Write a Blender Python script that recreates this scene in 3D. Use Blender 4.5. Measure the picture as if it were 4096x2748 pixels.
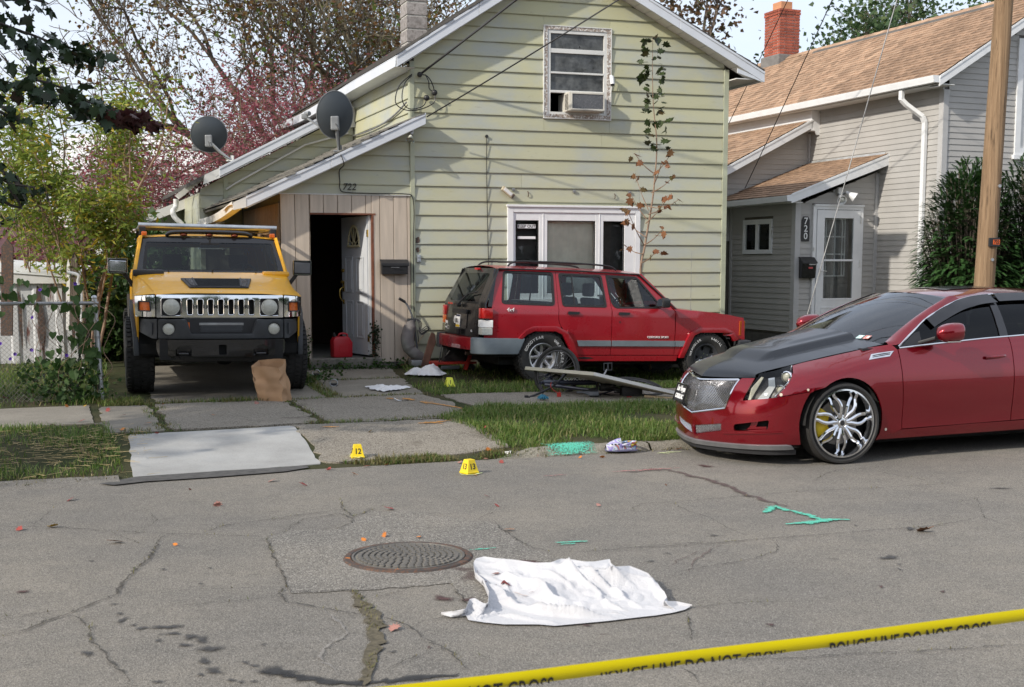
import bpy, bmesh, math, random
import numpy as np
from mathutils import Vector, Matrix, noise as mnoise
R=math.radians; PI=math.pi
for _o in list(bpy.data.objects): bpy.data.objects.remove(_o)
SC=bpy.context.scene; COL=SC.collection
random.seed(7); RNG=np.random.default_rng(7)
# ---------------------------------------------------------------- camera
cam=bpy.data.cameras.new('camera'); co=bpy.data.objects.new('camera',cam); COL.objects.link(co)
cam.sensor_width=36; cam.lens=43.95; cam.shift_y=0.0566; cam.clip_start=.05; cam.clip_end=600
co.location=(0,0,1.75); co.rotation_euler=(R(90-6.277),0,0); SC.camera=co
cam.dof.use_dof=True; cam.dof.focus_distance=12.5; cam.dof.aperture_fstop=5.6
# ---------------------------------------------------------------- sky and sun
PSI=R(40); ELE=R(31)
SUND=Vector((-math.cos(PSI)*math.cos(ELE),-math.sin(PSI)*math.cos(ELE),math.sin(ELE)))   # towards the sun
wd=bpy.data.worlds.new('World'); SC.world=wd; wd.use_nodes=True; nt=wd.node_tree; nt.nodes.clear()
def N(t,**k):
    n=nt.nodes.new(t)
    for a,b in k.items(): setattr(n,a,b)
    return n
out=N('ShaderNodeOutputWorld'); bg=N('ShaderNodeBackground'); sky=N('ShaderNodeTexSky',sky_type='NISHITA')
sky.sun_disc=False; sky.sun_elevation=ELE; sky.sun_rotation=math.atan2(SUND.x,SUND.y); sky.air_density=1.0; sky.dust_density=2.5; sky.ozone_density=1.0; sky.altitude=200
tc=N('ShaderNodeTexCoord'); mp=N('ShaderNodeMapping'); mp.inputs['Scale'].default_value=(1,1,2.6)
nz=N('ShaderNodeTexNoise'); nz.inputs['Scale'].default_value=2.2; nz.inputs['Detail'].default_value=5; nz.inputs['Roughness'].default_value=.55
rp=N('ShaderNodeMapRange'); rp.inputs[1].default_value=.30; rp.inputs[2].default_value=.75; rp.inputs[3].default_value=.45; rp.inputs[4].default_value=.9
mx=N('ShaderNodeMix',data_type='RGBA'); mx.inputs[7].default_value=(5.6,5.95,6.6,1)      # thin bright cloud veil
L=nt.links.new
L(tc.outputs['Generated'],mp.inputs['Vector']); L(mp.outputs[0],nz.inputs['Vector']); L(nz.outputs['Fac'],rp.inputs[0]); L(rp.outputs[0],mx.inputs[0])
L(sky.outputs[0],mx.inputs[6]); L(mx.outputs[2],bg.inputs['Color']); bg.inputs['Strength'].default_value=.15; L(bg.outputs[0],out.inputs[0])
sl=bpy.data.lights.new('sun','SUN'); so=bpy.data.objects.new('sun',sl); COL.objects.link(so)
sl.energy=3.3; sl.angle=R(1.0); sl.color=(1,.93,.82); so.rotation_euler=SUND.to_track_quat('Z','Y').to_euler(); so.location=(-20,-15,20)
SC.view_settings.view_transform='Standard'; SC.view_settings.look='None'; SC.view_settings.gamma=1; SC.view_settings.exposure=0.31
SC.render.engine='CYCLES'; SC.cycles.max_bounces=8; SC.cycles.transparent_max_bounces=16; SC.cycles.use_denoising=True
# ---------------------------------------------------------------- frames
def fr(x,y,deg): return Matrix.Translation((x,y,0))@Matrix.Rotation(R(deg),4,'Z')
ST0=Vector((0,11.2)); PS=R(20.3); US=Vector((math.cos(PS),math.sin(PS))); NS=Vector((-US.y,US.x))
def st(x,y):
    d=Vector((x,y))-ST0; return d.dot(US),d.dot(NS)
def xy(s,t):
    p=ST0+US*s+NS*t; return p.x,p.y
def ss(a,b,x):
    t=min(1,max(0,(x-a)/(b-a))); return t*t*(3-2*t)
def gz(x,y):
    """height of the yard and street"""
    s,t=st(x,y)
    if t<=0: return 0.0
    k=ss(-.5,.5,s)*.06*ss(0,.12,t)*(1-.35*ss(1.0,2.5,s))
    z=k+(.13-.06*ss(-.5,.5,s))*ss(0,1.9,t)
    z+=ss(4.5,9,t)*.13*(1-ss(1.5,4,s))
    z-=.06*ss(3,5.5,s)*ss(3,6,t)
    return z
# ---------------------------------------------------------------- objects
def tag(o,label=None,cat=None,group=None,kind=None):
    if label: o['label']=label
    if cat: o['category']=cat
    if group: o['group']=group
    if kind: o['kind']=kind
    return o
def thing(name,label,cat,loc=(0,0,0),rz=0,group=None,rot=None):
    o=bpy.data.objects.new(name,None); COL.objects.link(o); o.empty_display_size=.1
    o.location=loc; o.rotation_euler=rot if rot else (0,0,rz); return tag(o,label,cat,group)
def copy_tree(o,parent=None):
    c=o.copy(); COL.objects.link(c); c.parent=parent
    for ch in o.children: copy_tree(ch,c)
    return c
def ortho(d):
    d=Vector(d).normalized(); a=Vector((0,0,1)) if abs(d.z)<.9 else Vector((1,0,0))
    u=d.cross(a).normalized(); return u,d.cross(u).normalized()
class MB:
    def __init__(s): s.v=[]; s.f=[]; s.m=[]
    def add(s,vs,fs,mi=0):
        k=len(s.v); s.v+= [tuple(p) for p in vs]; s.f+=[tuple(i+k for i in f) for f in fs]; s.m+=[mi]*len(fs); return s
    def box(s,c,d,rot=None,mi=0):
        vs=[Vector((x*d[0]/2,y*d[1]/2,z*d[2]/2)) for x in(-1,1) for y in(-1,1) for z in(-1,1)]
        if rot is not None: vs=[rot@p for p in vs]
        return s.add([p+Vector(c) for p in vs],[(0,1,3,2),(4,6,7,5),(0,4,5,1),(2,3,7,6),(0,2,6,4),(1,5,7,3)],mi)
    def b2(s,a,b,mi=0): return s.box([(a[i]+b[i])/2 for i in range(3)],[abs(b[i]-a[i]) for i in range(3)],None,mi)
    def bar(s,p0,p1,w,h,up=(0,0,1),mi=0):
        p0,p1=Vector(p0),Vector(p1); d=(p1-p0).normalized(); u=Vector(up); x=d.cross(u)
        if x.length<1e-4: x=d.cross(Vector((1,0,0)))
        x.normalize(); u=x.cross(d).normalized(); q=[]
        for p in(p0,p1): q+=[p-x*w/2-u*h/2,p+x*w/2-u*h/2,p+x*w/2+u*h/2,p-x*w/2+u*h/2]
        return s.add(q,[(0,1,2,3),(7,6,5,4),(0,4,5,1),(1,5,6,2),(2,6,7,3),(3,7,4,0)],mi)
    def prism(s,poly,vec,mi=0):
        n=len(poly); vec=Vector(vec); a=[Vector((p[0],p[1],p[2] if len(p)>2 else 0)) for p in poly]; b=[p+vec for p in a]
        return s.add(a+b,[tuple(range(n-1,-1,-1)),tuple(range(n,2*n))]+[(i,(i+1)%n,n+(i+1)%n,n+i) for i in range(n)],mi)
    def tube(s,pts,r,n=8,closed=False,mi=0,caps=True,sx=1.0):
        pts=[Vector(p) for p in pts]; m=len(pts); rr=r if isinstance(r,(list,tuple)) else [r]*m
        k=len(s.v); u=None
        for i,p in enumerate(pts):
            d=(pts[(i+1)%m]-pts[i-1]) if closed or 0<i<m-1 else (pts[1]-pts[0] if i==0 else pts[-1]-pts[-2])
            if d.length<1e-9: d=Vector((0,0,1))
            d.normalize()
            if u is None: u,_=ortho(d)
            else:
                u=u-d*u.dot(d)
                u=u.normalized() if u.length>1e-5 else ortho(d)[0]
            w=d.cross(u)
            for j in range(n):
                a=2*PI*j/n; s.v.append(tuple(p+(u*math.cos(a)*sx+w*math.sin(a))*rr[i]))
        q=[]
        for i in range(m if closed else m-1):
            for j in range(n):
                q.append((k+i*n+j,k+i*n+(j+1)%n,k+((i+1)%m)*n+(j+1)%n,k+((i+1)%m)*n+j))
        if caps and not closed: q+=[tuple(k+j for j in range(n-1,-1,-1)),tuple(k+(m-1)*n+j for j in range(n))]
        s.f+=q; s.m+=[mi]*len(q); return s
    def cyl(s,p0,p1,r0,r1=None,n=16,mi=0,caps=True): return s.tube([p0,p1],[r0,r0 if r1 is None else r1],n,False,mi,caps)
    def lathe(s,prof,o=(0,0,0),ax=(0,0,1),n=24,mi=0,closed=False,arc=2*PI):
        ax=Vector(ax).normalized(); u,w=ortho(ax); o=Vector(o); k=len(s.v); m=len(prof); full=arc>6.28
        nn=n if full else n+1
        for r,h in prof:
            for j in range(nn):
                a=arc*j/n; s.v.append(tuple(o+ax*h+(u*math.cos(a)+w*math.sin(a))*r))
        q=[]
        for i in range(m if closed else m-1):
            for j in range(n):
                j2=(j+1)%nn; i2=(i+1)%m; q.append((k+i*nn+j,k+i*nn+j2,k+i2*nn+j2,k+i2*nn+j))
        s.f+=q; s.m+=[mi]*len(q); return s
    def grid(s,fn,nu,nv,mi=0):
        k=len(s.v)
        for i in range(nu+1):
            for j in range(nv+1): s.v.append(tuple(fn(i/nu,j/nv)))
        q=[(k+i*(nv+1)+j,k+(i+1)*(nv+1)+j,k+(i+1)*(nv+1)+j+1,k+i*(nv+1)+j+1) for i in range(nu) for j in range(nv)]
        s.f+=q; s.m+=[mi]*len(q); return s
    def ball(s,c,r,n=10,mi=0):
        r=r if isinstance(r,(tuple,list)) else (r,r,r); c=Vector(c)
        def f(u,v):
            a=2*PI*u; b=PI*(v-.5); return c+Vector((math.cos(a)*math.cos(b)*r[0],math.sin(a)*math.cos(b)*r[1],math.sin(b)*r[2]))
        return s.grid(f,2*n,n,mi)
    def text(s,txt,size,M4,ext=.002,mi=0,sx=1.0,clip=None,bold=0.0,ital=0.0):
        me=text_mesh(txt,size,ext,sx,clip,bold,ital); k=len(s.v)
        s.v+=[tuple(M4@v.co) for v in me.vertices]; s.f+=[tuple(k+i for i in p.vertices) for p in me.polygons]; s.m+=[mi]*len(me.polygons); return s
    def mesh(s,name,mats,smooth=None,xf=None,bevel=0,wn=False):
        me=bpy.data.meshes.new(name)
        me.from_pydata(s.v,[],s.f); mats=mats if isinstance(mats,(list,tuple)) else [mats]
        for m in mats: me.materials.append(m)
        if len(mats)>1: me.polygons.foreach_set('material_index',s.m)
        if xf is not None: me.transform(xf)
        bm=bmesh.new(); bm.from_mesh(me)
        bmesh.ops.remove_doubles(bm,verts=bm.verts,dist=1e-5)
        bmesh.ops.recalc_face_normals(bm,faces=bm.faces)
        if bevel:
            es=[e for e in bm.edges if len(e.link_faces)==2 and e.calc_face_angle(0)>.6]
            bmesh.ops.bevel(bm,geom=es,offset=bevel,segments=1 if bevel<.004 else 2,profile=.6,affect='EDGES',clamp_overlap=True)
        bm.to_mesh(me); bm.free()
        if smooth is not None:
            me.polygons.foreach_set('use_smooth',[True]*len(me.polygons)); me.set_sharp_from_angle(angle=R(smooth))
        me.update(); return me
    def build(s,name,mats,parent=None,smooth=None,xf=None,bevel=0,loc=None,rot=None):
        return put(name,s.mesh(name,mats,smooth,xf,bevel),parent,loc,rot)
def put(name,me,parent=None,loc=None,rot=None):
    o=bpy.data.objects.new(name,me); COL.objects.link(o)
    if parent is not None: o.parent=parent
    if loc is not None: o.location=loc
    if rot is not None: o.rotation_euler=rot
    return o
_tm={}
def text_mesh(txt,size,ext,sx=1.0,clip=None,bold=0.0,ital=0.0):
    k=(txt,size,ext,sx,clip,bold,ital)
    if k in _tm: return _tm[k]
    cu=bpy.data.curves.new('lettering','FONT'); cu.body=txt; cu.size=size; cu.extrude=ext; cu.align_x='CENTER'; cu.align_y='CENTER'; cu.resolution_u=3; cu.offset=bold; cu.shear=ital
    ob=bpy.data.objects.new('lettering',cu); COL.objects.link(ob)
    dg=bpy.context.evaluated_depsgraph_get(); me=bpy.data.meshes.new_from_object(ob.evaluated_get(dg)); bpy.data.objects.remove(ob)
    for v in me.vertices: v.co.x*=sx
    if clip is not None:
        bm=bmesh.new(); bm.from_mesh(me); bmesh.ops.bisect_plane(bm,geom=bm.verts[:]+bm.edges[:]+bm.faces[:],plane_co=(0,clip,0),plane_no=(0,-1,0),clear_outer=True); bm.to_mesh(me); bm.free()
    _tm[k]=me; return me
def rotm(ax,ay,az): return (Matrix.Rotation(az,3,'Z')@Matrix.Rotation(ay,3,'Y')@Matrix.Rotation(ax,3,'X'))
def basis(o,x,y,z=None):
    x=Vector(x).normalized(); y=Vector(y).normalized(); z=x.cross(y) if z is None else Vector(z)
    return Matrix(((x.x,y.x,z.x,o[0]),(x.y,y.y,z.y,o[1]),(x.z,y.z,z.z,o[2]),(0,0,0,1)))
def circ(cx,cy,r,n=24,a0=0,a1=2*PI,full=True):
    return [(cx+r*math.cos(a0+(a1-a0)*i/(n if full else n-1)),cy+r*math.sin(a0+(a1-a0)*i/(n if full else n-1))) for i in range(n)]
def rpoly(pts,r,n=4):
    """polygon with rounded corners; r one radius or one per corner"""
    out=[]; m=len(pts)
    for i in range(m):
        p=Vector(pts[i]); a=Vector(pts[i-1])-p; b=Vector(pts[(i+1)%m])-p; rr=r[i] if isinstance(r,(list,tuple)) else r
        if rr<=0: out.append(tuple(p)); continue
        k=min(rr,a.length*.48,b.length*.48); a=p+a.normalized()*k; b=p+b.normalized()*k
        for j in range(n+1):
            t=j/n; q=a*(1-t)**2+p*2*t*(1-t)+b*t*t; out.append(tuple(q))
    return out
def panel(outline,surf,holes=(),thick=.0,cu=(),cv=(),mat=0,flip=False,off=0.0):
    """sheet cut to a 2-D outline with holes, gridded along cu / cv, laid on surf(u,v), thickened inwards -> MB"""
    bm=bmesh.new(); es=[]
    for lp in [outline]+list(holes):
        vs=[bm.verts.new((p[0],p[1],0)) for p in lp]; es+=[bm.edges.new((vs[i],vs[(i+1)%len(vs)])) for i in range(len(vs))]
    bmesh.ops.triangle_fill(bm,edges=es,use_beauty=True,use_dissolve=False)
    bmesh.ops.dissolve_limit(bm,angle_limit=.01,verts=bm.verts,edges=bm.edges,use_dissolve_boundaries=False)
    for c in cu: bmesh.ops.bisect_plane(bm,geom=bm.verts[:]+bm.edges[:]+bm.faces[:],plane_co=(c,0,0),plane_no=(1,0,0))
    for c in cv: bmesh.ops.bisect_plane(bm,geom=bm.verts[:]+bm.edges[:]+bm.faces[:],plane_co=(0,c,0),plane_no=(0,1,0))
    bmesh.ops.triangulate(bm,faces=[f for f in bm.faces if len(f.verts)>4])
    bmesh.ops.recalc_face_normals(bm,faces=bm.faces)
    if bm.faces and sum(f.normal.z for f in bm.faces)<0: bmesh.ops.reverse_faces(bm,faces=bm.faces)
    for v in bm.verts: v.co=Vector(surf(v.co.x,v.co.y))
    if flip: bmesh.ops.reverse_faces(bm,faces=bm.faces)
    bm.normal_update()
    if off:
        ns={v:v.normal.copy() for v in bm.verts}
        for v in bm.verts: v.co+=ns[v]*off
    mb=MB(); bm.verts.index_update()
    vs=[v.co.copy() for v in bm.verts]; fs=[tuple(v.index for v in f.verts) for f in bm.faces]; n=len(vs)
    if thick:
        back=[v.co-v.normal*thick for v in bm.verts]; rim=[]
        for e in bm.edges:
            if len(e.link_faces)==1:
                a,b=e.verts; lp=e.link_loops[0]; a,b=lp.vert,lp.link_loop_next.vert
                rim.append((b.index,a.index,a.index+n,b.index+n))
        mb.add(vs+back,fs+[tuple(i+n for i in reversed(f)) for f in fs]+rim,mat)
    else: mb.add(vs,fs,mat)
    bm.free(); return mb
def rng(a,b,n): return [a+(b-a)*i/n for i in range(1,n)]
def lerp(a,b,t): return a+(b-a)*t
def pw(tab,x):
    if x<=tab[0][0]: return tab[0][1]
    for (a,b),(c,d) in zip(tab,tab[1:]):
        if x<=c: return b+(d-b)*(x-a)/(c-a)
    return tab[-1][1]
def spline(pts,n=6,closed=False):
    pts=[Vector(p) for p in pts]; m=len(pts); o=[]
    for i in range(m if closed else m-1):
        p0=pts[(i-1)%m] if closed or i>0 else pts[0]; p1=pts[i]; p2=pts[(i+1)%m]; p3=pts[(i+2)%m] if closed or i<m-2 else pts[-1]
        for j in range(n):
            t=j/n; o.append(.5*((2*p1)+(p2-p0)*t+(2*p0-5*p1+4*p2-p3)*t*t+(3*p1-p0-3*p2+p3)*t**3))
    if not closed: o.append(pts[-1])
    return o
# ---------------------------------------------------------------- materials
class NT:
    def __init__(s,name):
        s.m=bpy.data.materials.new(name); s.m.use_nodes=True; s.t=s.m.node_tree; s.b=s.t.nodes['Principled BSDF']; s._c=None; s.o=s.t.nodes['Material Output']
    def n(s,t,**k):
        n=s.t.nodes.new(t)
        for a,b in k.items(): setattr(n,a,b)
        return n
    def l(s,a,b): s.t.links.new(a,b)
    def co(s,kind='Object'):
        if s._c is None: s._c=s.n('ShaderNodeTexCoord')
        return s._c.outputs[kind]
    def noise(s,scale,detail=4,rough=.55,vec=None,stretch=None,kind='Object',dist=0):
        v=vec if vec is not None else s.co(kind)
        if stretch: 
            m=s.n('ShaderNodeMapping'); m.inputs['Scale'].default_value=stretch; s.l(v,m.inputs['Vector']); v=m.outputs[0]
        n=s.n('ShaderNodeTexNoise'); n.inputs['Scale'].default_value=scale; n.inputs['Detail'].default_value=detail; n.inputs['Roughness'].default_value=rough; n.inputs['Distortion'].default_value=dist
        s.l(v,n.inputs['Vector']); return n.outputs['Fac']
    def vor(s,scale,feature='F1',vec=None,kind='Object'):
        n=s.n('ShaderNodeTexVoronoi',feature=feature); n.inputs['Scale'].default_value=scale; s.l(vec if vec is not None else s.co(kind),n.inputs['Vector']); return n
    def rng(s,x,a,b,c=0.,d=1.,sm=False):
        n=s.n('ShaderNodeMapRange'); n.inputs[1].default_value=a; n.inputs[2].default_value=b; n.inputs[3].default_value=c; n.inputs[4].default_value=d
        if sm: n.interpolation_type='SMOOTHSTEP'
        s.l(x,n.inputs[0]); return n.outputs[0]
    def mix(s,f,a,b,mode='MIX'):
        n=s.n('ShaderNodeMix',data_type='RGBA',blend_type=mode)
        for v,i in((f,0),(a,6),(b,7)):
            if isinstance(v,(int,float)): n.inputs[i].default_value=v
            elif isinstance(v,(tuple,list)): n.inputs[i].default_value=(*v[:3],1)
            else: s.l(v,n.inputs[i])
        return n.outputs[2]
    def math(s,op,a,b=None):
        n=s.n('ShaderNodeMath',operation=op)
        for v,i in((a,0),(b,1)):
            if v is None: continue
            if isinstance(v,(int,float)): n.inputs[i].default_value=v
            else: s.l(v,n.inputs[i])
        return n.outputs[0]
    def rand(s):
        return s.n('ShaderNodeObjectInfo').outputs['Random']
    def sep(s,v=None,kind='Object'):
        n=s.n('ShaderNodeSeparateXYZ'); s.l(v if v is not None else s.co(kind),n.inputs[0]); return n.outputs
    def bump(s,h,strength=.3,dist=.01):
        n=s.n('ShaderNodeBump'); n.inputs['Strength'].default_value=strength; n.inputs['Distance'].default_value=dist; s.l(h,n.inputs['Height']); s.l(n.outputs[0],s.b.inputs['Normal'])
    def set(s,**k):
        mp={'col':'Base Color','rough':'Roughness','metal':'Metallic','coat':'Coat Weight','crough':'Coat Roughness','spec':'Specular IOR Level','trans':'Transmission Weight','ior':'IOR','alpha':'Alpha','sub':'Subsurface Weight','sheen':'Sheen Weight'}
        for a,v in k.items():
            i=s.b.inputs[mp[a]]
            if isinstance(v,(int,float)): i.default_value=v
            elif isinstance(v,(tuple,list)): i.default_value=(*v[:3],1)
            else: s.l(v,i)
        return s
def mat(name,col,rough=.5,metal=0,var=.18,vs=6,bump=0,bs=60,rnd=.0,coat=0,spec=.5,dirt=None,dirtc=(.08,.07,.05),stretch=None,crough=.05,bd=.004,kind='Object'):
    t=NT(name); f=t.noise(vs,5,stretch=stretch,kind=kind); lo=tuple(c*(1-var) for c in col); hi=tuple(min(1,c*(1+var)) for c in col)
    c=t.mix(t.rng(f,.3,.7),lo,hi)
    if rnd:
        r=t.rand(); c=t.mix(1.0,c,t.mix(r,(1-rnd,)*3,(1+rnd*.7,)*3),'MULTIPLY')
    if dirt:
        d=t.noise(vs*2.3,6,.65,kind=kind); c=t.mix(t.rng(d,dirt,dirt+.12),c,dirtc)
    t.set(col=c,rough=t.rng(t.noise(vs*3,3,kind=kind),.2,.8,max(.02,rough-.08),min(1,rough+.08)),metal=metal,coat=coat,crough=crough,spec=spec)
    if bump: t.bump(t.noise(bs,4,stretch=stretch,kind=kind),bump,bd)
    return t.m
MT={}
def build_materials():
    g=MT
    g['white']=mat('white_paint',(.74,.75,.76),.45,var=.05,vs=4)
    g['white_old']=mat('old_white_paint',(.66,.66,.64),.5,var=.1,vs=3,dirt=.66,dirtc=(.42,.4,.35))
    g['alum']=mat('white_aluminium_trim',(.60,.63,.68),.38,var=.07,vs=2.5,dirt=.7,dirtc=(.42,.42,.42),spec=.6)
    g['black']=mat('black_plastic',(.018,.018,.02),.5,var=.2)
    g['blackgloss']=mat('black_gloss',(.012,.012,.014),.2,var=.2,coat=.4)
    g['rubber']=mat('tyre_rubber',(.028,.027,.026),.78,var=.25,vs=14,bump=.3,bs=90,dirt=.62,dirtc=(.06,.055,.048))
    g['rubber_seal']=mat('rubber_seal',(.015,.015,.015),.6)
    g['chrome']=mat('chrome',(.82,.83,.85),.08,1,var=.03,vs=3)
    g['steel']=mat('galvanised_steel',(.50,.52,.54),.38,.85,var=.2,vs=7)
    g['dullsteel']=mat('dull_steel',(.35,.35,.35),.5,.8,var=.25,vs=9)
    g['greyplastic']=mat('grey_plastic',(.085,.09,.10),.55,var=.15,vs=8)
    g['charcoal']=mat('charcoal_plastic',(.036,.038,.043),.6,var=.3,vs=7,bump=.15,bs=120)
    g['dark']=mat('dark_interior',(.012,.012,.012),.9)
    g['cloth_dark']=mat('dark_upholstery',(.03,.03,.033),.9,var=.2,vs=20)
    g['cloth_grey']=mat('grey_upholstery',(.12,.12,.125),.9,var=.2,vs=20)
    g['amber']=mat('amber_lens',(.62,.13,.02),.2,var=.2,vs=40,coat=.6)
    g['redlens']=mat('red_lens',(.42,.012,.012),.18,var=.2,vs=40,coat=.7)
    g['print_white']=mat('white_lettering',(.8,.8,.8),.5,var=.03)
    g['print_black']=mat('black_lettering',(.012,.012,.012),.5,var=.1)
    g['print_red']=mat('red_lettering',(.55,.06,.04),.5,var=.1)
    g['yellow_print']=mat('plate_yellow',(.75,.5,.02),.5,var=.05)
    def glass(name,tint,rough=.02,alpha=.3,spec=.6):
        t=NT(name); t.set(col=tint,rough=rough,alpha=alpha,spec=spec,coat=0); t.b.inputs['IOR'].default_value=1.5
        t.m.blend_method='BLEND' if hasattr(t.m,'blend_method') else None
        return t.m
    g['glass_clear']=glass('window_glass',(.02,.03,.03),.015,.22,.8)
    g['glass_car']=glass('car_glass',(.012,.02,.022),.012,.42,.9)
    g['glass_tint']=glass('tinted_glass',(.006,.007,.009),.015,.86,.9)
    g['glass_lamp']=glass('lamp_glass',(.35,.35,.33),.08,.25,.8)
    g['lampbowl']=mat('lamp_reflector',(.60,.60,.54),.35,0,var=.12,vs=30)
def glassmat(name,tint,tr,rough=.01,base=.008,fr=1.27):
    """thin pane: tinted see-through plus mirror reflection by Fresnel"""
    t=NT(name); t.t.nodes.remove(t.b)
    tr_=t.n('ShaderNodeBsdfTransparent'); tr_.inputs[0].default_value=(*tint,1)
    gl=t.n('ShaderNodeBsdfGlossy'); gl.inputs['Roughness'].default_value=rough; gl.inputs['Color'].default_value=(.95,.97,1,1)
    f=t.n('ShaderNodeFresnel'); f.inputs[0].default_value=fr; m=t.n('ShaderNodeMixShader')
    a=t.n('ShaderNodeMath',operation='ADD'); a.inputs[1].default_value=base; t.l(f.outputs[0],a.inputs[0])
    t.l(a.outputs[0],m.inputs[0]); t.l(tr_.outputs[0],m.inputs[1]); t.l(gl.outputs[0],m.inputs[2]); t.l(m.outputs[0],t.o.inputs[0]); return t.m
build_materials()
MT['glass_clear']=glassmat('window_glass',(.93,.95,.94),1)
MT['glass_car']=glassmat('car_glass',(.30,.38,.38),1)
MT['glass_tint']=glassmat('tinted_glass',(.05,.055,.06),1)
MT['glass_lamp']=glassmat('lamp_glass',(.72,.72,.68),1,.06)
# pixel of the 2337-wide photo -> point on a level plane (used only to read positions off the photo)
_f=5000/1.7527
def gp(x,y,z=0.0):
    a=(x-1168.5)/_f; b=(1606/1.7527-y)/_f; c,s=math.cos(R(6.277)),math.sin(R(6.277))
    d=Vector((a,c+s*b,-s+c*b)); return Vector((0,0,1.75))+d*((z-1.75)/d.z)
def gterr(x,y):
    z=0
    for _ in range(5): p=gp(x,y,z); z=gz(p.x,p.y)
    return Vector((p.x,p.y,z))
c5=lambda x,y:(x*.3662,1141+y*.3662)
c3=lambda x,y:(570.5+.4639*x,1141+.4639*y)
c4=lambda x,y:(1426.4+.3896*x,1027+.3896*y)
c2=lambda x,y:(741.7+.354*x,770.2+.354*y)
# ---------------------------------------------------------------- road
def asphalt(name,base,agg,warm=(.105,.092,.075)):
    t=NT(name); big=t.noise(.55,6,.6); med=t.noise(3.5,6,.65)
    c=t.mix(t.rng(big,.38,.62),tuple(k*.86 for k in base),tuple(k*1.08 for k in warm)); c=t.mix(t.rng(med,.45,.75,0,.6),c,tuple(k*.66 for k in base)); c=t.mix(t.rng(t.noise(14,4,.7),.55,.75,0,.45),c,tuple(k*.6 for k in base))
    st_=t.noise(2.2,5,.6,stretch=(.35,2.5,1)); c=t.mix(t.rng(st_,.55,.78,0,.45),c,tuple(k*1.35 for k in base))
    v=t.vor(230 if agg<1 else 150); sp=t.rng(v.outputs['Distance'],.0,.55,1,0); col=t.sep(v.outputs['Color'])
    c=t.mix(t.math('MULTIPLY',t.rng(col[0],.55,.9),.55 if agg<1 else .8),c,tuple(k*2.3 for k in base))
    c=t.mix(t.math('MULTIPLY',t.rng(col[1],.6,.95),.85),c,tuple(k*.35 for k in base))
    spots=t.noise(9,3,.5,stretch=(.5,1.3,1)); c=t.mix(t.rng(spots,.70,.74,0,.55),c,tuple(k*.45 for k in base))
    t.set(col=c,rough=.85,spec=.35); t.bump(t.math('ADD',sp,t.math('MULTIPLY',t.noise(90,3),1.2)),.55,.006); return t.m
m_road=asphalt('asphalt',(.195,.182,.162),.5,(.228,.205,.170)); m_patch=asphalt('gravelly_asphalt',(.185,.174,.156),1.5,(.21,.19,.16))
Rst=Matrix.Translation((ST0.x,ST0.y,0))@Matrix.Rotation(PS,4,'Z')
mb=MB(); mb.add([(-90,-40,0),(120,-40,0),(120,.02,0),(-90,.02,0)],[(0,1,2,3)])
road=mb.build('road',m_road,xf=Rst); tag(road,'worn grey asphalt street with cracks running across it',kind='structure')
m_crack=mat('crack_shade',(.018,.016,.014),.95,var=.3,vs=30); m_scratch=mat('pale_scratch',(.27,.255,.235),.9,var=.2,vs=40)
m_tar=mat('tar',(.028,.028,.029),.75,var=.3,vs=18,bump=.3,bs=150); m_oil=mat('oil_stain',(.052,.05,.049),.7,var=.3,vs=30)
m_red=mat('brown_stain',(.075,.032,.030),.75,var=.3,vs=25); m_red2=mat('faint_brown_stain',(.115,.078,.072),.8,var=.25,vs=20)
def strip(pts,w,z,jag=.5,step=.05,seed=0,taper=True):
    """ragged ribbon on the ground along pts"""
    rs=random.Random(seed); P=[Vector((p[0],p[1])) for p in pts]; q=[P[0]]
    for a,b in zip(P,P[1:]):
        n=max(1,int((b-a).length/step))
        for i in range(1,n+1): q.append(a.lerp(b,i/n))
    for i in range(1,len(q)-1): q[i]=q[i]+Vector((rs.gauss(0,1),rs.gauss(0,1)))*step*.22
    vs=[];fs=[];n=len(q);ed=[]
    for i,p in enumerate(q):
        d=(q[min(i+1,n-1)]-q[max(i-1,0)]).normalized(); nn=Vector((-d.y,d.x)); ww=w*(1+rs.uniform(-jag,jag))
        if taper: ww*=min(1,.25+min(i,n-1-i)*.12)
        for k in(-1,0,1): 
            e=p+nn*k*ww/2*(1+rs.uniform(-.3,.3)); vs.append((e.x,e.y,gz(e.x,e.y)+z))
        if i: fs+=[(3*i-3,3*i-2,3*i+1,3*i),(3*i-2,3*i-1,3*i+2,3*i+1)]
    return vs,fs
def blob(c,rx,ry,ang,z,seed,rag=.3,n=26):
    rs=random.Random(seed); ph=[rs.uniform(0,6.28) for _ in range(5)]; vs=[(c[0],c[1],z)]
    for i in range(n):
        a=2*PI*i/n; r=1+rag*sum(math.sin((k+2)*a+ph[k])/(k+1.3) for k in range(5))*.7; x=rx*r*math.cos(a); y=ry*r*math.sin(a)
        vs.append((c[0]+x*math.cos(ang)-y*math.sin(ang),c[1]+x*math.sin(ang)+y*math.cos(ang),z))
    return vs,[(0,1+i,1+(i+1)%n) for i in range(n)]
def edged(me,centre):
    """vertex value 1 inside, 0 at the ragged rim, for a soft worn edge"""
    a=me.attributes.new('inner','FLOAT','POINT'); a.data.foreach_set('value',[1.0 if centre(i) else 0.0 for i in range(len(me.vertices))]); return me
def rawmesh(name,m,vs,fs,centre):
    me=bpy.data.meshes.new(name); me.from_pydata(vs,[],fs); me.materials.append(m); return edged(me,centre)
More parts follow.
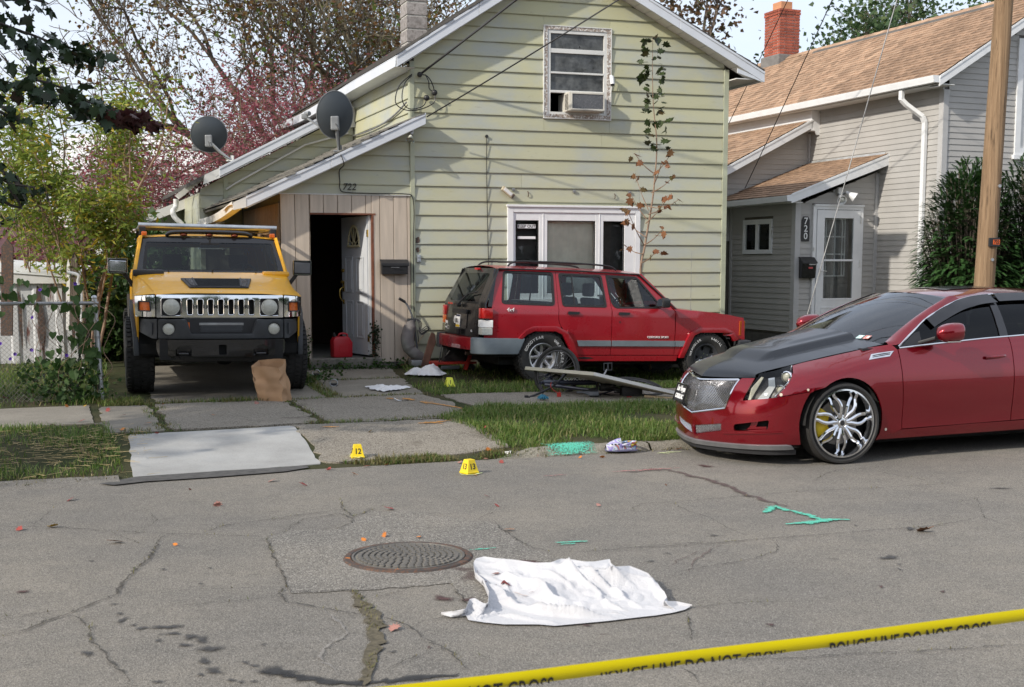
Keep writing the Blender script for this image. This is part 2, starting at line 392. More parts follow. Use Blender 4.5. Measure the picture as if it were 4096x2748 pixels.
def soft(m,scale=55,lo=.30,hi=.55,amt=1.0):
    t=NT.__new__(NT); t.m=m; t.t=m.node_tree; t._c=None; t.b=t.t.nodes['Principled BSDF']; t.o=t.t.nodes['Material Output']
    at=t.n('ShaderNodeAttribute',attribute_name='inner'); f=t.math('ADD',t.math('MULTIPLY',at.outputs['Fac'],.75),t.math('MULTIPLY',t.noise(scale,5,.7),.55)); f=t.math('MULTIPLY',t.rng(f,lo+.1,hi+.25),amt)
    tr=t.n('ShaderNodeBsdfTransparent'); mx_=t.n('ShaderNodeMixShader'); t.l(f,mx_.inputs[0]); t.l(tr.outputs[0],mx_.inputs[1]); t.l(t.b.outputs[0],mx_.inputs[2]); t.l(mx_.outputs[0],t.o.inputs[0]); return m
for _m,_s,_a in((m_oil,40,.85),(m_red,40,.9),(m_red2,30,.55),(m_crack,90,.55),(m_scratch,60,.6)): soft(_m,_s,amt=_a)
CR=[(c5,[(1025,225),(980,270),(960,320),(920,380),(850,430),(800,490),(740,550),(730,590),(600,645),(430,710),(320,755),(140,820),(0,860)],.020),
(c5,[(0,735),(250,710),(430,695)],.012),(c5,[(430,725),(500,745),(560,800),(575,880),(640,940),(720,1040),(780,1090),(810,1165)],.016),
(c5,[(1660,240),(1700,340),(1760,470),(1790,535),(1740,590),(1790,640),(2000,680),(2200,710),(2300,725)],.014),(c5,[(740,590),(1200,565),(1740,548)],.006),(c5,[(1040,665),(1400,645),(1730,605)],.009),
(c5,[(40,170),(350,175),(720,200),(1000,215),(1250,220),(1660,235)],.010),(c5,[(1230,220),(1400,165),(1660,130),(1900,95),(2150,60)],.013),
(c5,[(1790,205),(1810,170),(1900,125),(2110,90),(2200,120),(2190,150),(2100,185)],.012),(c5,[(2120,0),(2140,60),(2200,110),(2400,40)],.014),(c5,[(1660,235),(1790,200)],.010),
(c5,[(1790,535),(1820,580),(2200,565),(2240,620),(2310,680)],.012),(c5,[(890,50),(975,130),(930,175)],.007),(c5,[(700,210),(800,250),(900,290)],.007),(c5,[(340,50),(200,170)],.006),
(c3,[(620,570),(770,620),(900,710),(1000,760),(1060,835)],.013),(c3,[(650,860),(770,790),(960,730)],.009),(c3,[(1080,760),(1300,810)],.008),(c3,[(580,495),(830,430)],.008),(c3,[(800,620),(950,585),(1080,520)],.010),
(c3,[(990,420),(1040,480),(1090,560)],.012),(c3,[(2150,560),(2160,620),(2170,700)],.014),(c3,[(2170,535),(2337,520)],.008),(c3,[(1110,100),(1200,65),(1300,60)],.011),(c3,[(1190,110),(1300,190),(1370,230),(1480,262)],.012),
(c3,[(1580,265),(1750,250),(2100,220),(2337,210)],.010),(c4,[(0,580),(400,560),(870,520),(1300,490),(1500,470),(1700,460),(1900,435),(2050,410)],.012),(c4,[(890,530),(885,600),(780,635),(600,670),(300,720)],.010),
(c4,[(50,370),(50,340),(100,320),(400,300),(700,275),(1000,250),(1500,225),(1900,200)],.008),(c4,[(400,925),(700,900),(1100,890)],.007),(c4,[(500,1240),(1000,1225),(1500,1195),(1800,1180),(2337,1145)],.011),
(c4,[(300,1260),(400,1330),(470,1388)],.010),(c4,[(0,1330),(280,1270)],.010),(c4,[(270,310),(380,365),(500,405),(600,460),(720,510)],.007),(c4,[(1100,190),(1160,150),(1250,120),(1400,115),(1700,170),(1850,200)],.007),(c4,[(1880,320),(2060,290),(2100,400),(2250,450)],.006)]
MOSS=[]
for i,(f,pl,w) in enumerate(CR):
    P=[gp(*f(*p)) for p in pl]; P=[(p.x,p.y) for p in P]; MOSS.append((P,w))
    v,fc=strip(P,w*1.3,.008,.7,.03,i); put('crack',rawmesh('crack',m_crack,v,fc,lambda k:k%3==1),road)
P=[gp(*c3(*p)) for p in [(505,450),(530,480),(560,520),(600,580),(625,650),(600,750),(590,800),(578,870),(560,920)]]; GAP=[(p.x,p.y) for p in P]
v,fc=strip(GAP,.07,.0085,.5,.04,99); put('crack',MB().add(v,fc).mesh('crack',mat('gap_soil',(.10,.085,.055),.95,var=.5,vs=40,bump=.6,bs=90)),road)
for i,pl in enumerate([[(350,540),(490,655),(350,740),(360,790),(430,870)],[(150,190),(420,130)],[(200,188),(590,165)]]):
    P=[gp(*c3(*p)) for p in pl]; v,fc=strip([(p.x,p.y) for p in P],.022,.0075,.8,.04,200+i); put('scratch',rawmesh('scratch',m_scratch,v,fc,lambda k:k%3==1),road)
pp=[gp(*c3(*p)) for p in [(80,185),(190,152),(440,145),(510,100),(560,60),(760,55),(1000,90),(1120,105),(1190,110),(1300,190),(1380,245),(1500,275),(1560,330),(1560,480),(1130,560),(1040,480),(985,415),(760,432),(500,450),(205,460),(190,420),(130,280)]]
q=[];rs=random.Random(5)
for a,b in zip(pp,pp[1:]+pp[:1]):
    n=max(1,int((b-a).length/.06))
    for k in range(n): p=a.lerp(b,k/n); q.append((p.x+rs.gauss(0,.008),p.y+rs.gauss(0,.008)))
PATCH=panel(q,lambda u,v:(u,v,.004)); put('patch',PATCH.mesh('patch',m_patch),road)
pp=[gp(*c3(*p)) for p in [(-40,800),(40,835),(110,832),(180,848),(250,868),(400,886),(700,872),(1020,850),(1030,872),(800,895),(600,906),(420,940),(60,905),(20,860)]]
P=[gp(*c3(*p)) for p in [(60,850),(150,862),(260,880),(400,905),(560,908),(700,892),(900,872),(1030,860)]]; v,fc=strip([(p.x,p.y) for p in P],.085,.0062,.5,.03,77); put('tar_smear',rawmesh('tar_smear',soft(m_tar,30,amt=.9),v,fc,lambda k:k%3==1),road)
p_=gp(*c3(130,850)); v,fc=blob(p_,.12,.09,0,.0066,9,.5); put('tar_smear',rawmesh('tar_smear',m_tar,v,fc,lambda k:k==0),road)
OIL=[(760,755,32,16),(1040,797,105,14),(880,805,45,10),(1080,838,45,12),(1185,860,38,24),(1260,875,50,22),(985,882,25,8),(1150,910,45,13),(1310,935,70,26),(1270,1012,42,22),(1330,1070,65,22),(1250,1095,25,10),(1525,1018,28,10),(1585,1040,30,11),(1580,1138,26,9),(1500,1140,22,8),(1440,1130,30,12),(545,962,52,15),(985,1140,32,10),(745,714,30,6),(830,785,22,6),(145,577,38,10),(710,655,35,4),(1640,907,20,6),(1020,437,22,5),(570,386,20,4),(1250,527,24,4),(1310,430,22,4),(1000,845,20,5)]
for i,(x,y,a,b) in enumerate(OIL):
    p=gp(*c5(x,y)); e=gp(*c5(x+a,y)); k=gp(*c5(x,y-b)); v,fc=blob(p,(e-p).length*1.15,(k-p).length*1.25,0,.006+.0003*(i%5),i,.6); put('oil_stain',rawmesh('oil_stain',m_oil if i!=21 else m_red,v,fc,lambda k:k==0),road)
for i,(f,x,y,a,b,m) in enumerate([(c4,470,97,48,10,0),(c4,165,118,70,14,1),(c4,60,130,80,5,1),(c4,855,1030,40,8,0),(c4,1500,807,22,8,0),(c4,1860,835,18,8,0),(c4,1530,1095,28,6,0),(c4,1550,635,70,16,2),(c4,1610,705,12,7,2),(c4,1605,675,16,6,2),(c4,2200,228,70,5,2),(c3,1380,310,90,14,0),(c3,1090,375,70,30,1),(c3,950,490,60,18,0),(c3,1090,500,60,18,0),(c3,1660,622,30,7,0),(c3,1740,667,30,3,0),(c3,700,752,24,7,2),(c3,880,730,16,6,0),(c3,1050,345,110,10,1),(c4,1670,465,40,10,2),(c4,250,610,20,4,2),(c4,150,657,28,6,2),(c4,520,505,30,6,2),(c4,1350,447,14,4,2)]):
    p=gp(*f(x,y)); e=gp(*f(x+a,y)); k=gp(*f(x,y-b)); v,fc=blob(p,(e-p).length,(k-p).length,0,.0064+.0003*(i%5),50+i,.6); put('stain',rawmesh('stain',(m_red,m_red2,m_oil)[m],v,fc,lambda k:k==0),road)
P=[gp(*c4(*p)) for p in [(225,115),(480,175),(600,215),(700,262),(820,300),(950,335)]]; v,fc=strip([(p.x,p.y) for p in P],.09,.0078,.35,.05,31); put('smear',rawmesh('smear',soft(mat('smear',(.105,.068,.062),.85,var=.25,vs=15),22,amt=.75),v,fc,lambda k:k%3==1),road)
for k,pl in enumerate([[(380,720),(420,640),(560,560)],[(250,690),(420,600)]]):
    P=[gp(*c4(*p)) for p in pl]; v,fc=strip([(p.x,p.y) for p in P],.03,.0071,.5,.05,61+k); put('skid_mark',rawmesh('skid_mark',m_red2,v,fc,lambda k:k%3==1),road)
# patched tarmac lip in front of the new slab
pp=[gp(*p) for p in [(228,1107),(310,1091),(520,1077),(640,1070),(700,1064),(705,1070),(650,1079),(500,1091),(330,1102),(260,1110)]]
put('tar_lip',panel([(p.x,p.y) for p in pp],lambda u,v:(u,v,.012)).mesh('tar_lip',mat('tar_edge',(.075,.072,.068),.85,var=.35,vs=14,bump=.4,bs=90)),road)
# ---------------------------------------------------------------- yard terrain
t=NT('soil_and_turf'); n1=t.noise(1.2,6,.65); n2=t.noise(25,5,.7)
c=t.mix(t.rng(n1,.35,.65),(.035,.05,.016),(.085,.072,.04)); c=t.mix(t.rng(n2,.4,.7,0,.7),c,(.03,.034,.014)); t.set(col=c,rough=.95,spec=.2); t.bump(n2,.8,.03); m_soil=t.m
S_=[-60,-40,-25,-18,-14,-11,-9]+[-8+.25*i for i in range(65)]+[8.5,9,10,11,12,14,17,22,30,45,80]; T_=[0,.04,.08,.12,.2]+[.2+.2*i for i in range(1,60)]+[12.6,13.5,15,18,23,30,45,70,120]
vs=[];
for s in S_:
    for tt in T_:
        x,y=xy(s,tt); vs.append((x,y,gz(x,y)-(.06 if tt==0 else 0)))
nT=len(T_); fs=[(i*nT+j,(i+1)*nT+j,(i+1)*nT+j+1,i*nT+j+1) for i in range(len(S_)-1) for j in range(nT-1)]
terr=MB().add(vs,fs).build('lawn_ground',m_soil,smooth=60); tag(terr,'earth and turf of the two front yards',kind='structure')
x0,y0=xy(0,0)
mb=MB(); mb.add([(-300,-300,-.3),(300,-300,-.3),(300,300,-.3),(-300,300,-.3)],[(0,1,2,3)]); tag(mb.build('ground',m_soil),'flat ground reaching to the horizon',kind='structure')
# ---------------------------------------------------------------- concrete
def concrete(name,base,agg,dirt=.5,bumpk=.4,dc=(.10,.09,.07)):
    t=NT(name); c=t.mix(t.rng(t.noise(1.6,6,.6),.35,.7),tuple(k*.82 for k in base),tuple(k*1.12 for k in base)); v=t.vor(120); col=t.sep(v.outputs['Color'])
    c=t.mix(t.math('MULTIPLY',t.rng(col[0],.5,.8),agg),c,(.36,.33,.28)); c=t.mix(t.math('MULTIPLY',t.rng(col[1],.6,.9),agg),c,(.09,.07,.05))
    c=t.mix(t.rng(t.noise(2.6,7,.7),.58,.78,0,dirt),c,dc); t.set(col=c,rough=.88,spec=.3)
    t.bump(t.math('ADD',t.rng(v.outputs['Distance'],0,.6,1,0),t.noise(60,4)),bumpk,.005); return t.m
m_new=concrete('new_concrete',(.37,.37,.36),.12,.55,.2,(.3,.29,.28)); m_old=concrete('aggregate_concrete',(.25,.225,.185),.8,.75,.7,(.075,.06,.042)); m_side=concrete('old_concrete',(.235,.215,.18),.3,.75,.4,(.075,.062,.045)); m_kerb=concrete('kerb_concrete',(.26,.245,.20),.5,.6,.9)
drive=tag(bpy.data.objects.new('driveway',None),'cracked concrete driveway apron and path leading to the yellow vehicle',kind='structure'); COL.objects.link(drive)
def slab(parent,poly,m,up=.012,tilt=0,seed=0,rag=.022,name='slab',label=None):
    rs=random.Random(seed); q=[]
    for a,b in zip(poly,poly[1:]+poly[:1]):
        a=Vector(a);b=Vector(b); n=max(1,int((b-a).length/.12))
        for k in range(n): p=a.lerp(b,k/n); q.append((p.x+rs.gauss(0,rag),p.y+rs.gauss(0,rag)))
    us=[p[0] for p in q]; vv=[p[1] for p in q]
    def sf(u,v):
        x,y=xy(u,v); return (x,y,gz(x,y)+up+tilt*(u-us[0])+.004*mnoise.noise((u*2,v*2,seed)))
    mb=panel(q,sf,thick=.10,cu=rng(min(us),max(us),10),cv=rng(min(vv),max(vv),10)); o=put(name,mb.mesh(name,m,smooth=35),parent)
    if label: o['label']=label
    return o
slab(drive,[(-3.29,.10),(-1.70,.22),(-1.63,1.93),(-3.22,1.80)],m_new,.008,rag=.006,label='pale new concrete slab')
slab(drive,[(-1.67,.22),(-.9,.27),(.12,.32),(.12,1.0),(.05,1.88),(-1.6,1.93)],m_old,.014,seed=1,label='speckled aggregate slab with orange paint')
slab(drive,[(-2.82,1.98),(-1.32,2.0),(-1.30,4.32),(-2.78,4.30)],m_old,.02,seed=2); slab(drive,[(-3.42,1.95),(-2.88,1.95),(-2.85,4.35),(-3.4,4.35)],m_side,.012,seed=3)
slab(drive,[(-1.25,1.99),(.20,1.97),(.5,3.3),(.42,4.42),(-1.24,4.36)],m_old,.014,seed=4); slab(drive,[(-2.75,4.36),(-.72,4.40),(-.68,9.3),(-2.7,9.3)],m_side,.004,seed=5)
slab(drive,[(-.66,4.43),(.47,4.46),(.66,6.24),(-.62,6.24)],m_side,.008,seed=6); slab(drive,[(-.6,6.3),(.66,6.3),(1.0,8.6),(-.45,8.6)],m_side,.004,seed=7)
side=tag(bpy.data.objects.new('sidewalk',None),'old concrete sidewalk running across the yards',kind='structure'); COL.objects.link(side)
for i,a in enumerate([-3.5-1.5*k for k in range(8)]): slab(side,[(a-1.47,2.78),(a,2.78),(a,4.5),(a-1.47,4.5)],m_side,.012,seed=20+i,rag=.006)
for i,a in enumerate([.62+1.5*k for k in range(8)]): slab(side,[(a,2.8),(a+1.46,2.8),(a+1.46,4.25),(a,4.25)],m_old,.012,seed=40+i)
# kerb: low worn concrete, tapering out at the driveway
kb=tag(bpy.data.objects.new('kerb',None),'low crumbling concrete kerb along the grass strip',kind='structure'); COL.objects.link(kb)
for i in range(9):
    a=-.15+i*1.55; rs=random.Random(i)
    def kf(u,v,a=a,i=i):
        s=a+u*1.53; k=ss(-.25,.35,s)*(1-.3*ss(1.2,2.4,s)); pr=[(-.03,-.02),(-.005,.03),(.025,.062),(.085,.072),(.16,.074),(.17,-.02)]
        f=v*5; j=min(4,int(f)); t=lerp(pr[j][0],pr[j+1][0],f-j); z=lerp(pr[j][1],pr[j+1][1],f-j)
        d=.014*mnoise.noise((s*3,v*4,7))+.009*mnoise.noise((s*11,v*9,2)); x,y=xy(s,t-d); return (x,y,(z*k+d*.8) if z>0 else z)
    MB().grid(kf,44,12).build('kerb_stone',m_kerb,kb,smooth=50)
for i in range(5):
    a=-3.4-2.0*i
    def kf(u,v,a=a):
        s=a-u*1.96; pr=[(-.22,-.02),(-.2,.004),(-.05,.012),(.1,.02),(.2,.02),(.21,-.02)]; f=v*5; j=min(4,int(f)); t=lerp(pr[j][0],pr[j+1][0],f-j); z=lerp(pr[j][1],pr[j+1][1],f-j)
        d=.012*mnoise.noise((s*3,v*4,17)); x,y=xy(s,t-d); return (x,y,z+d if z>0 else z)
    MB().grid(kf,30,8).build('kerb_stone',m_road,kb,smooth=50)
# ---------------------------------------------------------------- spray paint
def spray(name,col,dens=.5):
    t=NT(name); t.set(col=col,rough=.8); n=t.noise(70,5,.7); tr=t.n('ShaderNodeBsdfTransparent'); m=t.n('ShaderNodeMixShader'); at=t.n('ShaderNodeAttribute',attribute_name='inner'); t.l(t.rng(t.math('ADD',n,t.math('MULTIPLY',at.outputs['Fac'],.22)),dens+.02,dens+.16),m.inputs[0]); t.l(tr.outputs[0],m.inputs[1]); t.l(t.b.outputs[0],m.inputs[2]); t.l(m.outputs[0],t.o.inputs[0]); return t.m
m_green=spray('green_spray_paint',(.10,.50,.36),.47); m_orange=spray('orange_spray_paint',(.55,.25,.05),.5); m_lime=spray('pale_yellow_paint',(.62,.70,.36),.42); m_pinkp=spray('faint_red_paint',(.45,.18,.17),.56)
def mark(name,pls,w,m,parent,z=.0086,terrain=False,lab=None):
    mb=MB()
    for i,pl in enumerate(pls):
        P=[gterr(*p) if terrain else gp(*p) for p in pl]; v,fc=strip([(p.x,p.y) for p in P],w*1.35,z+.0004*i,.5,.03,300+i); mb.add(v,fc)
    o=put(name,rawmesh(name,m,mb.v,mb.f,lambda k:k%3==1),parent)
    if lab: o['label']=lab
mark('spray_mark',[[c4(*p) for p in q] for q in [[(815,372),(880,340),(1010,370)],[(1000,365),(1090,395),(1180,418)],[(940,440),(1090,430),(1200,412),(1315,414)]]],.075,m_green,road,lab='green spray arrow on the road')
mark('spray_mark',[[c3(*p) for p in q] for q in [[(1500,215),(1570,212),(1660,208)],[(1530,225),(1600,220)]]],.045,m_green,road); mark('spray_mark',[[c3(1080,252),c3(1210,240)]],.03,m_green,road)
mark('spray_mark',[[c2(625,425),c2(760,445),c2(895,470)],[c2(620,424),c2(665,440)],[c2(625,422),c2(700,425)]],.06,m_orange,drive,.022,True,lab='orange spray arrow on the path')
mark('spray_mark',[[c2(600,566),c2(700,560),c2(820,546)],[c2(640,558),c2(760,570)]],.06,m_orange,drive,.022,True); mark('spray_mark',[[c2(-20,590),c2(90,590)]],.08,m_orange,drive,.024,True)
mark('spray_mark',[[c2(500,400),c2(580,415)],[c2(400,400),c2(470,410)]],.10,m_orange,drive,.02,True)
p=gp(*c2(1465,715)); s0,t0=st(p.x,p.y)
def gk(u,v):
    s=s0-.28+u*.5+.02*math.sin(v*9); x,y=xy(s,-.042+v*.17); return (x,y,.012+v*.1 if v<.7 else .094+.02*(v-.7)+.006)
gv=[];gf=[];ga=[]
for i in range(17):
    for j in range(11):
        u,v=i/16,j/10; s=s0-.24+u*.5; x,y=xy(s,-.05+.22*v); gv.append((x,y,.082*ss(0,.45,v)+.014)); ga.append(max(0,1-((u-.5)/.5)**2-((v-.45)/.5)**2))
        if i and j: a=(i-1)*11+j; gf.append((a-1,a,a+11,a+10))
me=bpy.data.meshes.new('spray_mark'); me.from_pydata(gv,[],gf); me.materials.append(m_green); at_=me.attributes.new('inner','FLOAT','POINT'); at_.data.foreach_set('value',[q*.75-.05 for q in ga]); put('spray_mark',me,kb)
mark('spray_mark',[[c2(880,892),c2(960,890),c2(1015,878)],[c2(870,884),c2(900,892)]],.03,m_lime,road); mark('spray_mark',[[c2(150,785),c2(210,795),c2(270,785)],[c2(155,775),c2(260,772)]],.03,m_lime,drive,.03,True)
mark('spray_mark',[[c2(2140,752),c2(2200,745),c2(2300,742)],[c2(2150,745),c2(2220,757)]],.03,m_lime,road); mark('spray_mark',[[c2(500,345),c2(545,345)]],.04,m_lime,drive,.03,True)
mark('spray_mark',[[c2(1850,870),c2(2050,860),c2(2290,845)],[c2(1410,900),c2(1560,892)]],.05,m_pinkp,road)
# manhole
m_iron=mat('cast_iron',(.15,.14,.125),.6,.35,var=.3,vs=18,bump=.25,bs=120,dirt=.6,dirtc=(.12,.10,.08)); m_rust=mat('rusty_iron',(.13,.068,.042),.8,.1,var=.4,vs=16,dirt=.42,dirtc=(.06,.05,.045)); m_grit=mat('grit',(.20,.185,.155),.95,var=.5,vs=90,bump=.6,bs=200)
mc=gp(932,1273); mh=thing('manhole_cover','round cast iron manhole cover with blocky tread set in the road','manhole cover',(mc.x,mc.y,0))
MB().lathe([(.338,.002),(.345,.016),(.378,.014),(.388,.004),(.388,-.03)],n=72).build('frame',m_rust,mh,smooth=40); MB().lathe([(.322,.004),(.326,.018),(.338,.017),(.338,-.02)],n=72).build('rim',m_iron,mh,smooth=40)
MB().lathe([(0,.0095),(.322,.0095)],n=64).build('lid',m_grit,mh)
blk={}
for k in range(8):
    r=.03+.037*k; n=max(5,int(2*PI*r/.043))
    for j in range(n):
        a=2*PI*(j+.5*(k%2)+.13*k)/n; key=k
        if key not in blk: blk[key]=MB().box((0,0,.006),(.027,min(.034,2*PI*r/n*.78),.013)).mesh('tread_block',m_iron,bevel=.003)
        put('tread_block',blk[key],mh,(r*math.cos(a),r*math.sin(a),.0085),(0,0,a))
# ================================================================ house 722
t=NT('green_clapboard_paint'); r=t.rand(); g1=t.noise(1.1,5,.6,stretch=(1,1,1.6)); g2=t.noise(5,6,.65,stretch=(.35,1,1.5)); z=t.sep()
c=t.mix(t.rng(g1,.40,.68,sm=True),t.mix(t.rng(z[2],2.0,6.2),(.44,.44,.325),(.48,.465,.275)),(.395,.415,.37)); c=t.mix(t.rng(g2,.5,.75,0,.55),c,(.42,.41,.25)); c=t.mix(1.0,c,t.mix(r,(.93,)*3,(1.06,)*3),'MULTIPLY')
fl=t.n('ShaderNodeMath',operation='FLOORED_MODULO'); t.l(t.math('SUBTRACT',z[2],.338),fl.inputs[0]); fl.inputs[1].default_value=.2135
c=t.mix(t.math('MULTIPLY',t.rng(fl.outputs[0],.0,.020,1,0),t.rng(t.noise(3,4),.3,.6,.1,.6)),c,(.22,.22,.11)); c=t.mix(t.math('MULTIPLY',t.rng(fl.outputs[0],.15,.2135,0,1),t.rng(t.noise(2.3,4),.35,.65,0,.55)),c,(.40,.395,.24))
c=t.mix(t.rng(t.noise(30,3,.6,stretch=(.2,1,1)),.68,.76,0,.35),c,(.2,.16,.09))
t.set(col=c,rough=t.rng(t.noise(2,3),.3,.7,.36,.55),spec=.55); t.bump(t.noise(2.2,3),.10,.03); m_clap=t.m
m_plank=mat('beige_plank_paint',(.52,.44,.36),.65,var=.13,vs=3,rnd=.06,bump=.35,bs=35,stretch=(6,6,.5),dirt=.68,dirtc=(.24,.2,.15))
m_plankb=mat('brown_plank',(.24,.15,.075),.6,var=.25,vs=4,rnd=.15,bump=.3,bs=30,stretch=(5,5,.4),dirt=.6,dirtc=(.1,.06,.035))
m_roofd=mat('grey_asphalt_shingle',(.095,.09,.085),.9,var=.3,vs=10,bump=.5,bs=160,rnd=.2,dirt=.6,dirtc=(.16,.15,.13))
m_redwood=mat('raw_door_casing',(.16,.055,.028),.7,var=.3,vs=12); m_peel=mat('peeling_wood',(.30,.24,.20),.8,var=.35,vs=14,stretch=(2,2,.6),dirt=.47,dirtc=(.72,.72,.70),bump=.5,bs=40)
m_trim=mat('pale_green_trim',(.40,.42,.31),.5,var=.12,vs=4,dirt=.65,dirtc=(.28,.28,.16))
m_ply=mat('bare_plywood',(.42,.22,.07),.6,var=.3,vs=6); m_curt=mat('beige_curtain',(.80,.75,.64),.9,var=.12,vs=5); m_curtd=mat('dark_blind',(.05,.045,.045),.8,var=.3,vs=6)
m_brass=mat('brass',(.55,.38,.10),.25,.9); m_doorw=mat('white_metal_door',(.55,.57,.60),.35,var=.08,vs=3,dirt=.64,dirtc=(.36,.36,.36)); m_cream=mat('cream_moulding',(.55,.49,.30),.5)
m_block=mat('grey_chimney_block',(.27,.25,.24),.9,var=.3,vs=9,rnd=.2,bump=.6,bs=50,dirt=.5,dirtc=(.17,.15,.14)); m_mort=mat('mortar',(.46,.45,.42),.95,var=.2,vs=20,bump=.5,bs=60)
H7=thing('house','pale green clapboard house with open front door and house number 722','house',(-2.4905,18.4,0),R(17.4))
SH=Matrix(((1,-math.sin(R(3.2)),0,0),(0,math.cos(R(3.2)),0,0),(0,0,1,0),(0,0,0,1)))
HW=Matrix.Translation((-2.4905,18.4,0))@Matrix.Rotation(R(17.4),4,'Z')@SH
def hp(a,b,z): return HW@Vector((a,b,z))
def hb(name,mb,m,**k): return mb.build(name,m,H7,xf=SH,**k)
def hbp(name,mb,m,par,**k): return mb.build(name,m,par,xf=SH,**k)
ZL=lambda a:4.62+.649*(a-.83); ZR=lambda a:4.66+.508*(6.55-a)        # undersides of the main rakes
ZG=lambda a:min(ZL(a),ZR(a)); ZLEAN=lambda a:2.55+.474*(a+1.37)
EX=.2135; Z0=.338
def board(a0,a1,z0,z1,top=None,b=0.0,lip=.026):
    """one clapboard in the front wall (a,z), upper edge cut to the roof line"""
    t0=min(z1,top(a0)) if top else z1; t1=min(z1,top(a1)) if top else z1
    pts=[(a0,z0)]
    if t0>z0+.004: pts.append((a0,t0))
    n=0
    if top:
        for k in range(1,24):
            a=lerp(a0,a1,k/24); 
            if z0<top(a): pts.append((a,min(z1,top(a))))
    if t1>z0+.004: pts.append((a1,t1))
    pts.append((a1,z0)); q=[]
    for p in pts:
        if len(q)>=2 and abs(q[-1][1]-p[1])<1e-5 and abs(q[-2][1]-p[1])<1e-5: q[-1]=p
        else: q.append(p)
    yb=lambda zz:b-lip+(zz-z0)/EX*(lip-.004); mb=MB(); n=len(q)
    mb.add([(p[0],yb(p[1]),p[1]) for p in q]+[(p[0],b+.012,p[1]) for p in q],[tuple(range(n)),tuple(range(2*n-1,n-1,-1))]+[(i,n+i,n+(i+1)%n,(i+1)%n) for i in range(n)]); return mb
rs=random.Random(3)
OPEN=[(3.11,4.18,3.96,5.31),(2.53,4.69,1.15,2.62)]
for k in range(0,30):
    z0=Z0+EX*k; z1=z0+EX
    amin=1.10
    # clip the row's ends to the gable
    lo=amin; hi=6.115
    if ZG(lo)<z0: lo=.83+(z0-4.62)/.649
    if ZG(hi)<z0: hi=6.55-(z0-4.66)/.508
    if hi-lo<.1: break
    segs=[(lo,hi,z0,z1)]
    for (oa,ob,oz0,oz1) in OPEN:
        ns=[]
        for (a0,a1,y0,y1) in segs:
            if oz1<=y0 or oz0>=y1 or oa>=a1 or ob<=a0: ns.append((a0,a1,y0,y1)); continue
            ns+=[(a0,oa,y0,y1),(ob,a1,y0,y1)]
            if y0<oz0<y1: ns.append((oa,ob,y0,oz0))
            if y0<oz1<y1: ns.append((oa,ob,oz1,y1))
        segs=ns
    for (a0,a1,y0,y1) in segs:
        cuts=[a0]
        if a1-a0>3.2 and rs.random()<.75: cuts.append(rs.uniform(a0+.9,a1-.9))
        cuts.append(a1)
        for c0,c1 in zip(cuts,cuts[1:]): hb('board',board(c0+.0015,c1-.0015,y0,y1,ZG,0,.026 if y0==z0 else .012),m_clap)
# lean-to front boards above the plank panel
for k in range(11,17):
    z0=Z0+EX*k; z1=z0+EX; lo=-.86
    if ZLEAN(lo)<z0: lo=-1.37+(z0-2.55)/.474
    if z1<2.76 or lo>1.0: continue
    hb('board',board(lo,1.085,max(z0,2.765),z1,ZLEAN,.012),m_clap)
# wall cores
CORE=mat('wall_sheathing',(.11,.10,.08),.9)
gp_=[(1.07,.1),(6.17,.1),(6.17,ZR(6.17)),(3.42,ZG(3.42)),(1.07,ZL(1.07))]
hb('wall',panel(gp_,lambda u,v:(u,.014,v),[[(oa+.04,oz0+.04),(ob-.04,oz0+.04),(ob-.04,oz1-.04),(oa+.04,oz1-.04)] for (oa,ob,oz0,oz1) in OPEN],thick=.10),CORE)
hb('wall',MB().b2((6.07,.12,.1),(6.17,9.2,4.7)),m_clap); hb('wall',MB().b2((1.075,9.1,.1),(6.17,9.2,4.7)),m_clap); hb('wall',MB().b2((1.08,.12,.1),(1.16,9.1,4.66)),CORE)
hb('floor',MB().b2((-.86,.0,.2),(6.07,9.0,.37)),mat('concrete_sill',(.12,.115,.10),.9,var=.3,vs=8,bump=.4))
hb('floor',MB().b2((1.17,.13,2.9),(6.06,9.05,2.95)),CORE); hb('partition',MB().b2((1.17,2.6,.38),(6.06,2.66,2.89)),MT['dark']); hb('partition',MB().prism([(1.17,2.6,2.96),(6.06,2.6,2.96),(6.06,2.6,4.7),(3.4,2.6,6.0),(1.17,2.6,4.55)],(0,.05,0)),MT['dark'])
# trims
hb('corner_board',MB().b2((1.03,-.034,.25),(1.098,.0,4.70)),m_trim,bevel=.004); hb('corner_board',MB().b2((6.117,-.034,.1),(6.20,.05,4.80)),m_trim,bevel=.004)
# main roof with overhangs
def slope_slab(p0,p1,b0,b1,th,up=0):
    """roof slab between (a,z) p0 and p1, thickness th"""
    d=Vector((p1[0]-p0[0],0,p1[1]-p0[1])).normalized(); n=Vector((-d.z,0,d.x)); n=n if n.z>0 else -n
    q=[Vector((p0[0],b0,p0[1]))+n*up,Vector((p1[0],b0,p1[1]))+n*up,Vector((p1[0],b0,p1[1]))+n*(up+th),Vector((p0[0],b0,p0[1]))+n*(up+th)]
    return MB().prism(q,(0,b1-b0,0))
APX=(3.383,6.42); EL=(.76,4.717); ER=(6.66,4.755)
for e in(EL,ER):
    hb('roof_deck',slope_slab(e,APX,-.27,9.5,.03,-.035),CORE); L_=math.hypot(APX[0]-e[0],APX[1]-e[1]); n=int(L_/.14)
    mb=MB()
    for i in range(n):
        p=(lerp(e[0],APX[0],i/n),lerp(e[1],APX[1],i/n)); q=(lerp(e[0],APX[0],(i+1.1)/n),lerp(e[1],APX[1],(i+1.1)/n))
        s2=slope_slab((p[0],p[1]+.012),q,-.31+rs.uniform(-.012,.012),9.52,.012,.004); mb.add(s2.v,s2.f)
    o=hb('shingles',mb,m_roofd); o['kind']='stuff'
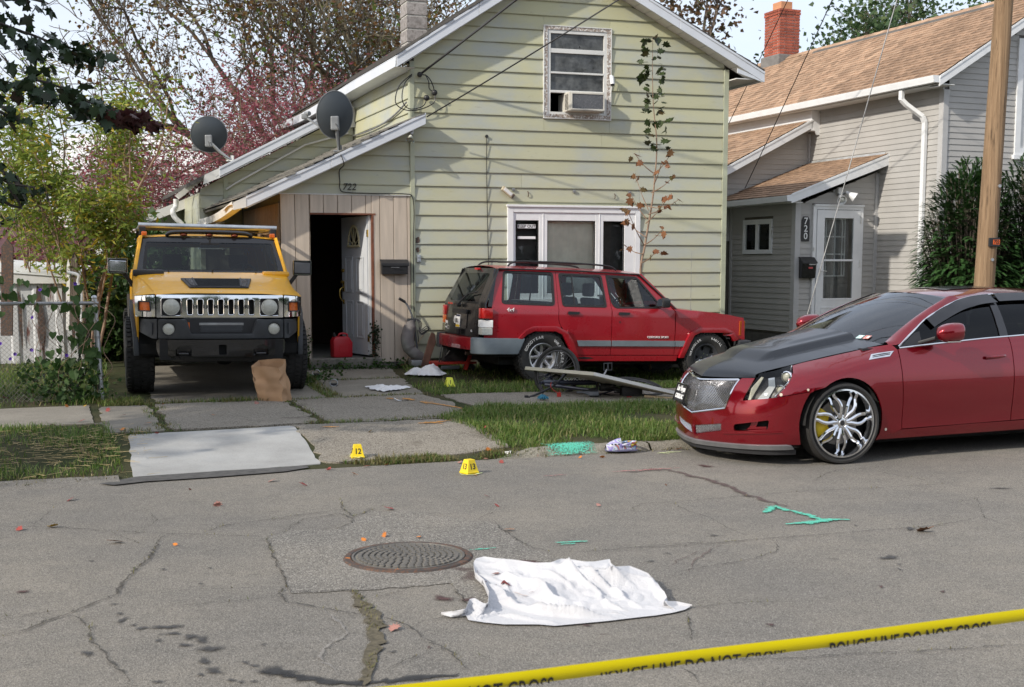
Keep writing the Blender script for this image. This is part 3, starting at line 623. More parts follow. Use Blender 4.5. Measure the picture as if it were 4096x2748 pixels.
def rake(p0,p1,h,b,th=.03,cap=True,parent=None,m=None,name='fascia'):
    q=[(p0[0],b,p0[1]),(p1[0],b,p1[1]),(p1[0],b,p1[1]-h),(p0[0],b,p0[1]-h)]; mb=MB().prism(q,(0,th,0))
    if cap: mb.prism([(p0[0],b-.012,p0[1]+.004),(p1[0],b-.012,p1[1]+.004),(p1[0],b-.012,p1[1]-.035),(p0[0],b-.012,p0[1]-.035)],(0,.012,0))
    return hb(name,mb,m or MT['alum'],bevel=.003)
rake((.77,4.725),(2.0,5.523),.165,-.295); rake((2.004,5.526),(3.38,6.419),.165,-.297); rake((3.386,6.419),(5.2,5.497),.16,-.295); rake((5.203,5.494),(6.67,4.75),.16,-.297)
# soffit panels under the rakes
for i in range(17):
    for (p,q,sg) in(((3.45,6.24),(6.6,4.63),1),((3.3,6.2),(.86,4.60),-1)):
        a0,a1=i/17,(i+1)/17-.004; A=(lerp(p[0],q[0],a0),lerp(p[1],q[1],a0)); B=(lerp(p[0],q[0],a1),lerp(p[1],q[1],a1))
        hb('soffit_panel',MB().prism([(A[0],-.262,A[1]),(B[0],-.262,B[1]),(B[0],-.262,B[1]+.012),(A[0],-.262,A[1]+.012)],(0,.255,0)),MT['white_old'])
hb('eave_soffit',MB().prism([(6.2,-.26,4.63),(6.62,-.26,4.63),(6.62,-.26,4.645),(6.2,-.26,4.645)],(0,9.7,0)),MT['white_old']); hb('fascia',MB().b2((6.63,-.29,4.60),(6.66,9.5,4.74)),MT['alum']); hb('rake_return',MB().prism([(6.2,-.29,4.72),(6.63,-.29,4.60),(6.63,-.29,4.63),(6.2,-.29,4.79)],(0,.02,0)),MT['alum'])
# left eave fascia running back, sagging toward its far end
def sag(b): return -.05*ss(2,6,b)+.08*ss(6.5,9.5,b)
mb=MB()
mb.grid(lambda u,v:(.765-.012*v,lerp(-.28,9.5,u),4.725-.155*v+sag(lerp(-.28,9.5,u))),40,1); mb.grid(lambda u,v:(.753+.3*v,lerp(-.28,9.5,u),4.57+sag(lerp(-.28,9.5,u))),40,1); hb('fascia',mb,MT['alum'])
# main left side wall boards, above the lean-to roof
for k in range(12,21):
    z0=Z0+EX*k; 
    if z0>4.56: break
    mb=MB(); z1=min(4.58,z0+EX); mb.add([(1.045,0.0,z0),(1.045,8.9,z0),(1.066,8.9,z1),(1.066,0,z1),(1.08,0,z0),(1.08,8.9,z0),(1.08,8.9,z1),(1.08,0,z1)],[(0,1,2,3),(4,7,6,5),(0,4,5,1),(3,2,6,7),(0,3,7,4),(1,5,6,2)]); hb('board',mb,m_clap)
hb('side_trim',MB().b2((1.028,-.0,3.5),(1.044,.06,4.6)),m_trim)
# plank panel of the lean-to with the doorway
DL,DR,DT=-.454,.444,2.475; pwid=.2065; a=-.878; i=0
while a<1.02:
    a1=min(a+pwid,1.028)
    def seg(x0,x1,z0,z1):
        if x1-x0>.008: hb('plank',MB().b2((x0+.004,-.014,z0),(x1-.004,.012,z1)),m_plank,bevel=.003)
    if a1<=DL or a>=DR: seg(a,a1,.30,2.745)
    elif a<DL<a1: seg(a,DL,.30,2.745); seg(DL,a1,DT+.01,2.745)
    elif a<DR<a1: seg(a,DR,DT+.01,2.745); seg(DR,a1,.30,2.745)
    else: seg(a,a1,DT+.01,2.745)
    a+=pwid
hb('wall',panel([(-.87,.2),(DL-.02,.2),(DL-.02,DT+.03),(DR+.02,DT+.03),(DR+.02,.2),(1.06,.2),(1.06,ZLEAN(1.06)),(-.87,ZLEAN(-.87))],lambda u,v:(u,.026,v),thick=.06),mat('groove_shade',(.15,.12,.10),.9))
hb('panel_trim',MB().b2((-.89,-.02,2.747),(1.03,.01,2.763)),MT['white_old']); hb('panel_trim',MB().b2((1.03,-.036,.25),(1.034,.01,2.80)),m_trim)
hb('door_frame',MB().b2((DL-.004,-.02,DT-.012),(DR+.06,.09,DT+.012)).b2((DR+.002,-.02,.40),(DR+.03,.02,DT-.012)).b2((DR-.0,.02,.40),(DR+.05,.09,DT-.012)),m_redwood); hb('door_stop',MB().b2((DR-.034,.03,.42),(DR-.002,.09,DT-.014)),MT['white_old'])
hb('lintel_edge',MB().b2((DL-.03,.03,DT-.04),(DL-.004,.09,DT)),m_redwood)
# lean-to left side: brown planks
for k in range(15):
    b0=.03+.215*k; hb('plank',MB().b2((-.902,b0+.003,.2),(-.880,b0+.212,2.62)),m_plankb)
hb('wall',MB().b2((-.878,.09,.2),(-.82,3.6,2.75)),CORE)
# dark room behind the door
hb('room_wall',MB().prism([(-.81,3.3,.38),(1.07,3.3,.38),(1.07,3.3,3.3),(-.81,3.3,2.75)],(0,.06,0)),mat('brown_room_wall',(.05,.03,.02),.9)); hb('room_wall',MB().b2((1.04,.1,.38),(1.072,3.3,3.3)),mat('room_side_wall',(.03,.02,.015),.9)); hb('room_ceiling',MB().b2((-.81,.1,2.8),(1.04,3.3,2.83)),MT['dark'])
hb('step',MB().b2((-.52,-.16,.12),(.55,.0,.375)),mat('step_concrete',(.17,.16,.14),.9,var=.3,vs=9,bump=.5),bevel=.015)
# the open door
dr=thing_door=bpy.data.objects.new('door',None); COL.objects.link(dr); dr.parent=H7; dr.location=(DR-.035,.06,.40); dr.rotation_euler=(0,0,R(-74)); dr['label']='white panelled front door standing open'
W_,HH=.86,2.05
holes=[[(-.26-.335,1.66),(-.26,1.66)][::1]]
fan=[( -.43+.185*math.cos(x),1.62+.30*math.sin(x)) for x in [PI*i/12 for i in range(13)]]
MB_=panel([(-W_,0.0),(0,0),(0,HH),(-W_,HH)],lambda u,v:(u,-.022,v),[fan],thick=.044); MB_.build('door_panel',m_doorw,dr)
pl=MB()
for (x0,x1,z0,z1) in((-.73,-.48,.92,1.46),(-.37,-.12,.92,1.46),(-.73,-.48,.24,.80),(-.37,-.12,.24,.80)):
    for (u0,u1,v0,v1) in((x0,x1,z0,z0+.022),(x0,x1,z1-.022,z1),(x0,x0+.022,z0+.022,z1-.022),(x1-.022,x1,z0+.022,z1-.022)): pl.b2((u0,-.031,v0),(u1,-.0215,v1))
    pl.b2((x0+.05,-.029,z0+.05),(x1-.05,-.0215,z1-.05))
pl.build('raised_panel',m_doorw,dr,bevel=.004)
fm=MB(); fm.tube([(x,-.026,z) for x,z in fan],.016,6,True); 
for x in(.35,1.05,1.57,2.09,2.79): fm.bar((-.43+.03*math.cos(x),-.024,1.62+.06*math.sin(x)),(-.43+.18*math.cos(x),-.024,1.62+.29*math.sin(x)),.014,.01,(0,1,0))
fm.tube([(-.43+.05*math.cos(x),-.024,1.62+.08*math.sin(x)) for x in [PI*i/8 for i in range(9)]],.008,6); fm.bar((-.64,-.03,1.61),(-.22,-.03,1.61),.02,.03,(0,1,0))
fm.build('fanlight_frame',m_cream,dr); panel(fan,lambda u,v:(u,.0,v)).build('fanlight_pane',MT['glass_clear'],dr)
k=MB(); k.cyl((-.80,-.022,1.08),(-.80,-.07,1.08),.018,.028,14).cyl((-.80,-.022,1.25),(-.80,-.05,1.25),.028,.024,14); k.build('deadbolt',m_brass,dr,smooth=40)
k=MB(); k.tube(spline([(-.80,-.03,1.0),(-.80,-.085,.96),(-.80,-.09,.86),(-.80,-.05,.79),(-.80,-.025,.78)]),.010,8); k.box((-.80,-.027,1.0),(.045,.012,.14)).box((-.80,-.027,.775),(.04,.012,.07)); k.build('handle',m_brass,dr,smooth=40)
for zz in(.25,1.8): MB().box((0.004,-.0,zz),(.02,.06,.10)).build('hinge',m_brass,dr)
# upper window
UW=bpy.data.objects.new('window',None); COL.objects.link(UW); UW.parent=H7; UW['label']='old upper sash window with torn screens'
def frame4(mb,a0,a1,z0,z1,w,b0,b1,wt=None,wb=None):
    wt=wt or w; wb=wb or w; return mb.b2((a0,b0,z0),(a0+w,b1,z1)).b2((a1-w,b0,z0),(a1,b1,z1)).b2((a0+w,b0,z1-wt),(a1-w,b1,z1)).b2((a0+w,b0,z0),(a1-w,b1,z0+wb))
hbp('casing',frame4(MB(),3.105,4.185,3.955,5.315,.055,-.036,.03,.05,.06),m_peel,UW,bevel=.004); hbp('outer_bead',frame4(MB(),3.095,4.195,3.945,5.325,.012,-.044,.0),MT['white_old'],UW)
hbp('sash_frame',frame4(MB(),3.16,4.13,4.01,5.262,.05,-.024,.05,.05,.04).b2((3.21,-.02,4.925),(4.08,.03,4.99)).b2((3.21,-.02,4.62),(4.08,.03,4.648)).b2((3.21,-.026,4.335),(4.08,.04,4.372)),MT['white_old'],UW,bevel=.004)
t=NT('torn_screen'); n=t.noise(7,5,.6); t.set(col=t.mix(t.rng(t.noise(5,6,.7),.35,.7),(.025,.027,.028),(.13,.135,.135)),rough=.25,spec=.6); tr=t.n('ShaderNodeBsdfTransparent'); m_=t.n('ShaderNodeMixShader'); t.l(t.rng(n,.66,.67,1,0),m_.inputs[0]); t.l(tr.outputs[0],m_.inputs[1]); t.l(t.b.outputs[0],m_.inputs[2]); t.l(m_.outputs[0],t.o.inputs[0])
for z0,z1 in((4.99,5.212),(4.648,4.925),(4.372,4.62)): hbp('pane',panel([(3.21,z0),(4.08,z0),(4.08,z1),(3.21,z1)],lambda u,v:(u,.012+.012*mnoise.noise((u*5,v*5,1)),v),cu=rng(3.21,4.08,10),cv=rng(z0,z1,4)),t.m,UW)
# picture window
PW_=bpy.data.objects.new('window',None); COL.objects.link(PW_); PW_.parent=H7; PW_['label']='wide three part front window with curtains'
hbp('casing',frame4(MB(),2.525,4.70,1.14,2.63,.085,-.05,.03,.10,.08),MT['white'],PW_,bevel=.006)
hbp('head_trim',MB().b2((2.505,-.075,2.612),(4.72,-.03,2.645)),MT['white'],PW_,bevel=.004)
fr_=MB()
for x0,x1 in((2.612,2.655),(3.03,3.165),(3.955,4.085),(4.44,4.615)): fr_.b2((x0,-.032,1.22),(x1,.04,2.53))
fr_.b2((2.655,-.03,2.41),(4.44,.04,2.53)).b2((2.655,-.03,1.22),(4.44,.04,1.30)); 
for x in(3.097,4.02): fr_.b2((x-.006,-.04,1.22),(x+.006,-.03,2.53))
hbp('sash_frame',fr_,MT['white'],PW_,bevel=.003)
for x0,x1 in((2.655,3.03),(3.165,3.955),(4.085,4.44)):
    hbp('pane',MB().b2((x0,.006,1.30),(x1,.01,2.41)),MT['glass_clear'],PW_)
    hbp('pane_seal',frame4(MB(),x0,x1,1.30,2.41,.010,-.02,.004),MT['rubber_seal'],PW_)
hbp('curtain',MB().grid(lambda u,v:(3.1+.95*u,.09+.006*math.sin(u*46+2*v)+.012*math.sin(u*11+3*v),lerp(1.2,2.5,v)),80,4),m_curt,PW_,smooth=60)
for x0,x1 in((2.6,3.1),(4.05,4.5)): hbp('blind',MB().b2((x0,.10,1.2),(x1,.11,2.5)),m_curtd,PW_)
sg=MB().b2((2.70,-.004,2.292),(2.985,.004,2.35)); hbp('notice',sg,MT['print_white'],PW_); hbp('notice',MB().b2((2.70,-.004,2.13),(2.985,.004,2.17)),MT['print_white'],PW_)
MB().text('KEEP OUT',.062,basis((2.842,-.006,2.32),(1,0,0),(0,0,1)),.001,bold=.001).build('notice_lettering',MT['print_black'],PW_,xf=SH)
# numbers and small fittings on the wall
MB().text('722',.135,basis((.115,-.034,2.862),(1,0,.0),(0,0,1)),.006,ital=.25).build('house_number',MT['print_black'],H7,xf=SH)
for x,z,m in((2.62,2.87,0),(3.6,2.86,0),(4.52,2.86,0),(2.855,2.795,1),(4.27,2.785,1)):
    if m: hb('hook',MB().tube([(x,-.02,z+.05),(x,-.045,z+.03),(x,-.045,z-.01),(x,-.03,z-.03)],.007,6),m_rust)
    else: hb('bracket',MB().box((x,-.03,z),(.045,.02,.04)).cyl((x-.01,-.04,z),(x-.01,-.05,z),.006,n=8).cyl((x+.012,-.04,z),(x+.012,-.05,z),.006,n=8),MT['dullsteel'])
for x,z,s_ in((1.118,2.10,.045),(1.13,1.96,.03)): 
    v,f_=blob((0,0),s_,s_*1.1,0,0,int(z*10),.3,16); MB().add([(x+p[0],-.0285+.0,z+p[1]) for p in v],f_).build('rust_stain',m_rust,H7,xf=SH)
hb('outlet_box',MB().box((1.145,-.03,1.83),(.055,.03,.11)).cyl((1.145,-.046,1.855),(1.145,-.055,1.855),.014,n=10).cyl((1.145,-.046,1.80),(1.145,-.055,1.80),.014,n=10),MT['steel'],bevel=.004)
# lean-to roof
LT0,LT1=(-1.52,2.63),(1.16,3.90)
hb('roof_deck',slope_slab(LT0,LT1,-.27,3.7,.03,-.03),CORE); n=20; mb=MB()
for i in range(n):
    p=(lerp(LT0[0],LT1[0],i/n),lerp(LT0[1],LT1[1],i/n)); q=(lerp(LT0[0],LT1[0],(i+1.1)/n),lerp(LT0[1],LT1[1],(i+1.1)/n)); s2=slope_slab((p[0],p[1]+.016),q,-.315+rs.uniform(-.015,.015),3.7,.014,.012+.008*math.sin(i*.9)); mb.add(s2.v,s2.f)
o=hb('shingles',mb,mat('weathered_shingle',(.20,.19,.17),.9,var=.3,vs=10,bump=.5,bs=120,dirt=.55,dirtc=(.32,.31,.28))); o['kind']='stuff'
rake((-1.40,2.695),(-.2,3.262),.155,-.296); rake((-.197,3.264),(1.19,3.925),.155,-.298)
hb('soffit_panel',MB().prism([(-1.38,-.262,2.53),(1.06,-.262,3.70),(1.06,-.262,3.715),(-1.38,-.262,2.545)],(0,.25,0)),MT['white_old'])
def gutter(p0,p1,w,h,sagf=None,n=16):
    pr=[(0,0),(-w*.95,0),(-w,h*.35),(-w*1.1,h*.75),(-w*1.12,h),(-w*.98,h),(-w*.88,h*.4),(-w*.8,.012),(-.012,.012),(0,h)]; m=len(pr)-1
    def f(u,v):
        j=min(m-1,int(v*m)); t_=v*m-j; x=lerp(pr[j][0],pr[j+1][0],t_); z=lerp(pr[j][1],pr[j+1][1],t_); P=Vector(p0).lerp(Vector(p1),u); s_=sagf(u) if sagf else 0
        return (P.x+x,P.y,P.z+z+s_)
    return MB().grid(f,n,m)
hb('gutter',gutter((-1.46,-.30,2.52),(-1.46,3.6,2.44),.12,.10,lambda u:-.05*math.sin(PI*u)-.04*u),MT['white_old'],smooth=40); hb('gutter_end',MB().prism([(-1.40,-.302,2.695),(-1.58,-.302,2.60),(-1.58,-.302,2.50),(-1.40,-.302,2.54)],(0,.015,0)),MT['white_old']); hb('peeled_flashing',MB().grid(lambda u,v:(lerp(-1.42,-1.62,v),lerp(-.27,.5,u),2.56+.09*(1-v)+.05*math.sin(3*u+v*2)*u),8,4),m_ply)
def pipe(pts,r,name='downspout',m=None):
    P=spline(pts,7); return hb(name,MB().tube(P,[r*(1+.10*(i%2)) for i in range(len(P))],10),m or MT['white_old'],smooth=60)
pipe([(-1.56,2.9,2.42),(-1.56,2.9,2.30),(-1.54,2.95,2.2),(-1.42,3.05,2.13),(-1.3,3.1,2.10),(-1.25,3.1,2.0)],.04)
# left wing set back
ZW=lambda a:3.32-.16+.517*(a+1.26)
for k in range(9,19):
    z0=Z0+EX*k; z1=z0+EX; lo=-1.56
    if ZW(lo)<z0: lo=-1.26+(z0-3.16)/.517
    if lo<1.0: hb('board',board(lo,1.04,z0,z1,ZW,3.6),m_clap)
hb('wall',MB().prism([(-1.56,3.615,.2),(1.06,3.615,.2),(1.06,3.615,ZW(1.06)),(-1.56,3.615,ZW(-1.56))],(0,.1,0)),CORE); hb('wall',MB().b2((-1.58,3.6,.2),(-1.5,7.9,2.95)),m_clap)
hb('corner_board',MB().b2((-1.18,3.56,1.9),(-1.11,3.6,3.2)),m_trim)
for k in range(9,12): hb('board',board(-1.12,-.9,Z0+EX*k,Z0+EX*(k+1),None,3.59),m_clap)
hb('roof_deck',slope_slab((-1.75,3.06),(.9,4.45),3.3,8.4,.06,-.02),m_roofd)
rake((-1.28,3.345),(.62,4.33),.15,3.28); hb('soffit_panel',MB().prism([(-1.3,3.29,3.16),(.6,3.29,4.15),(.6,3.29,4.165),(-1.3,3.29,3.175)],(0,.3,0)),MT['white_old'])
def wg(u,v):
    s_=u; P=Vector((-1.30,3.28,3.19)).lerp(Vector((-1.80,4.6,2.90)),s_); return (P.x-.11*v-.03*math.sin(u*5),P.y,P.z+.03*math.sin(u*4)+.10*abs(v-.4))
hb('gutter',MB().grid(wg,14,5),MT['white_old'],smooth=40); hb('fascia',MB().prism([(-1.27,3.285,3.34),(-1.27,3.285,3.18),(-1.55,3.285,3.06),(-1.52,3.285,3.22)],(0,.03,0)),MT['white_old'])
hb('conduit',MB().tube([(.95,3.55,4.0),(.2,3.52,3.78),(-1.0,3.52,3.1),(-1.15,3.52,3.0)],.017,8),MT['white_old'],smooth=50)
pipe([(-1.86,4.6,2.88),(-1.87,4.6,2.74),(-1.93,4.5,2.66),(-1.9,4.45,2.55),(-1.78,4.4,2.42),(-1.74,4.4,2.28),(-1.6,4.4,2.2),(-1.45,4.4,2.16)],.045)
hb('small_window',frame4(MB(),-1.62,-1.18,2.0,2.46,.07,3.55,3.6).b2((-1.55,3.57,2.07),(-1.25,3.59,2.39)),MT['white'])
hb('low_wing_wall',MB().prism([(-2.05,6.2,.2),(-1.5,6.2,.2),(-1.5,6.2,2.85),(-2.05,6.2,2.62)],(0,1.5,0)),m_clap); hb('low_wing_roof',slope_slab((-2.25,2.58),(-1.4,2.95),5.9,8,.06),m_roofd); hb('fascia',MB().prism([(-2.25,5.88,2.66),(-1.45,5.88,3.0),(-1.45,5.88,2.82),(-2.25,5.88,2.5)],(0,.03,0)),MT['white_old'])
# conduit clipped along the main side wall
hb('conduit',MB().tube(spline([(1.02,.12,4.12),(1.02,.7,4.02),(1.02,1.5,3.95),(1.02,2.6,3.93),(1.02,3.5,3.95)]),.014,8),MT['dullsteel'],smooth=50)
hb('trim_end',MB().b2((.95,3.5,4.1),(1.06,3.56,4.45)),MT['white_old'])
# chimney of grey blocks
ch=bpy.data.objects.new('chimney',None); COL.objects.link(ch); ch.parent=H7
hbp('mortar',MB().b2((1.86,3.01,5.2),(2.19,3.39,7.6)),m_mort,ch)
for k in range(10):
    z0=5.28+.225*k
    hbp('chimney_block',MB().b2((1.845,2.995,z0),(2.205,3.405,z0+.195)).b2((1.85,3.0,z0),(2.2,3.4,z0+.2)),m_block,ch,bevel=.008)
# ================================================================ house 720
m_vin=mat('grey_vinyl_siding',(.40,.388,.37),.5,var=.07,vs=2,rnd=.04,dirt=.72,dirtc=(.22,.21,.19),spec=.4); m_vtrim=mat('grey_corner_trim',(.45,.445,.44),.5,var=.05)
t=NT('tan_shingle'); r=t.rand(); n=t.noise(3,4); v=t.vor(6.0); colr=t.sep(v.outputs['Color'])
c=t.mix(t.rng(n,.3,.7),(.27,.172,.112),(.36,.248,.168)); c=t.mix(1.0,c,t.mix(colr[0],(.72,)*3,(1.28,)*3),'MULTIPLY'); c=t.mix(1.0,c,t.mix(r,(.78,)*3,(1.2,)*3),'MULTIPLY'); c=t.mix(t.rng(t.noise(120,2),.55,.7,0,.35),c,(.14,.08,.05)); t.set(col=c,rough=.9,spec=.25); t.bump(t.noise(140,3),.5,.004); m_shing=t.m
m_brick=mat('red_brick',(.33,.085,.05),.85,var=.25,vs=8,rnd=.3,bump=.5,bs=70); m_clay=mat('clay_flue',(.52,.25,.13),.8,var=.12,vs=6); m_cem=mat('cement_flashing',(.17,.165,.16),.9,var=.2,vs=8,bump=.4)
m_flash=mat('flashing',(.55,.56,.56),.4,.5); m_vent=mat('ridge_vent',(.10,.09,.08),.8)
H0=thing('house','grey vinyl sided house with tan shingle roof and white front door 720','house',(7.45,22.0,0),R(22))
NW=Matrix.Translation((7.45,22.0,0))@Matrix.Rotation(R(22),4,'Z')
def npnt(a,b,z): return NW@Vector((a,b,z))
def nb(name,mb,m,par=None,**k): return mb.build(name,m,par or H0,**k)
EV=.102; GB=.05
def sboard(p0,p1,z0,z1,nrm,top=None,lip=.014):
    """one vinyl course between plan points p0,p1; wall faces nrm; upper edge cut to top(t)"""
    p0=Vector(p0);p1=Vector(p1);nr=Vector(nrm); q=[]
    N_=14 if top else 1
    up=[]
    for k in range(N_+1):
        t=k/N_; zt=min(z1,top(t)) if top else z1
        if zt>z0+.003: up.append((t,zt))
    if len(up)<2: return None
    t0,t1=up[0][0],up[-1][0]; q=[(t0,z0)]+up+[(t1,z0)]; n=len(q)
    fp=lambda t,z:tuple(p0.lerp(p1,t)+nr*(lip-(z-z0)/EV*(lip-.002)))+(z,)
    bp=lambda t,z:tuple(p0.lerp(p1,t)-nr*.008)+(z,)
    return MB().add([fp(*a) for a in q]+[bp(*a) for a in q],[tuple(range(n)),tuple(range(2*n-1,n-1,-1))]+[(i,n+i,n+(i+1)%n,(i+1)%n) for i in range(n)])
def rows(p0,p1,zb,zt,nrm,top=None,openings=(),par=None,zoff=0.0):
    P0=Vector(p0);P1=Vector(p1);Ln=(P1-P0).length; k=0
    z=zb+zoff
    while z<zt-.01:
        z0,z1=z,min(z+EV,zt); z+=EV; segs=[(0,1)]
        for (u0,u1,w0,w1) in openings:
            if w1<=z0+.02 or w0>=z1-.02: continue
            ns=[]
            for a,b in segs:
                if u1/Ln<=a or u0/Ln>=b: ns.append((a,b))
                else:
                    if u0/Ln>a: ns.append((a,u0/Ln))
                    if u1/Ln<b: ns.append((u1/Ln,b))
            segs=ns
        for a,b in segs:
            if (b-a)*Ln<.01: continue
            m=sboard(P0.lerp(P1,a),P0.lerp(P1,b),z0,z1,nrm,(lambda t,a=a,b=b:top(a+(b-a)*t)) if top else None)
            if m: nb('siding_board',m,m_vin,par)
ZR0=lambda a:4.93+.607*(a+.35)     # roof plane, left slope
WTOP=4.80
# side wall, facing left
rows((0,3.9),(0,.0),.35,WTOP,(-1,0)); rows((0,9),(0,3.9),4.2,WTOP,(-1,0))
nb('wall',MB().b2((.014,.02,.1),(.1,9.2,4.85)).prism([(.02,.014,.1),(5.2,.014,.1),(5.2,.014,4.8),(2.6,.014,6.35),(.02,.014,4.8)],(0,.09,0)).b2((5.1,.1,.1),(5.2,9.2,4.85)).b2((.1,9.1,.1),(5.1,9.2,4.8)),mat('sheathing_grey',(.13,.125,.12),.9))
# front gable
def gt(t):
    a=.1+t*5.0; return (ZR0(a) if a<2.6 else ZR0(5.2-a))-.16
rows((.1,0),(5.1,0),.35,6.5,(0,-1),gt,[(1.50,2.5,3.65,5.7)])
nb('corner_post',MB().b2((-.028,-.028,.2),(.09,.0,4.74)).b2((-.028,0,.2),(0,.09,4.80)),m_vtrim,bevel=.005)
gw=frame4(MB(),1.58,2.62,3.68,5.70,.12,-.04,.03); nb('window',gw,MT['white']); nb('pane',MB().b2((1.7,-.01,3.8),(2.5,.0,5.58)).b2((1.7,.02,3.8),(2.5,.03,5.58)),MT['white_old']); nb('window_sill',MB().b2((1.54,-.07,3.60),(2.66,.0,3.675)),MT['white'])
# roof deck + shingles: nearest 300 tabs of the big slope single, the rest joined
RIDGE=(2.55,ZR0(2.55)); EAVE=(-.36,ZR0(-.36))
def rdeck(p0,p1,b0,b1,th,m=None,par=None):
    return nb('roof_deck',slope_slab(p0,p1,b0,b1,th,-.06),m or CORE,par)
rdeck(EAVE,RIDGE,-.28,11.0,.05); rdeck((5.5,EAVE[1]),RIDGE,-.28,11,.05,m_shing)
_tab={}
def tab(w,l):
    k=(round(w,2),round(l,2))
    if k not in _tab: _tab[k]=MB().add([(0,0,.017),(w-.006,0,.017),(w-.006,l,.004),(0,l,.004),(0,0,.0),(w-.006,0,0)],[(0,1,2,3),(4,5,1,0),(0,3,4),(1,5,2)]).mesh('shingle',m_shing)
    return _tab[k]
def shingles(e,rg,b0,b1,singles,par=None,fnb0=None,row=.142,tw=.30):
    """tabs in courses from the eave line (a,z) e up to rg; course runs along b"""
    par=par or H0; d=Vector((rg[0]-e[0],0,rg[1]-e[1])); Ln=d.length; d.normalize(); bd=Vector((0,1,0)); n=d.cross(bd); n=n if n.z>0 else -n; xb=-bd if d.cross(bd).z<0 else bd
    rows_=int(Ln/row); rest=MB(); cnt=0; rr=random.Random(int(b1*10)); lst=[]
    for i in range(rows_):
        off=rr.uniform(0,tw); b=b0-off
        while b<b1:
            w=tw*rr.choice((.5,.75,1.0,1.0)); c0=max(b,b0); c1=min(b+w,b1)
            if c1-c0>.04: lst.append((i,c0,c1))
            b+=w
    lst.sort(key=lambda q:(q[1]+q[0]*.05))
    for j,(i,c0,c1) in enumerate(lst):
        o=Vector((e[0],0,e[1]))+d*(i*row)+n*.001; l=row*1.25
        if j<singles:
            me=tab(c1-c0,l); ob=put('shingle',me,par)
            M=Matrix(((0,d.x,n.x,o.x),(1,d.y,n.y,c0),(0,d.z,n.z,o.z),(0,0,0,1))); ob.matrix_local=M
        else:
            w=c1-c0-.006; q=[o+Vector((0,c0,0))+n*.017,o+Vector((0,c0+w,0))+n*.017,o+Vector((0,c0+w,0))+d*l+n*.004,o+Vector((0,c0,0))+d*l+n*.004,o+Vector((0,c0,0)),o+Vector((0,c0+w,0))]
            rest.add(q,[(0,1,2,3),(4,5,1,0)])
    o=rest.build('shingles',m_shing,par); o['kind']='stuff'
roof=bpy.data.objects.new('roof',None); COL.objects.link(roof); roof.parent=H0
shingles((-.40,EAVE[1]-.02),RIDGE,-.30,11.0,300,roof)
mb=MB()
for k in range(40):
    b=-.3+.28*k; mb.prism([(RIDGE[0]-.16,b,RIDGE[1]-.075),(RIDGE[0],b,RIDGE[1]+.035),(RIDGE[0]+.16,b,RIDGE[1]-.075),(RIDGE[0],b,RIDGE[1]+.0)],(0,.275,.008))
nb('ridge_caps',mb,m_shing,roof)
nb('ridge_vent',MB().prism([(RIDGE[0]-.24,1.0,RIDGE[1]-.135),(RIDGE[0]-.165,1.0,RIDGE[1]-.06),(RIDGE[0]-.165,1.0,RIDGE[1]-.1)],(0,6.2,0)),m_vent,roof)
# rakes, soffits and gutter
def nrake(p0,p1,h,b,th=.03): 
    return nb('fascia',MB().prism([(p0[0],b,p0[1]),(p1[0],b,p1[1]),(p1[0],b,p1[1]-h),(p0[0],b,p0[1]-h)],(0,th,0)).prism([(p0[0],b-.01,p0[1]+.003),(p1[0],b-.01,p1[1]+.003),(p1[0],b-.01,p1[1]-.04),(p0[0],b-.01,p0[1]-.04)],(0,.01,0)),MT['white'],bevel=.003)
nrake((-.36,ZR0(-.36)-.015),(2.55,ZR0(2.55)-.015),.17,-.30); nrake((2.554,ZR0(2.55)-.015),(5.5,ZR0(-.4)-.015),.17,-.30)
nb('soffit_panel',MB().prism([(-.34,-.27,4.74),(2.55,-.27,6.5),(2.55,-.27,6.512),(-.34,-.27,4.752)],(0,.262,0)),MT['white']); 
for k in range(22): nb('soffit_panel',MB().b2((-.36,-.27+.44*k,4.775),(-.016,.165+.44*k,4.79)),MT['white_old'])
nb('gutter',gutter((-.36,-.29,4.80),(-.36,10.5,4.78),.125,.115,None,10),MT['white'],smooth=40); nb('gutter_end',MB().prism([(-.36,-.295,4.80),(-.36,-.295,4.915),(-.50,-.295,4.915),(-.485,-.295,4.84),(-.47,-.295,4.80)],(0,.008,0)),MT['white'])
def npipe(pts,w,name='downspout'):
    P=[Vector(p) for p in pts]; mb=MB()
    for a,b in zip(P,P[1:]): mb.bar(a,b+(b-a).normalized()*.01,w*.8,w,(0,1,0) if abs((b-a).normalized().y)<.9 else (1,0,0))
    return nb(name,mb,MT['white'],bevel=.008)
npipe([(-.40,.62,4.80),(-.40,.62,4.62),(-.33,.57,4.53),(-.10,.42,4.32),(-.058,.40,4.22),(-.058,.40,.4)],.085)
# rear lean-to with its own roof, behind the porch
rows((0,3.9),(-2.3,3.9),2.2,4.4,(0,-1),lambda t:4.52-.5*2.3*t)
nb('wall',MB().prism([(0,3.91,.2),(-2.3,3.91,.2),(-2.3,3.91,3.38),(0,3.91,4.5)],(0,.1,0)),CORE)
rdeck((-2.5,3.42),(-.14,4.60),3.6,9,.05)
lean=bpy.data.objects.new('lean_to_roof',None); COL.objects.link(lean); lean.parent=H0
shingles((-2.55,3.42),(-.14,4.62),3.56,9.0,0,lean)
nrake((-2.5,3.43),(-.15,4.61),.17,3.55); nb('frieze',MB().b2((-.20,3.55,4.38),(-.02,9,4.77)),MT['white']); nb('rake_return',MB().prism([(-.15,3.545,4.62),(.0,3.545,4.74),(.0,3.545,4.30),(-.06,3.545,4.30),(-.15,3.545,4.42)],(0,.04,0)),MT['white'])
nb('corner_post',MB().b2((-.04,3.84,3.6),(-.0,3.9,4.35)),m_vtrim)
nb('shed_wall',MB().b2((-2.3,3.95,.2),(-2.2,8.9,3.2)),m_vin)
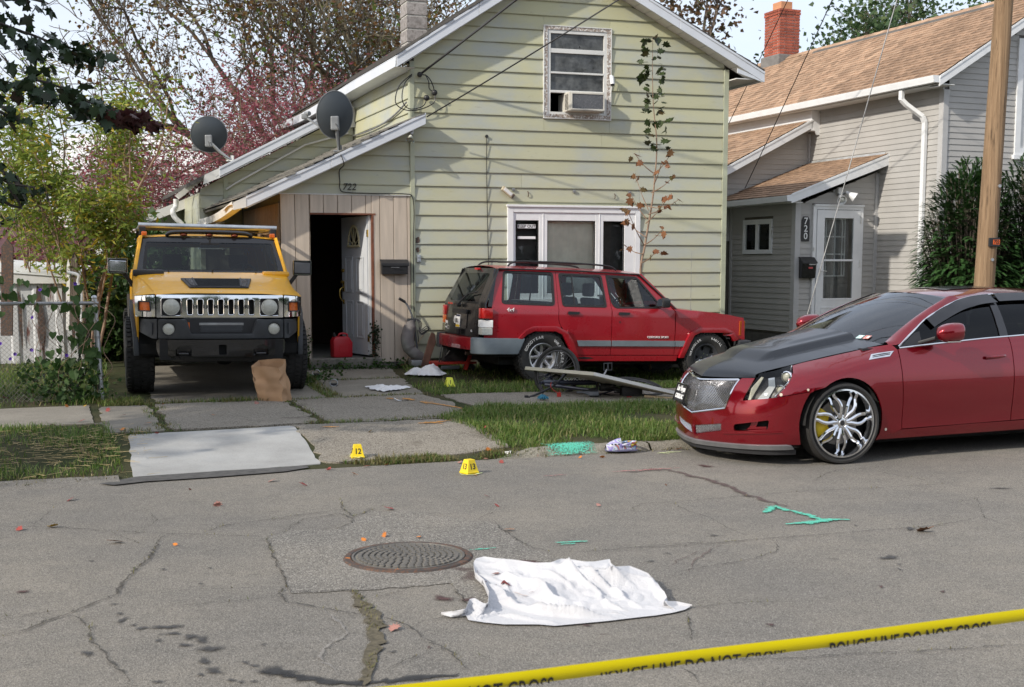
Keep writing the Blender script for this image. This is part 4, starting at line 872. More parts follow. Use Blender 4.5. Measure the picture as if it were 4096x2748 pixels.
# porch
PC=bpy.data.objects.new('porch',None); COL.objects.link(PC); PC.parent=H0
B0,B1,AP=1.69,3.88,-1.80; ZP=lambda a:3.60-.02+.367*(a-.0)
DO=(-1.455,-.35,.55,2.81)
rows((AP+.07,B0),(-.03,B0),.5,3.6,(0,-1),lambda t:ZP(lerp(AP+.07,-.03,t))-.12,[(DO[0]-AP-.07,DO[1]-AP-.07,.4,2.82)],PC)
rows((AP,B1),(AP,B0+.07),.5,2.9,(-1,0),None,[(B1-3.40,B1-2.41,1.94,2.59)],PC)
nb('wall',panel([(AP+.02,.45),(-.02,.45),(-.02,ZP(-.02)-.12),(AP+.02,ZP(AP)-.12)],lambda u,v:(u,B0+.012,v),[[(DO[0]+.1,.6),(DO[1]-.1,.6),(DO[1]-.1,2.72),(DO[0]+.1,2.72)]],thick=.06),CORE,PC)
nb('wall',panel([(B0+.02,.45),(B1,.45),(B1,2.95),(B0+.02,2.95)],lambda u,v:(AP+.012,u,v),[[(2.48,2.0),(3.34,2.0),(3.34,2.53),(2.48,2.53)]],thick=.06,flip=True),CORE,PC)
nb('corner_post',MB().b2((AP-.03,B0-.03,.45),(AP+.085,B0,2.92)).b2((AP-.03,B0,.45),(AP,B0+.09,2.92)),m_vtrim,PC,bevel=.005); nb('corner_post',MB().b2((-.075,B0-.03,.3),(-.0,B0,3.42)),m_vtrim,PC,bevel=.004)
nb('corner_post',MB().b2((AP-.03,B1-.06,.4),(AP,B1,2.9)),m_vtrim,PC)
nb('skirt',MB().b2((AP,B0+.02,.0),(-.03,B0+.05,.47)).b2((AP,B0,.0),(AP+.03,B1,.47)),mat('weathered_skirt',(.10,.095,.085),.9,var=.3),PC)
nb('floor',MB().b2((AP,B0+.03,.45),(-.02,B1,.52)),CORE,PC); nb('step',MB().b2((-1.5,B0-.9,.0),(-.3,B0-.04,.32)),m_side,PC,bevel=.01)
rdeck((-2.12,2.965),(.0,3.745),1.44,3.9,.05,None,PC); pr=bpy.data.objects.new('porch_roof',None); COL.objects.link(pr); pr.parent=H0
shingles((-2.17,2.96),(-.02,3.76),1.42,3.88,200,pr)
q=[(-2.10,2.985),(.10,3.79)]
nb('fascia',MB().prism([(q[0][0],1.40,q[0][1]),(q[1][0],1.40,q[1][1]),(q[1][0],1.40,q[1][1]-.20),(q[0][0],1.40,q[0][1]-.16)],(0,.03,0)).prism([(q[0][0],1.39,q[0][1]+.01),(q[1][0],1.39,q[1][1]+.01),(q[1][0],1.39,q[1][1]-.04),(q[0][0],1.39,q[0][1]-.03)],(0,.01,0)).b2((.10,1.385,3.50),(.14,1.44,3.84)),MT['white'],PC,bevel=.003)
nb('soffit_panel',MB().prism([(-2.08,1.43,2.83),(-.0,1.43,3.58),(-.0,1.43,3.592),(-2.08,1.43,2.842)],(0,.24,0)),MT['white'],PC); nb('eave_soffit',MB().b2((-2.12,1.43,2.84),(-1.835,3.9,2.852)),MT['white_old'],PC)
nb('gutter',gutter((-2.09,1.40,2.86),(-2.09,4.1,2.84),.11,.10,None,6),MT['white'],PC,smooth=40); nb('gutter_end',MB().prism([(-2.09,1.395,2.86),(-2.09,1.395,2.98),(-2.21,1.395,2.96),(-2.19,1.395,2.86)],(0,.01,0)),MT['white'],PC)
nb('flashing',MB().prism([(-.05,1.5,3.73),(-.016,1.5,3.80),(-.016,1.5,3.72)],(0,2.4,0)),m_flash,PC)
# porch window
pw_=bpy.data.objects.new('porch_window',None); COL.objects.link(pw_); pw_.parent=H0
def vb(b0,b1,z0,z1,x0=-.035,x1=.02): return (AP+x0,b0,z0),(AP+x1,b1,z1)
mb=MB()
for q in((2.41,3.40,2.50,2.59),(2.41,3.40,1.94,2.02),(2.41,2.49,2.02,2.50),(3.32,3.40,2.02,2.50),(2.87,2.96,2.02,2.50)): mb.b2(*vb(*q))
mb.build('window_frame',MT['white'],pw_,bevel=.004)
for q in((2.49,2.87,2.02,2.50),(2.96,3.32,2.02,2.50)): MB().b2(*vb(*q,x0=-.008,x1=-.004)).build('pane',MT['glass_clear'],pw_)
MB().b2((AP+.06,2.96,2.0),(AP+.065,3.2,2.55)).build('curtain',mat('pale_curtain',(.35,.37,.37),.9),pw_)
# storm door
sd=bpy.data.objects.new('door',None); COL.objects.link(sd); sd.parent=H0; sd['label']='white storm door with large glass'
def fb(a0,a1,z0,z1,y0=-.06,y1=-.02): return (a0,B0+y0,z0),(a1,B0+y1,z1)
mb=MB()
for q in((-1.455,-1.385,.5,2.81),(-.42,-.35,.5,2.81),(-1.385,-.42,2.74,2.81)): mb.b2(*fb(*q,y0=-.05,y1=.03))
mb.b2(*fb(-1.44,-.34,2.795,2.835,-.07,-.02)); mb.build('door_frame',MT['white'],sd,bevel=.004)
mb=MB()
for q in((-1.375,-1.215,.56,2.73),(-.57,-.425,.56,2.73),(-1.215,-.57,2.585,2.73),(-1.215,-.57,.56,1.12)): mb.b2(*fb(*q))
mb.build('door_leaf',MT['white'],sd,bevel=.004)
mb=MB()
for q in((-1.25,-.55,.94,.965),(-1.25,-.55,.66,.685),(-1.25,-1.225,.685,.94),(-.575,-.55,.685,.94)): mb.b2(*fb(*q,y0=-.068,y1=-.058))
mb.build('door_moulding',MT['white'],sd,bevel=.003); MB().b2(*fb(-1.25,-.55,1.09,1.115,y0=-.068,y1=-.058)).build('door_moulding',MT['white'],sd); MB().b2(*fb(-1.215,-.57,1.80,1.835)).build('door_rail',MT['white'],sd,bevel=.003)
MB().b2(*fb(-1.215,-.57,1.12,2.585,-.045,-.04)).build('pane',MT['glass_clear'],sd)
MB().b2(*fb(-1.22,-.56,1.10,2.60,.10,.11)).build('inner_door',mat('inner_door_grey',(.10,.10,.105),.5),sd)
mb=MB()
for a in(-1.16,-1.08,-.88,-.72,-.66): mb.b2(*fb(a-.012,a+.012,1.52,2.58,.075,.095))
for z in(1.53,1.93,2.25,2.57): mb.b2(*fb(-1.17,-.65,z-.012,z+.012,.07,.09))
mb.build('muntins',mat('grey_muntin',(.42,.43,.44),.5),sd)
k=MB(); k.tube(spline([(-1.30,B0-.06,1.62),(-1.30,B0-.11,1.62),(-1.24,B0-.12,1.625),(-1.18,B0-.11,1.615)]),.009,8).box((-1.30,B0-.066,1.6),(.03,.012,.16)); k.build('handle',MT['white_old'],sd,smooth=50)
for z in(.9,1.7,2.5): MB().b2(*fb(-.432,-.405,z,z+.12,-.075,-.06)).build('hinge',MT['white_old'],sd)
MB().box((-1.43,B0-.06,2.02),(.03,.02,.06)).build('door_bell',MT['white_old'],H0)
# brick chimney: single bricks
cb=bpy.data.objects.new('chimney',None); COL.objects.link(cb); cb.parent=H0
CA,CBb=2.55,8.75; cw,cd=.56,.66
MB().b2((CA-cw/2+.012,CBb-cd/2+.012,6.3),(CA+cw/2-.012,CBb+cd/2-.012,7.80)).build('mortar',m_mort,cb)
MB().prism([(CA-cw/2-.06,CBb-cd/2-.06,6.2),(CA+cw/2+.06,CBb-cd/2-.06,6.2),(CA+cw/2+.06,CBb+cd/2+.06,6.2),(CA-cw/2-.06,CBb+cd/2+.06,6.2)],(0,0,.55)).build('cement_base',m_cem,cb,bevel=.03)
_bk={}
def brick(c,d):
    k=tuple(round(x,3) for x in d)
    if k not in _bk: _bk[k]=MB().box((0,0,0),d).mesh('brick',m_brick,bevel=.004)
    put('brick',_bk[k],cb,(c[0]+rs.uniform(-.003,.003),c[1]+rs.uniform(-.003,.003),c[2]))
for k in range(16):
    z=6.78+.067*k; out_=.016 if k>=14 else 0; w=cw+2*out_; d=cd+2*out_; nl=3; nd=3
    for j in range(nl):
        ww=(w-.01*(nl-1))/nl if k%2 else None
        xs=[(-w/2+j*(w+.01)/nl,(w-.01*(nl-1))/nl)] if k%2 else ([(-w/2+j*.5*(w+.01)/nl*0+[0,.25,.75][j]*(w+.01)-0,[.25,.5,.25][j]*(w+.01)-.01)])
        for x0,l in xs: brick((CA+x0+l/2,CBb-d/2+.05,z),(l,.1,.055))
        y0=-d/2+.11+j*(d-.11)/3; brick((CA-w/2+.05,CBb+y0+(d-.11)/6,z),(.1,(d-.11)/3-.01,.055)); brick((CA+w/2-.05,CBb+y0+(d-.11)/6,z),(.1,(d-.11)/3-.01,.055))
MB().b2((CA-.16,CBb-.18,7.8),(CA+.16,CBb+.18,8.02)).build('flue',m_clay,cb,bevel=.01)
# things on the porch wall
pl=thing('house_number_plaque','black arched plaque with white number 720 beside the white door','plaque',npnt(-1.605,B0-.02,2.385),R(22))
MB().prism(rpoly([(-.085,-.012,-.225),(.085,-.012,-.225),(.085,-.012,.16),(.05,-.012,.225),(-.05,-.012,.225),(-.085,-.012,.16)],.0),(0,.012,0)).build('plate',MT['black'],pl,bevel=.004)
for i,chx in enumerate('720'): MB().text(chx,.17,basis((0,-.014,.135-.135*i),(1,0,0),(0,0,1)),.002,bold=.001).build('numeral',MT['print_white'],pl)
mbx=thing('mailbox','black wall mailbox with red flag under the plaque at the grey porch','mailbox',npnt(-1.585,B0-.03,1.68),R(22))
MB().prism([(-.15,-.0,-.19),(-.15,-.09,-.19),(-.15,-.13,.10),(-.15,-.05,.17),(-.15,0,.19)],(.30,0,0)).build('body',MT['blackgloss'],mbx,bevel=.008)
MB().prism([(-.16,-.0,.20),(-.16,-.05,.185),(-.16,-.145,.10),(-.16,-.145,.075),(-.16,-.13,.085),(-.16,-.05,.165),(-.16,0,.18)],(.32,0,0)).build('lid',MT['black'],mbx,bevel=.003)
MB().box((.02,-.125,-.0),(.09,.012,.03)).build('label_plate',MT['redlens'],mbx); MB().box((.05,-.135,.06),(.14,.006,.02)).build('trim_strip',MT['dullsteel'],mbx)
fl=thing('floodlight','white twin floodlight mounted above the white storm door','floodlight',npnt(-.90,B0-.02,3.02),R(22))
MB().box((0,-.04,.05),(.11,.07,.14)).build('base',MT['white_old'],fl,bevel=.012); MB().cyl((-.04,-.04,.0),(-.06,-.12,-.03),.022).cyl((.05,-.04,.0),(.08,-.12,.02),.022).build('arm',MT['dullsteel'],fl,smooth=40)
for (p,d) in(((-.07,-.13,-.04),(-.25,-.75,-.45)),((.09,-.13,.03),(.75,-.55,-.6))):
    d=Vector(d).normalized(); lm=MB().lathe([(.022,-.02),(.03,.03),(.055,.09),(.085,.16),(.088,.175),(.075,.172),(.03,.09),(0,.08)],p,d,20).build('lamp_shade',MT['white'],fl,smooth=40); MB().ball(Vector(p)+d*.13,.055,8).build('bulb',MT['lampbowl'],lm,smooth=60)
# ================================================================ vehicle helpers
def paint(name,col,rough=.28,coat=.8,flake=0,dirt=None,var=.05,dirtc=(.2,.17,.13),chips=None,chipc=(.7,.7,.66)):
    t=NT(name); c=t.mix(t.rng(t.noise(1.5,4),.3,.7),tuple(k*(1-var) for k in col),tuple(min(1,k*(1+var)) for k in col))
    if dirt: c=t.mix(t.rng(t.noise(3,7,.7),dirt,dirt+.25,0,.35),c,dirtc)
    rr=t.rng(t.noise(4,5,.7),.3,.75,rough*.8,min(1,rough*1.35)) 
    if chips:
        n=t.noise(4.5,7,.72,stretch=(1,1.6,1)); f=t.rng(n,chips,chips+.015); up=t.sep(); c=t.mix(t.math('MULTIPLY',f,t.rng(up[2],1.18,1.24)),c,chipc)
    t.set(col=c,rough=rr,metal=flake,coat=coat,crough=.04,spec=.5); t.bump(t.noise(1.8,2),.03,.02); return t.m
def wheel(par,c,sgn,Rt,wd,Rr,rimfn,letters=None,tread=0,m_tyre=None,label=None,turn=0,white=None,bul=.012):
    """wheel part (tyre, rim ... sub-parts); axle along local y, outer face on side sgn"""
    w=bpy.data.objects.new('wheel',None); COL.objects.link(w); w.parent=par; w.location=c; w.rotation_euler=(0,0,(0 if sgn<0 else PI)+turn)
    if label: w['label']=label
    h=wd/2; pr=[(Rr-.012,h*.72),(Rr,h*.80),(Rr+.02,h*.92),(lerp(Rr,Rt,.45),h+bul),(lerp(Rr,Rt,.8),h+bul*.5),(Rt-.014,h*.86),(Rt-.003,h*.7),(Rt,h*.3),(Rt,-h*.3),(Rt-.003,-h*.7),(Rt-.014,-h*.86),(lerp(Rr,Rt,.5),-h-.01),(Rr,-h*.8),(Rr-.012,-h*.7)]
    tm=m_tyre or MT['rubber']
    MB().lathe(pr,(0,0,0),(0,-1,0),56).build('tyre',tm,w,smooth=38)
    if tread:
        mb=MB(); n=int(2*PI*Rt/tread); 
        for i in range(n):
            for j,(y0,wj) in enumerate(((-.40,.15),(-.14,.2),(.14,.2),(.40,.15))):
                a=2*PI*(i+.5*(j%2)+.12*j)/n; ra=Matrix.Rotation(a,3,'Y'); L_=tread*.72; sk=.018*(1 if j%2 else -1)
                vs=[(x+sk*(y/wd),y,z) for x in(-L_/2,L_/2) for y in(y0*wd-wj*wd*.46,y0*wd+wj*wd*.46) for z in(Rt-.012,Rt+.009)]
                mb.add([ra@Vector(p) for p in vs],[(1,3,7,5),(0,1,5,4),(2,6,7,3),(0,2,3,1),(4,5,7,6)])
            for sd in(-1,1):
                a=2*PI*(i+.25*sd)/n; ra=Matrix.Rotation(a,3,'Y'); y0=sd*h*.94
                vs=[(x,y0+dy*sd,z) for x in(-tread*.3,tread*.3) for dy in(-.012,.006) for z in(Rt-.05,Rt-.006)]
                mb.add([ra@Vector(p) for p in vs],[(0,1,3,2),(4,6,7,5),(0,4,5,1),(2,3,7,6),(0,2,6,4),(1,5,7,3)])
        o=mb.build('tread_blocks',tm,w); o['kind']='stuff'
    if letters:
        mb=MB(); rr=(Rr+Rt)/2+.004
        for txt,a0,sz in letters:
            n=len(txt); da=sz*.80/rr
            for i,chx in enumerate(txt):
                if chx==' ': continue
                a=a0-(i-(n-1)/2)*da; p=Vector((math.cos(a)*rr,-h-bul-.001,math.sin(a)*rr)); mb.text(chx,sz,basis(p,(math.sin(a),0,-math.cos(a)),(math.cos(a),0,math.sin(a))),.002,bold=-.0005)
        mb.build('tyre_lettering',MT['print_white'],w)
    rimfn(w,Rr,h); return w
m_rim=mat('scuffed_alloy',(.55,.55,.56),.3,.9,var=.15,vs=12,dirt=.62,dirtc=(.14,.12,.1)); m_disc=mat('brake_disc',(.2,.19,.18),.4,.8,var=.2,vs=30)
def rim_alloy(n,bolts=5,depth=.05,hub=.055,spoke=.4,m=None):
    def f(w,Rr,h):
        m_=m or m_rim
        MB().lathe([(Rr+.004,h*.80),(Rr-.006,h*.86),(Rr-.022,h*.80),(Rr-.035,h*.5),(Rr-.05,-h*.7),(Rr,-h*.75)],(0,0,0),(0,-1,0),48).build('rim',m_,w,smooth=40)
        mb=MB(); yo=-(h*.80-depth)
        for i in range(n):
            a=2*PI*i/n; da=PI/n*spoke*1.6
            q=[]
            for (r,k,dy) in((hub,1.0,0),(Rr*.6,.62,-.004),(Rr-.03,.75,-.012)):
                q+=[(math.cos(a-da*k*hub/r*1.6)*r,yo+dy,math.sin(a-da*k*hub/r*1.6)*r),(math.cos(a+da*k*hub/r*1.6)*r,yo+dy,math.sin(a+da*k*hub/r*1.6)*r)]
            k=len(q); bk=[(x,y+.035,z) for x,y,z in q]
            mb.add(q+bk,[(0,1,3,2),(2,3,5,4),(0,2,8,6),(2,4,10,8),(1,7,9,3),(3,9,11,5)])
        mb.build('spokes',m_,w,bevel=.004,smooth=30)
        MB().lathe([(0,-yo+.012),(hub*.55,-yo+.012),(hub*.6,-yo+.004),(hub*1.15,-yo+.0),(hub*1.3,-yo-.03)],(0,0,0),(0,-1,0),24).build('hub_cap',m_,w,smooth=40)
        mb=MB()
        for i in range(bolts):
            a=2*PI*(i+.5)/bolts; p=Vector((math.cos(a)*hub*.9,yo,math.sin(a)*hub*.9)); mb.cyl(p,p+Vector((0,-.014,0)),.009,.008,6)
        o=mb.build('wheel_nuts',MT['chrome'],w); o['kind']='stuff'
        MB().lathe([(.03,-yo-.06),(Rr*.78,-yo-.06),(Rr*.78,-yo-.075)],(0,0,0),(0,-1,0),32).build('brake_disc',m_disc,w)
    return f
def sphere_seat(par,x,y,z,m,w=.5,flip=1,ax='x'):
    """car seat with cushion, back and head rest; faces +x when flip=1"""
    s=bpy.data.objects.new('seat',None); COL.objects.link(s); s.parent=par; s.location=(x,y,z)
    s.rotation_euler=(0,0,{('x',1):0,('x',-1):PI,('y',-1):-PI/2,('y',1):PI/2}[(ax,flip)])
    MB().box((.05,0,.08),(.5,w,.16)).build('cushion',m,s,bevel=.04,smooth=50)
    MB().prism([(-.18,-w/2,.08),(-.06,-w/2,.10),(-.20,-w/2,.66),(-.30,-w/2,.66)],(0,w,0)).build('backrest',m,s,bevel=.04,smooth=50)
    MB().box((-.27,0,.77),(.09,.26,.19)).build('headrest',m,s,bevel=.035,smooth=50); return s
def steering(par,c,d,r=.19):
    d=Vector(d).normalized(); u,w=ortho(d); mb=MB(); c=Vector(c); mb.tube([c+(u*math.cos(a)+w*math.sin(a))*r for a in [2*PI*i/24 for i in range(24)]],.014,6,True)
    for a in(.2,PI-.2,-PI/2): mb.bar(c,c+(u*math.cos(a)+w*math.sin(a))*r,.03,.02,d)
    mb.cyl(c-d*.02,c+d*.03,.05,n=12); return mb.build('steering_wheel',MT['black'],par,smooth=40)
# ================================================================ red SUV
GLJ=glassmat('pale_car_glass',(.66,.74,.76),1,.01,.03,1.35); m_frost=mat('frosted_lamp_lens',(.50,.50,.44),.22,var=.12,vs=40,coat=.6)
J=thing('parked_suv','red boxy SUV with black tailgate parked on the grass in front of green house','suv',(.10,17.95,.135),0,rot=(0,R(1.55),R(21.5)))
m_jred=paint('faded_red_paint',(.30,.006,.014),.28,.55,dirt=.56,var=.08,dirtc=(.13,.012,.016)); m_jblk=paint('black_tailgate_paint',(.010,.010,.011),.3,.4,dirt=.62,dirtc=(.025,.023,.02)); m_jgrey=mat('grey_bumper_plastic',(.17,.20,.22),.5,var=.12,vs=5,dirt=.66,dirtc=(.06,.06,.06),bump=.1)
YB=.865
def jy(x,z):
    y=YB-.022*max(0,(.75-z)/.4)**1.5 if z<.75 else YB-.004*((z-.75)/.25)
    if z>1.0: y=YB-.004-.012*min(1,(z-1.0)/.03)-(z-1.0)*.30
    y-=.03*ss(2.4,3.25,x)+.045*ss(-.35,-.9,x) if x>2.4 else .045*ss(-.3,-.9,x) if x<-.3 else 0
    return y
JS=lambda x,z:(x,-jy(x,z),z); JF=lambda x,z:(x,jy(x,z),z)
JCU=rng(-.9,3.3,28); JCV=[.5,.6,.75,.9,1.0,1.03,1.1,1.2,1.3,1.4,1.5]
def jp(name,out,m,holes=(),thick=.018,off=0,parent=None,both=True,par=None,label=None,smooth=35):
    for sd in(0,1) if both else (0,):
        mb=panel(out,JS if not sd else JF,holes,thick,JCU,JCV,flip=bool(sd),off=off); o=put(name,mb.mesh(name,m,smooth=smooth,bevel=0),par or J)
    return o
qh=rpoly([(-.535,1.495),(.165,1.488),(.15,1.062),(-.59,1.075)],.05); rh=rpoly([(.275,1.478),(.905,1.468),(.945,1.05),(.30,1.055)],.04); fh=rpoly([(1.0,1.465),(1.475,1.452),(1.80,1.085),(1.80,1.045),(1.105,1.035),(1.05,1.1)],[.03,.05,.02,.02,.06,.06])
jp('quarter_panel',[(-.625,1.535),(.217,1.528),(.217,.86),(.235,.80),(.26,.755),(.215,.72),(-.16,.72),(-.27,.65),(-.34,.585),(-.855,.60),(-.80,.80),(-.745,1.02)],m_jred,[qh])
jp('door',[(.225,1.525),(.983,1.512),(1.030,.98),(1.030,.372),(.515,.372),(.42,.56),(.345,.67),(.268,.76),(.24,.81),(.225,.865)],m_jred,[rh]); jp('door',[(.992,1.512),(1.50,1.498),(1.985,1.045),(2.035,.985),(2.045,.372),(1.038,.372),(1.038,.985)],m_jred,[fh])
jp('fender',[(2.053,.985),(2.02,1.03),(2.7,.985),(3.19,.915),(3.225,.60),(3.09,.60),(2.99,.72),(2.30,.72),(2.12,.37),(2.053,.37)],m_jred); jp('windscreen_pillar',[(1.505,1.505),(1.555,1.52),(2.09,1.02),(2.015,1.035)],m_jred); jp('sill',[(.47,.285),(.50,.362),(2.11,.362),(2.09,.285)],m_jred)
for o_,x0,x1 in((qh,-.6,.17),(rh,.27,.95),(fh,1.0,1.8)):
    cx_=sum(p[0] for p in o_)/len(o_); cz_=sum(p[1] for p in o_)/len(o_); big=[(cx_+(p[0]-cx_)*1.05,cz_+(p[1]-cz_)*1.08) for p in o_]; sm=[(cx_+(p[0]-cx_)*.965,cz_+(p[1]-cz_)*.945) for p in o_]
    jp('window_seal',big,MT['rubber_seal'],[sm],.012,.006)
    jp('window',[(cx_+(p[0]-cx_)*1.01,cz_+(p[1]-cz_)*1.01) for p in o_],GLJ,(),0,-.004)
jp('window_bar',[(.452,1.475),(.47,1.475),(.482,1.055),(.462,1.055)],MT['black'],(),.01,.004)
jp('rust_hole',[(.53,.335),(.62,.345),(.72,.34),(.78,.325),(.66,.312),(.57,.318)],MT['dark'],(),0,.003,both=False)
# roof, hood, windscreen
def jroof(u,v):
    x=lerp(-.64,1.56,u); w=.70-.0*u; y=lerp(-w,w,v); e=abs(2*v-1); return (x,y,lerp(1.545,1.525,u)+.045*(1-e**2.6)-.02*ss(.9,1,u)-.015*ss(.05,0,u))
MB().grid(jroof,20,20).build('roof',m_jred,J,smooth=40)
for k in range(6): MB().bar((-.5,-.5+.2*k,1.583-.01*abs(k-2.5)),(1.3,-.5+.2*k,1.572-.01*abs(k-2.5)),.03,.012).build('roof_rib',m_jred,J,bevel=.004)
for s_ in(-1,1): MB().tube([(-.62,.715*s_,1.535),(.5,.72*s_,1.534),(1.5,.72*s_,1.507),(2.05,.845*s_,1.03)],.012,6).build('drip_rail',MT['black'],J,smooth=40)
def jhood(u,v):
    x=lerp(2.03,3.20,u); w=lerp(.80,.77,u); y=lerp(-w,w,v); e=abs(2*v-1); return (x,y,lerp(1.035,.92,u)+.03*(1-e**4)-.03*ss(.93,1,u))
MB().grid(jhood,16,20).build('bonnet',m_jred,J,smooth=45); MB().b2((2.0,-.80,1.0),(2.2,.80,1.02)).build('cowl',MT['black'],J)
ws=lambda u,v:(lerp(2.06,1.56,v)-.05*(1-(2*u-1)**2)*0+.06*(1-(2*u-1)**2),lerp(-.79+.115*v,.79-.115*v,u),lerp(1.035,1.515,v)); MB().grid(ws,12,6).build('windscreen',MT['glass_car'],J,smooth=60)
# front end
MB().b2((3.17,-.80,.60),(3.22,.80,.90)).build('front_panel',m_jred,J,bevel=.02); gr=MB().b2((3.222,-.42,.66),(3.235,.42,.86)).build('grille',MT['black'],J)
for k in range(8): MB().b2((3.236,-.385+.10*k,.67),(3.25,-.355+.10*k,.85)).build('grille_bar',MT['greyplastic'],gr)
for s_ in(-1,1):
    MB().b2((3.222,.46*s_,.66),(3.24,.70*s_,.86)).build('headlight',MT['glass_lamp'],J,bevel=.01); MB().prism(rpoly([(3.12,.835*s_,.66),(3.232,.80*s_,.66),(3.232,.80*s_,.87),(3.12,.838*s_,.87)],0),(0,.012*s_,0)).build('side_lamp',MT['amber'],J,bevel=.006)
MB().prism(rpoly([(3.08,.92),(3.3,.9),(3.36,.6),(3.36,-.6),(3.3,-.9),(3.08,-.92),(3.1,-.8),(3.22,-.6),(3.22,.6),(3.1,.8)],.0),(0,0,.14)).build('front_bumper',MT['charcoal'],J,bevel=.02,loc=(0,0,.45))
# rear: tailgate, glass, lamps, bumper
def jback(y,z): return (-.885+.05*max(0,z-1.0)*0+.0+ (.27*(z-1.0)/.55 if z>1.0 else .02*(z-.6)/.4*1.2)-.035*(1-(y/.85)**2),y,z)
tgm=lambda out,m,name,holes=(),th=.02,off=0,par=None:put(name,panel(out,jback,holes,th,rng(-.8,.8,10),[.7,.8,.9,1.0,1.05,1.1,1.2,1.3,1.4],flip=True,off=off).mesh(name,m,smooth=40),par or J)
rg=rpoly([(-.60,1.08),(.60,1.08),(.53,1.47),(-.53,1.47)],.06)
tgm([(-.72,.60),(.72,.60),(.74,1.0),(.665,1.54),(-.665,1.54),(-.74,1.0)],m_jblk,'tailgate',[rg]); tgm([(p[0]*1.005,p[1]) for p in rg],MT['glass_tint'],'rear_window',(),0,.002)
tgm([(-.86,1.0),(-.745,1.0),(-.67,1.54),(-.71,1.54)],m_jblk,'rear_pillar'); tgm([(.86,1.0),(.745,1.0),(.67,1.54),(.71,1.54)][::-1],m_jblk,'rear_pillar')
jp('rear_pillar',[(-.625,1.535),(-.745,1.02),(-.80,1.02),(-.67,1.535)],m_jblk,(),.02,.003)
for s_ in(-1,1):
    tl=bpy.data.objects.new('tail_lamp',None); COL.objects.link(tl); tl.parent=J
    def lb(z0,z1,m,nm,ex=0,s_=s_):
        MB().prism([(-.905,.72*s_,z0),(-.895,.845*s_,z0),(-.865,.868*s_,z0),(-.745,.868*s_,z0),(-.745,.70*s_,z0)],(0,0,z1-z0)).build(nm,m,tl,bevel=.012,smooth=40)
    lb(.86,1.0,MT['redlens'],'red_lens')
    if s_<0: lb(.74,.857,MT['amber'],'broken_lens') if False else MB().prism([(-.905,-.72,.74),(-.90,-.80,.74),(-.745,-.868,.74),(-.745,-.70,.74)],(0,0,.1)).build('broken_lens',MT['print_white'],tl,bevel=.006); MB().b2((-.90,-.86,.64),(-.745,-.72,.735)).build('bulb_housing',MT['lampbowl'],tl,bevel=.01)
    else: lb(.74,.857,MT['amber'],'amber_lens'); lb(.63,.737,MT['glass_lamp'],'reverse_lens')
MB().ball((-.86,-.795,.70),.035,8).build('bulb',MT['lampbowl'],J,smooth=60); MB().b2((-.71,-.11,1.515),(-.66,.02,1.545)).build('brake_lamp',MT['redlens'],J,bevel=.008)
bp=rpoly([(-.86,-.78),(-.98,-.74),(-1.03,-.4),(-1.04,0),(-1.03,.4),(-.98,.74),(-.86,.78)],.0)
MB().prism([(x,y,.42) for x,y in [(-.80,-.78),(-.98,-.74),(-1.03,-.4),(-1.04,0),(-1.03,.4),(-.98,.74),(-.80,.78)]],(0,0,.17)).build('rear_bumper',m_jred,J,bevel=.025,smooth=35)
MB().prism([(-.99,-.5,.43),(-1.047,-.3,.43),(-1.052,-.05,.43),(-1.03,.02,.43),(-.99,.0,.43)],(0,0,.05)).build('bumper_scrape',mat('scraped_primer',(.45,.25,.25),.6,var=.3,vs=15),J,bevel=.01)
for s_ in(-1,1):
    q=[(-1.01,.70),(-.995,.80),(-.93,.885),(-.84,.915),(-.28,.905),(-.28,.86),(-.80,.86),(-.90,.68)]
    mb=MB(); top=[(x,y*s_,.60) for x,y in q]; bot=[(x-(.10 if x>-.5 else .0),y*s_,.38+(0.0)) for x,y in q]; n=len(q)
    mb.add(bot+top,[tuple(range(n)),tuple(range(2*n-1,n-1,-1))]+[(i,(i+1)%n,n+(i+1)%n,n+i) for i in range(n)]); mb.build('bumper_end',m_jgrey if s_<0 else MT['charcoal'],J,bevel=.018,smooth=35)
pl=tgm(rpoly([(-.27,.92),(.27,.92),(.27,.70),(-.27,.70)][::-1],.03),MT['blackgloss'],'plate_recess',(),.012,.010); tgm(rpoly([(-.30,.90),(.30,.90),(.30,.96),(-.30,.96)],.02),MT['black'],'handle_bar',(),.02,.035)
def rear(y,z,off): x,_,_2=jback(y,z); return basis((x-off,y,z),(0,-1,0),(-.05,0,1))
lp=tgm([(-.02,.705),(.145,.705),(.145,.885),(-.02,.885)],MT['print_white'],'licence_plate',(),.004,.018)
MB().text('KLL•3523',.075,rear(.062,.80,.045),.001,sx=.42,bold=.0012).build('plate_number',MT['print_black'],lp); tgm([(-.015,.71),(.14,.71),(.14,.742),(-.015,.742)],MT['yellow_print'],'plate_band',(),.002,.0195,lp); tgm([(-.015,.855),(.14,.855),(.14,.882),(-.015,.882)],mat('plate_blue',(.01,.015,.05),.5),'plate_band',(),.002,.0195,lp)
tgm(circ(.215,.81,.055,20),MT['print_white'],'sticker',(),.002,.012); MB().tube([rear(.215,.78,.037).translation,rear(.225,.81,.037).translation,rear(.21,.83,.037).translation],.004,4).tube([rear(.235,.815,.037).translation,rear(.20,.81,.037).translation],.004,4).build('sticker_figure',MT['print_black'],J)
MB().text('Jeep',.075,rear(.56,.765,.03),.001,sx=.8,bold=.002).text('4.0L',.04,rear(-.52,.68,.03),.001,bold=.001).build('badge',MT['print_white'],J); bd=tgm(rpoly([(.50,.66),(.62,.66),(.62,.71),(.50,.71)],.012),MT['print_white'],'badge',[rpoly([(.506,.666),(.614,.666),(.614,.704),(.506,.704)],.008)],.002,.006)
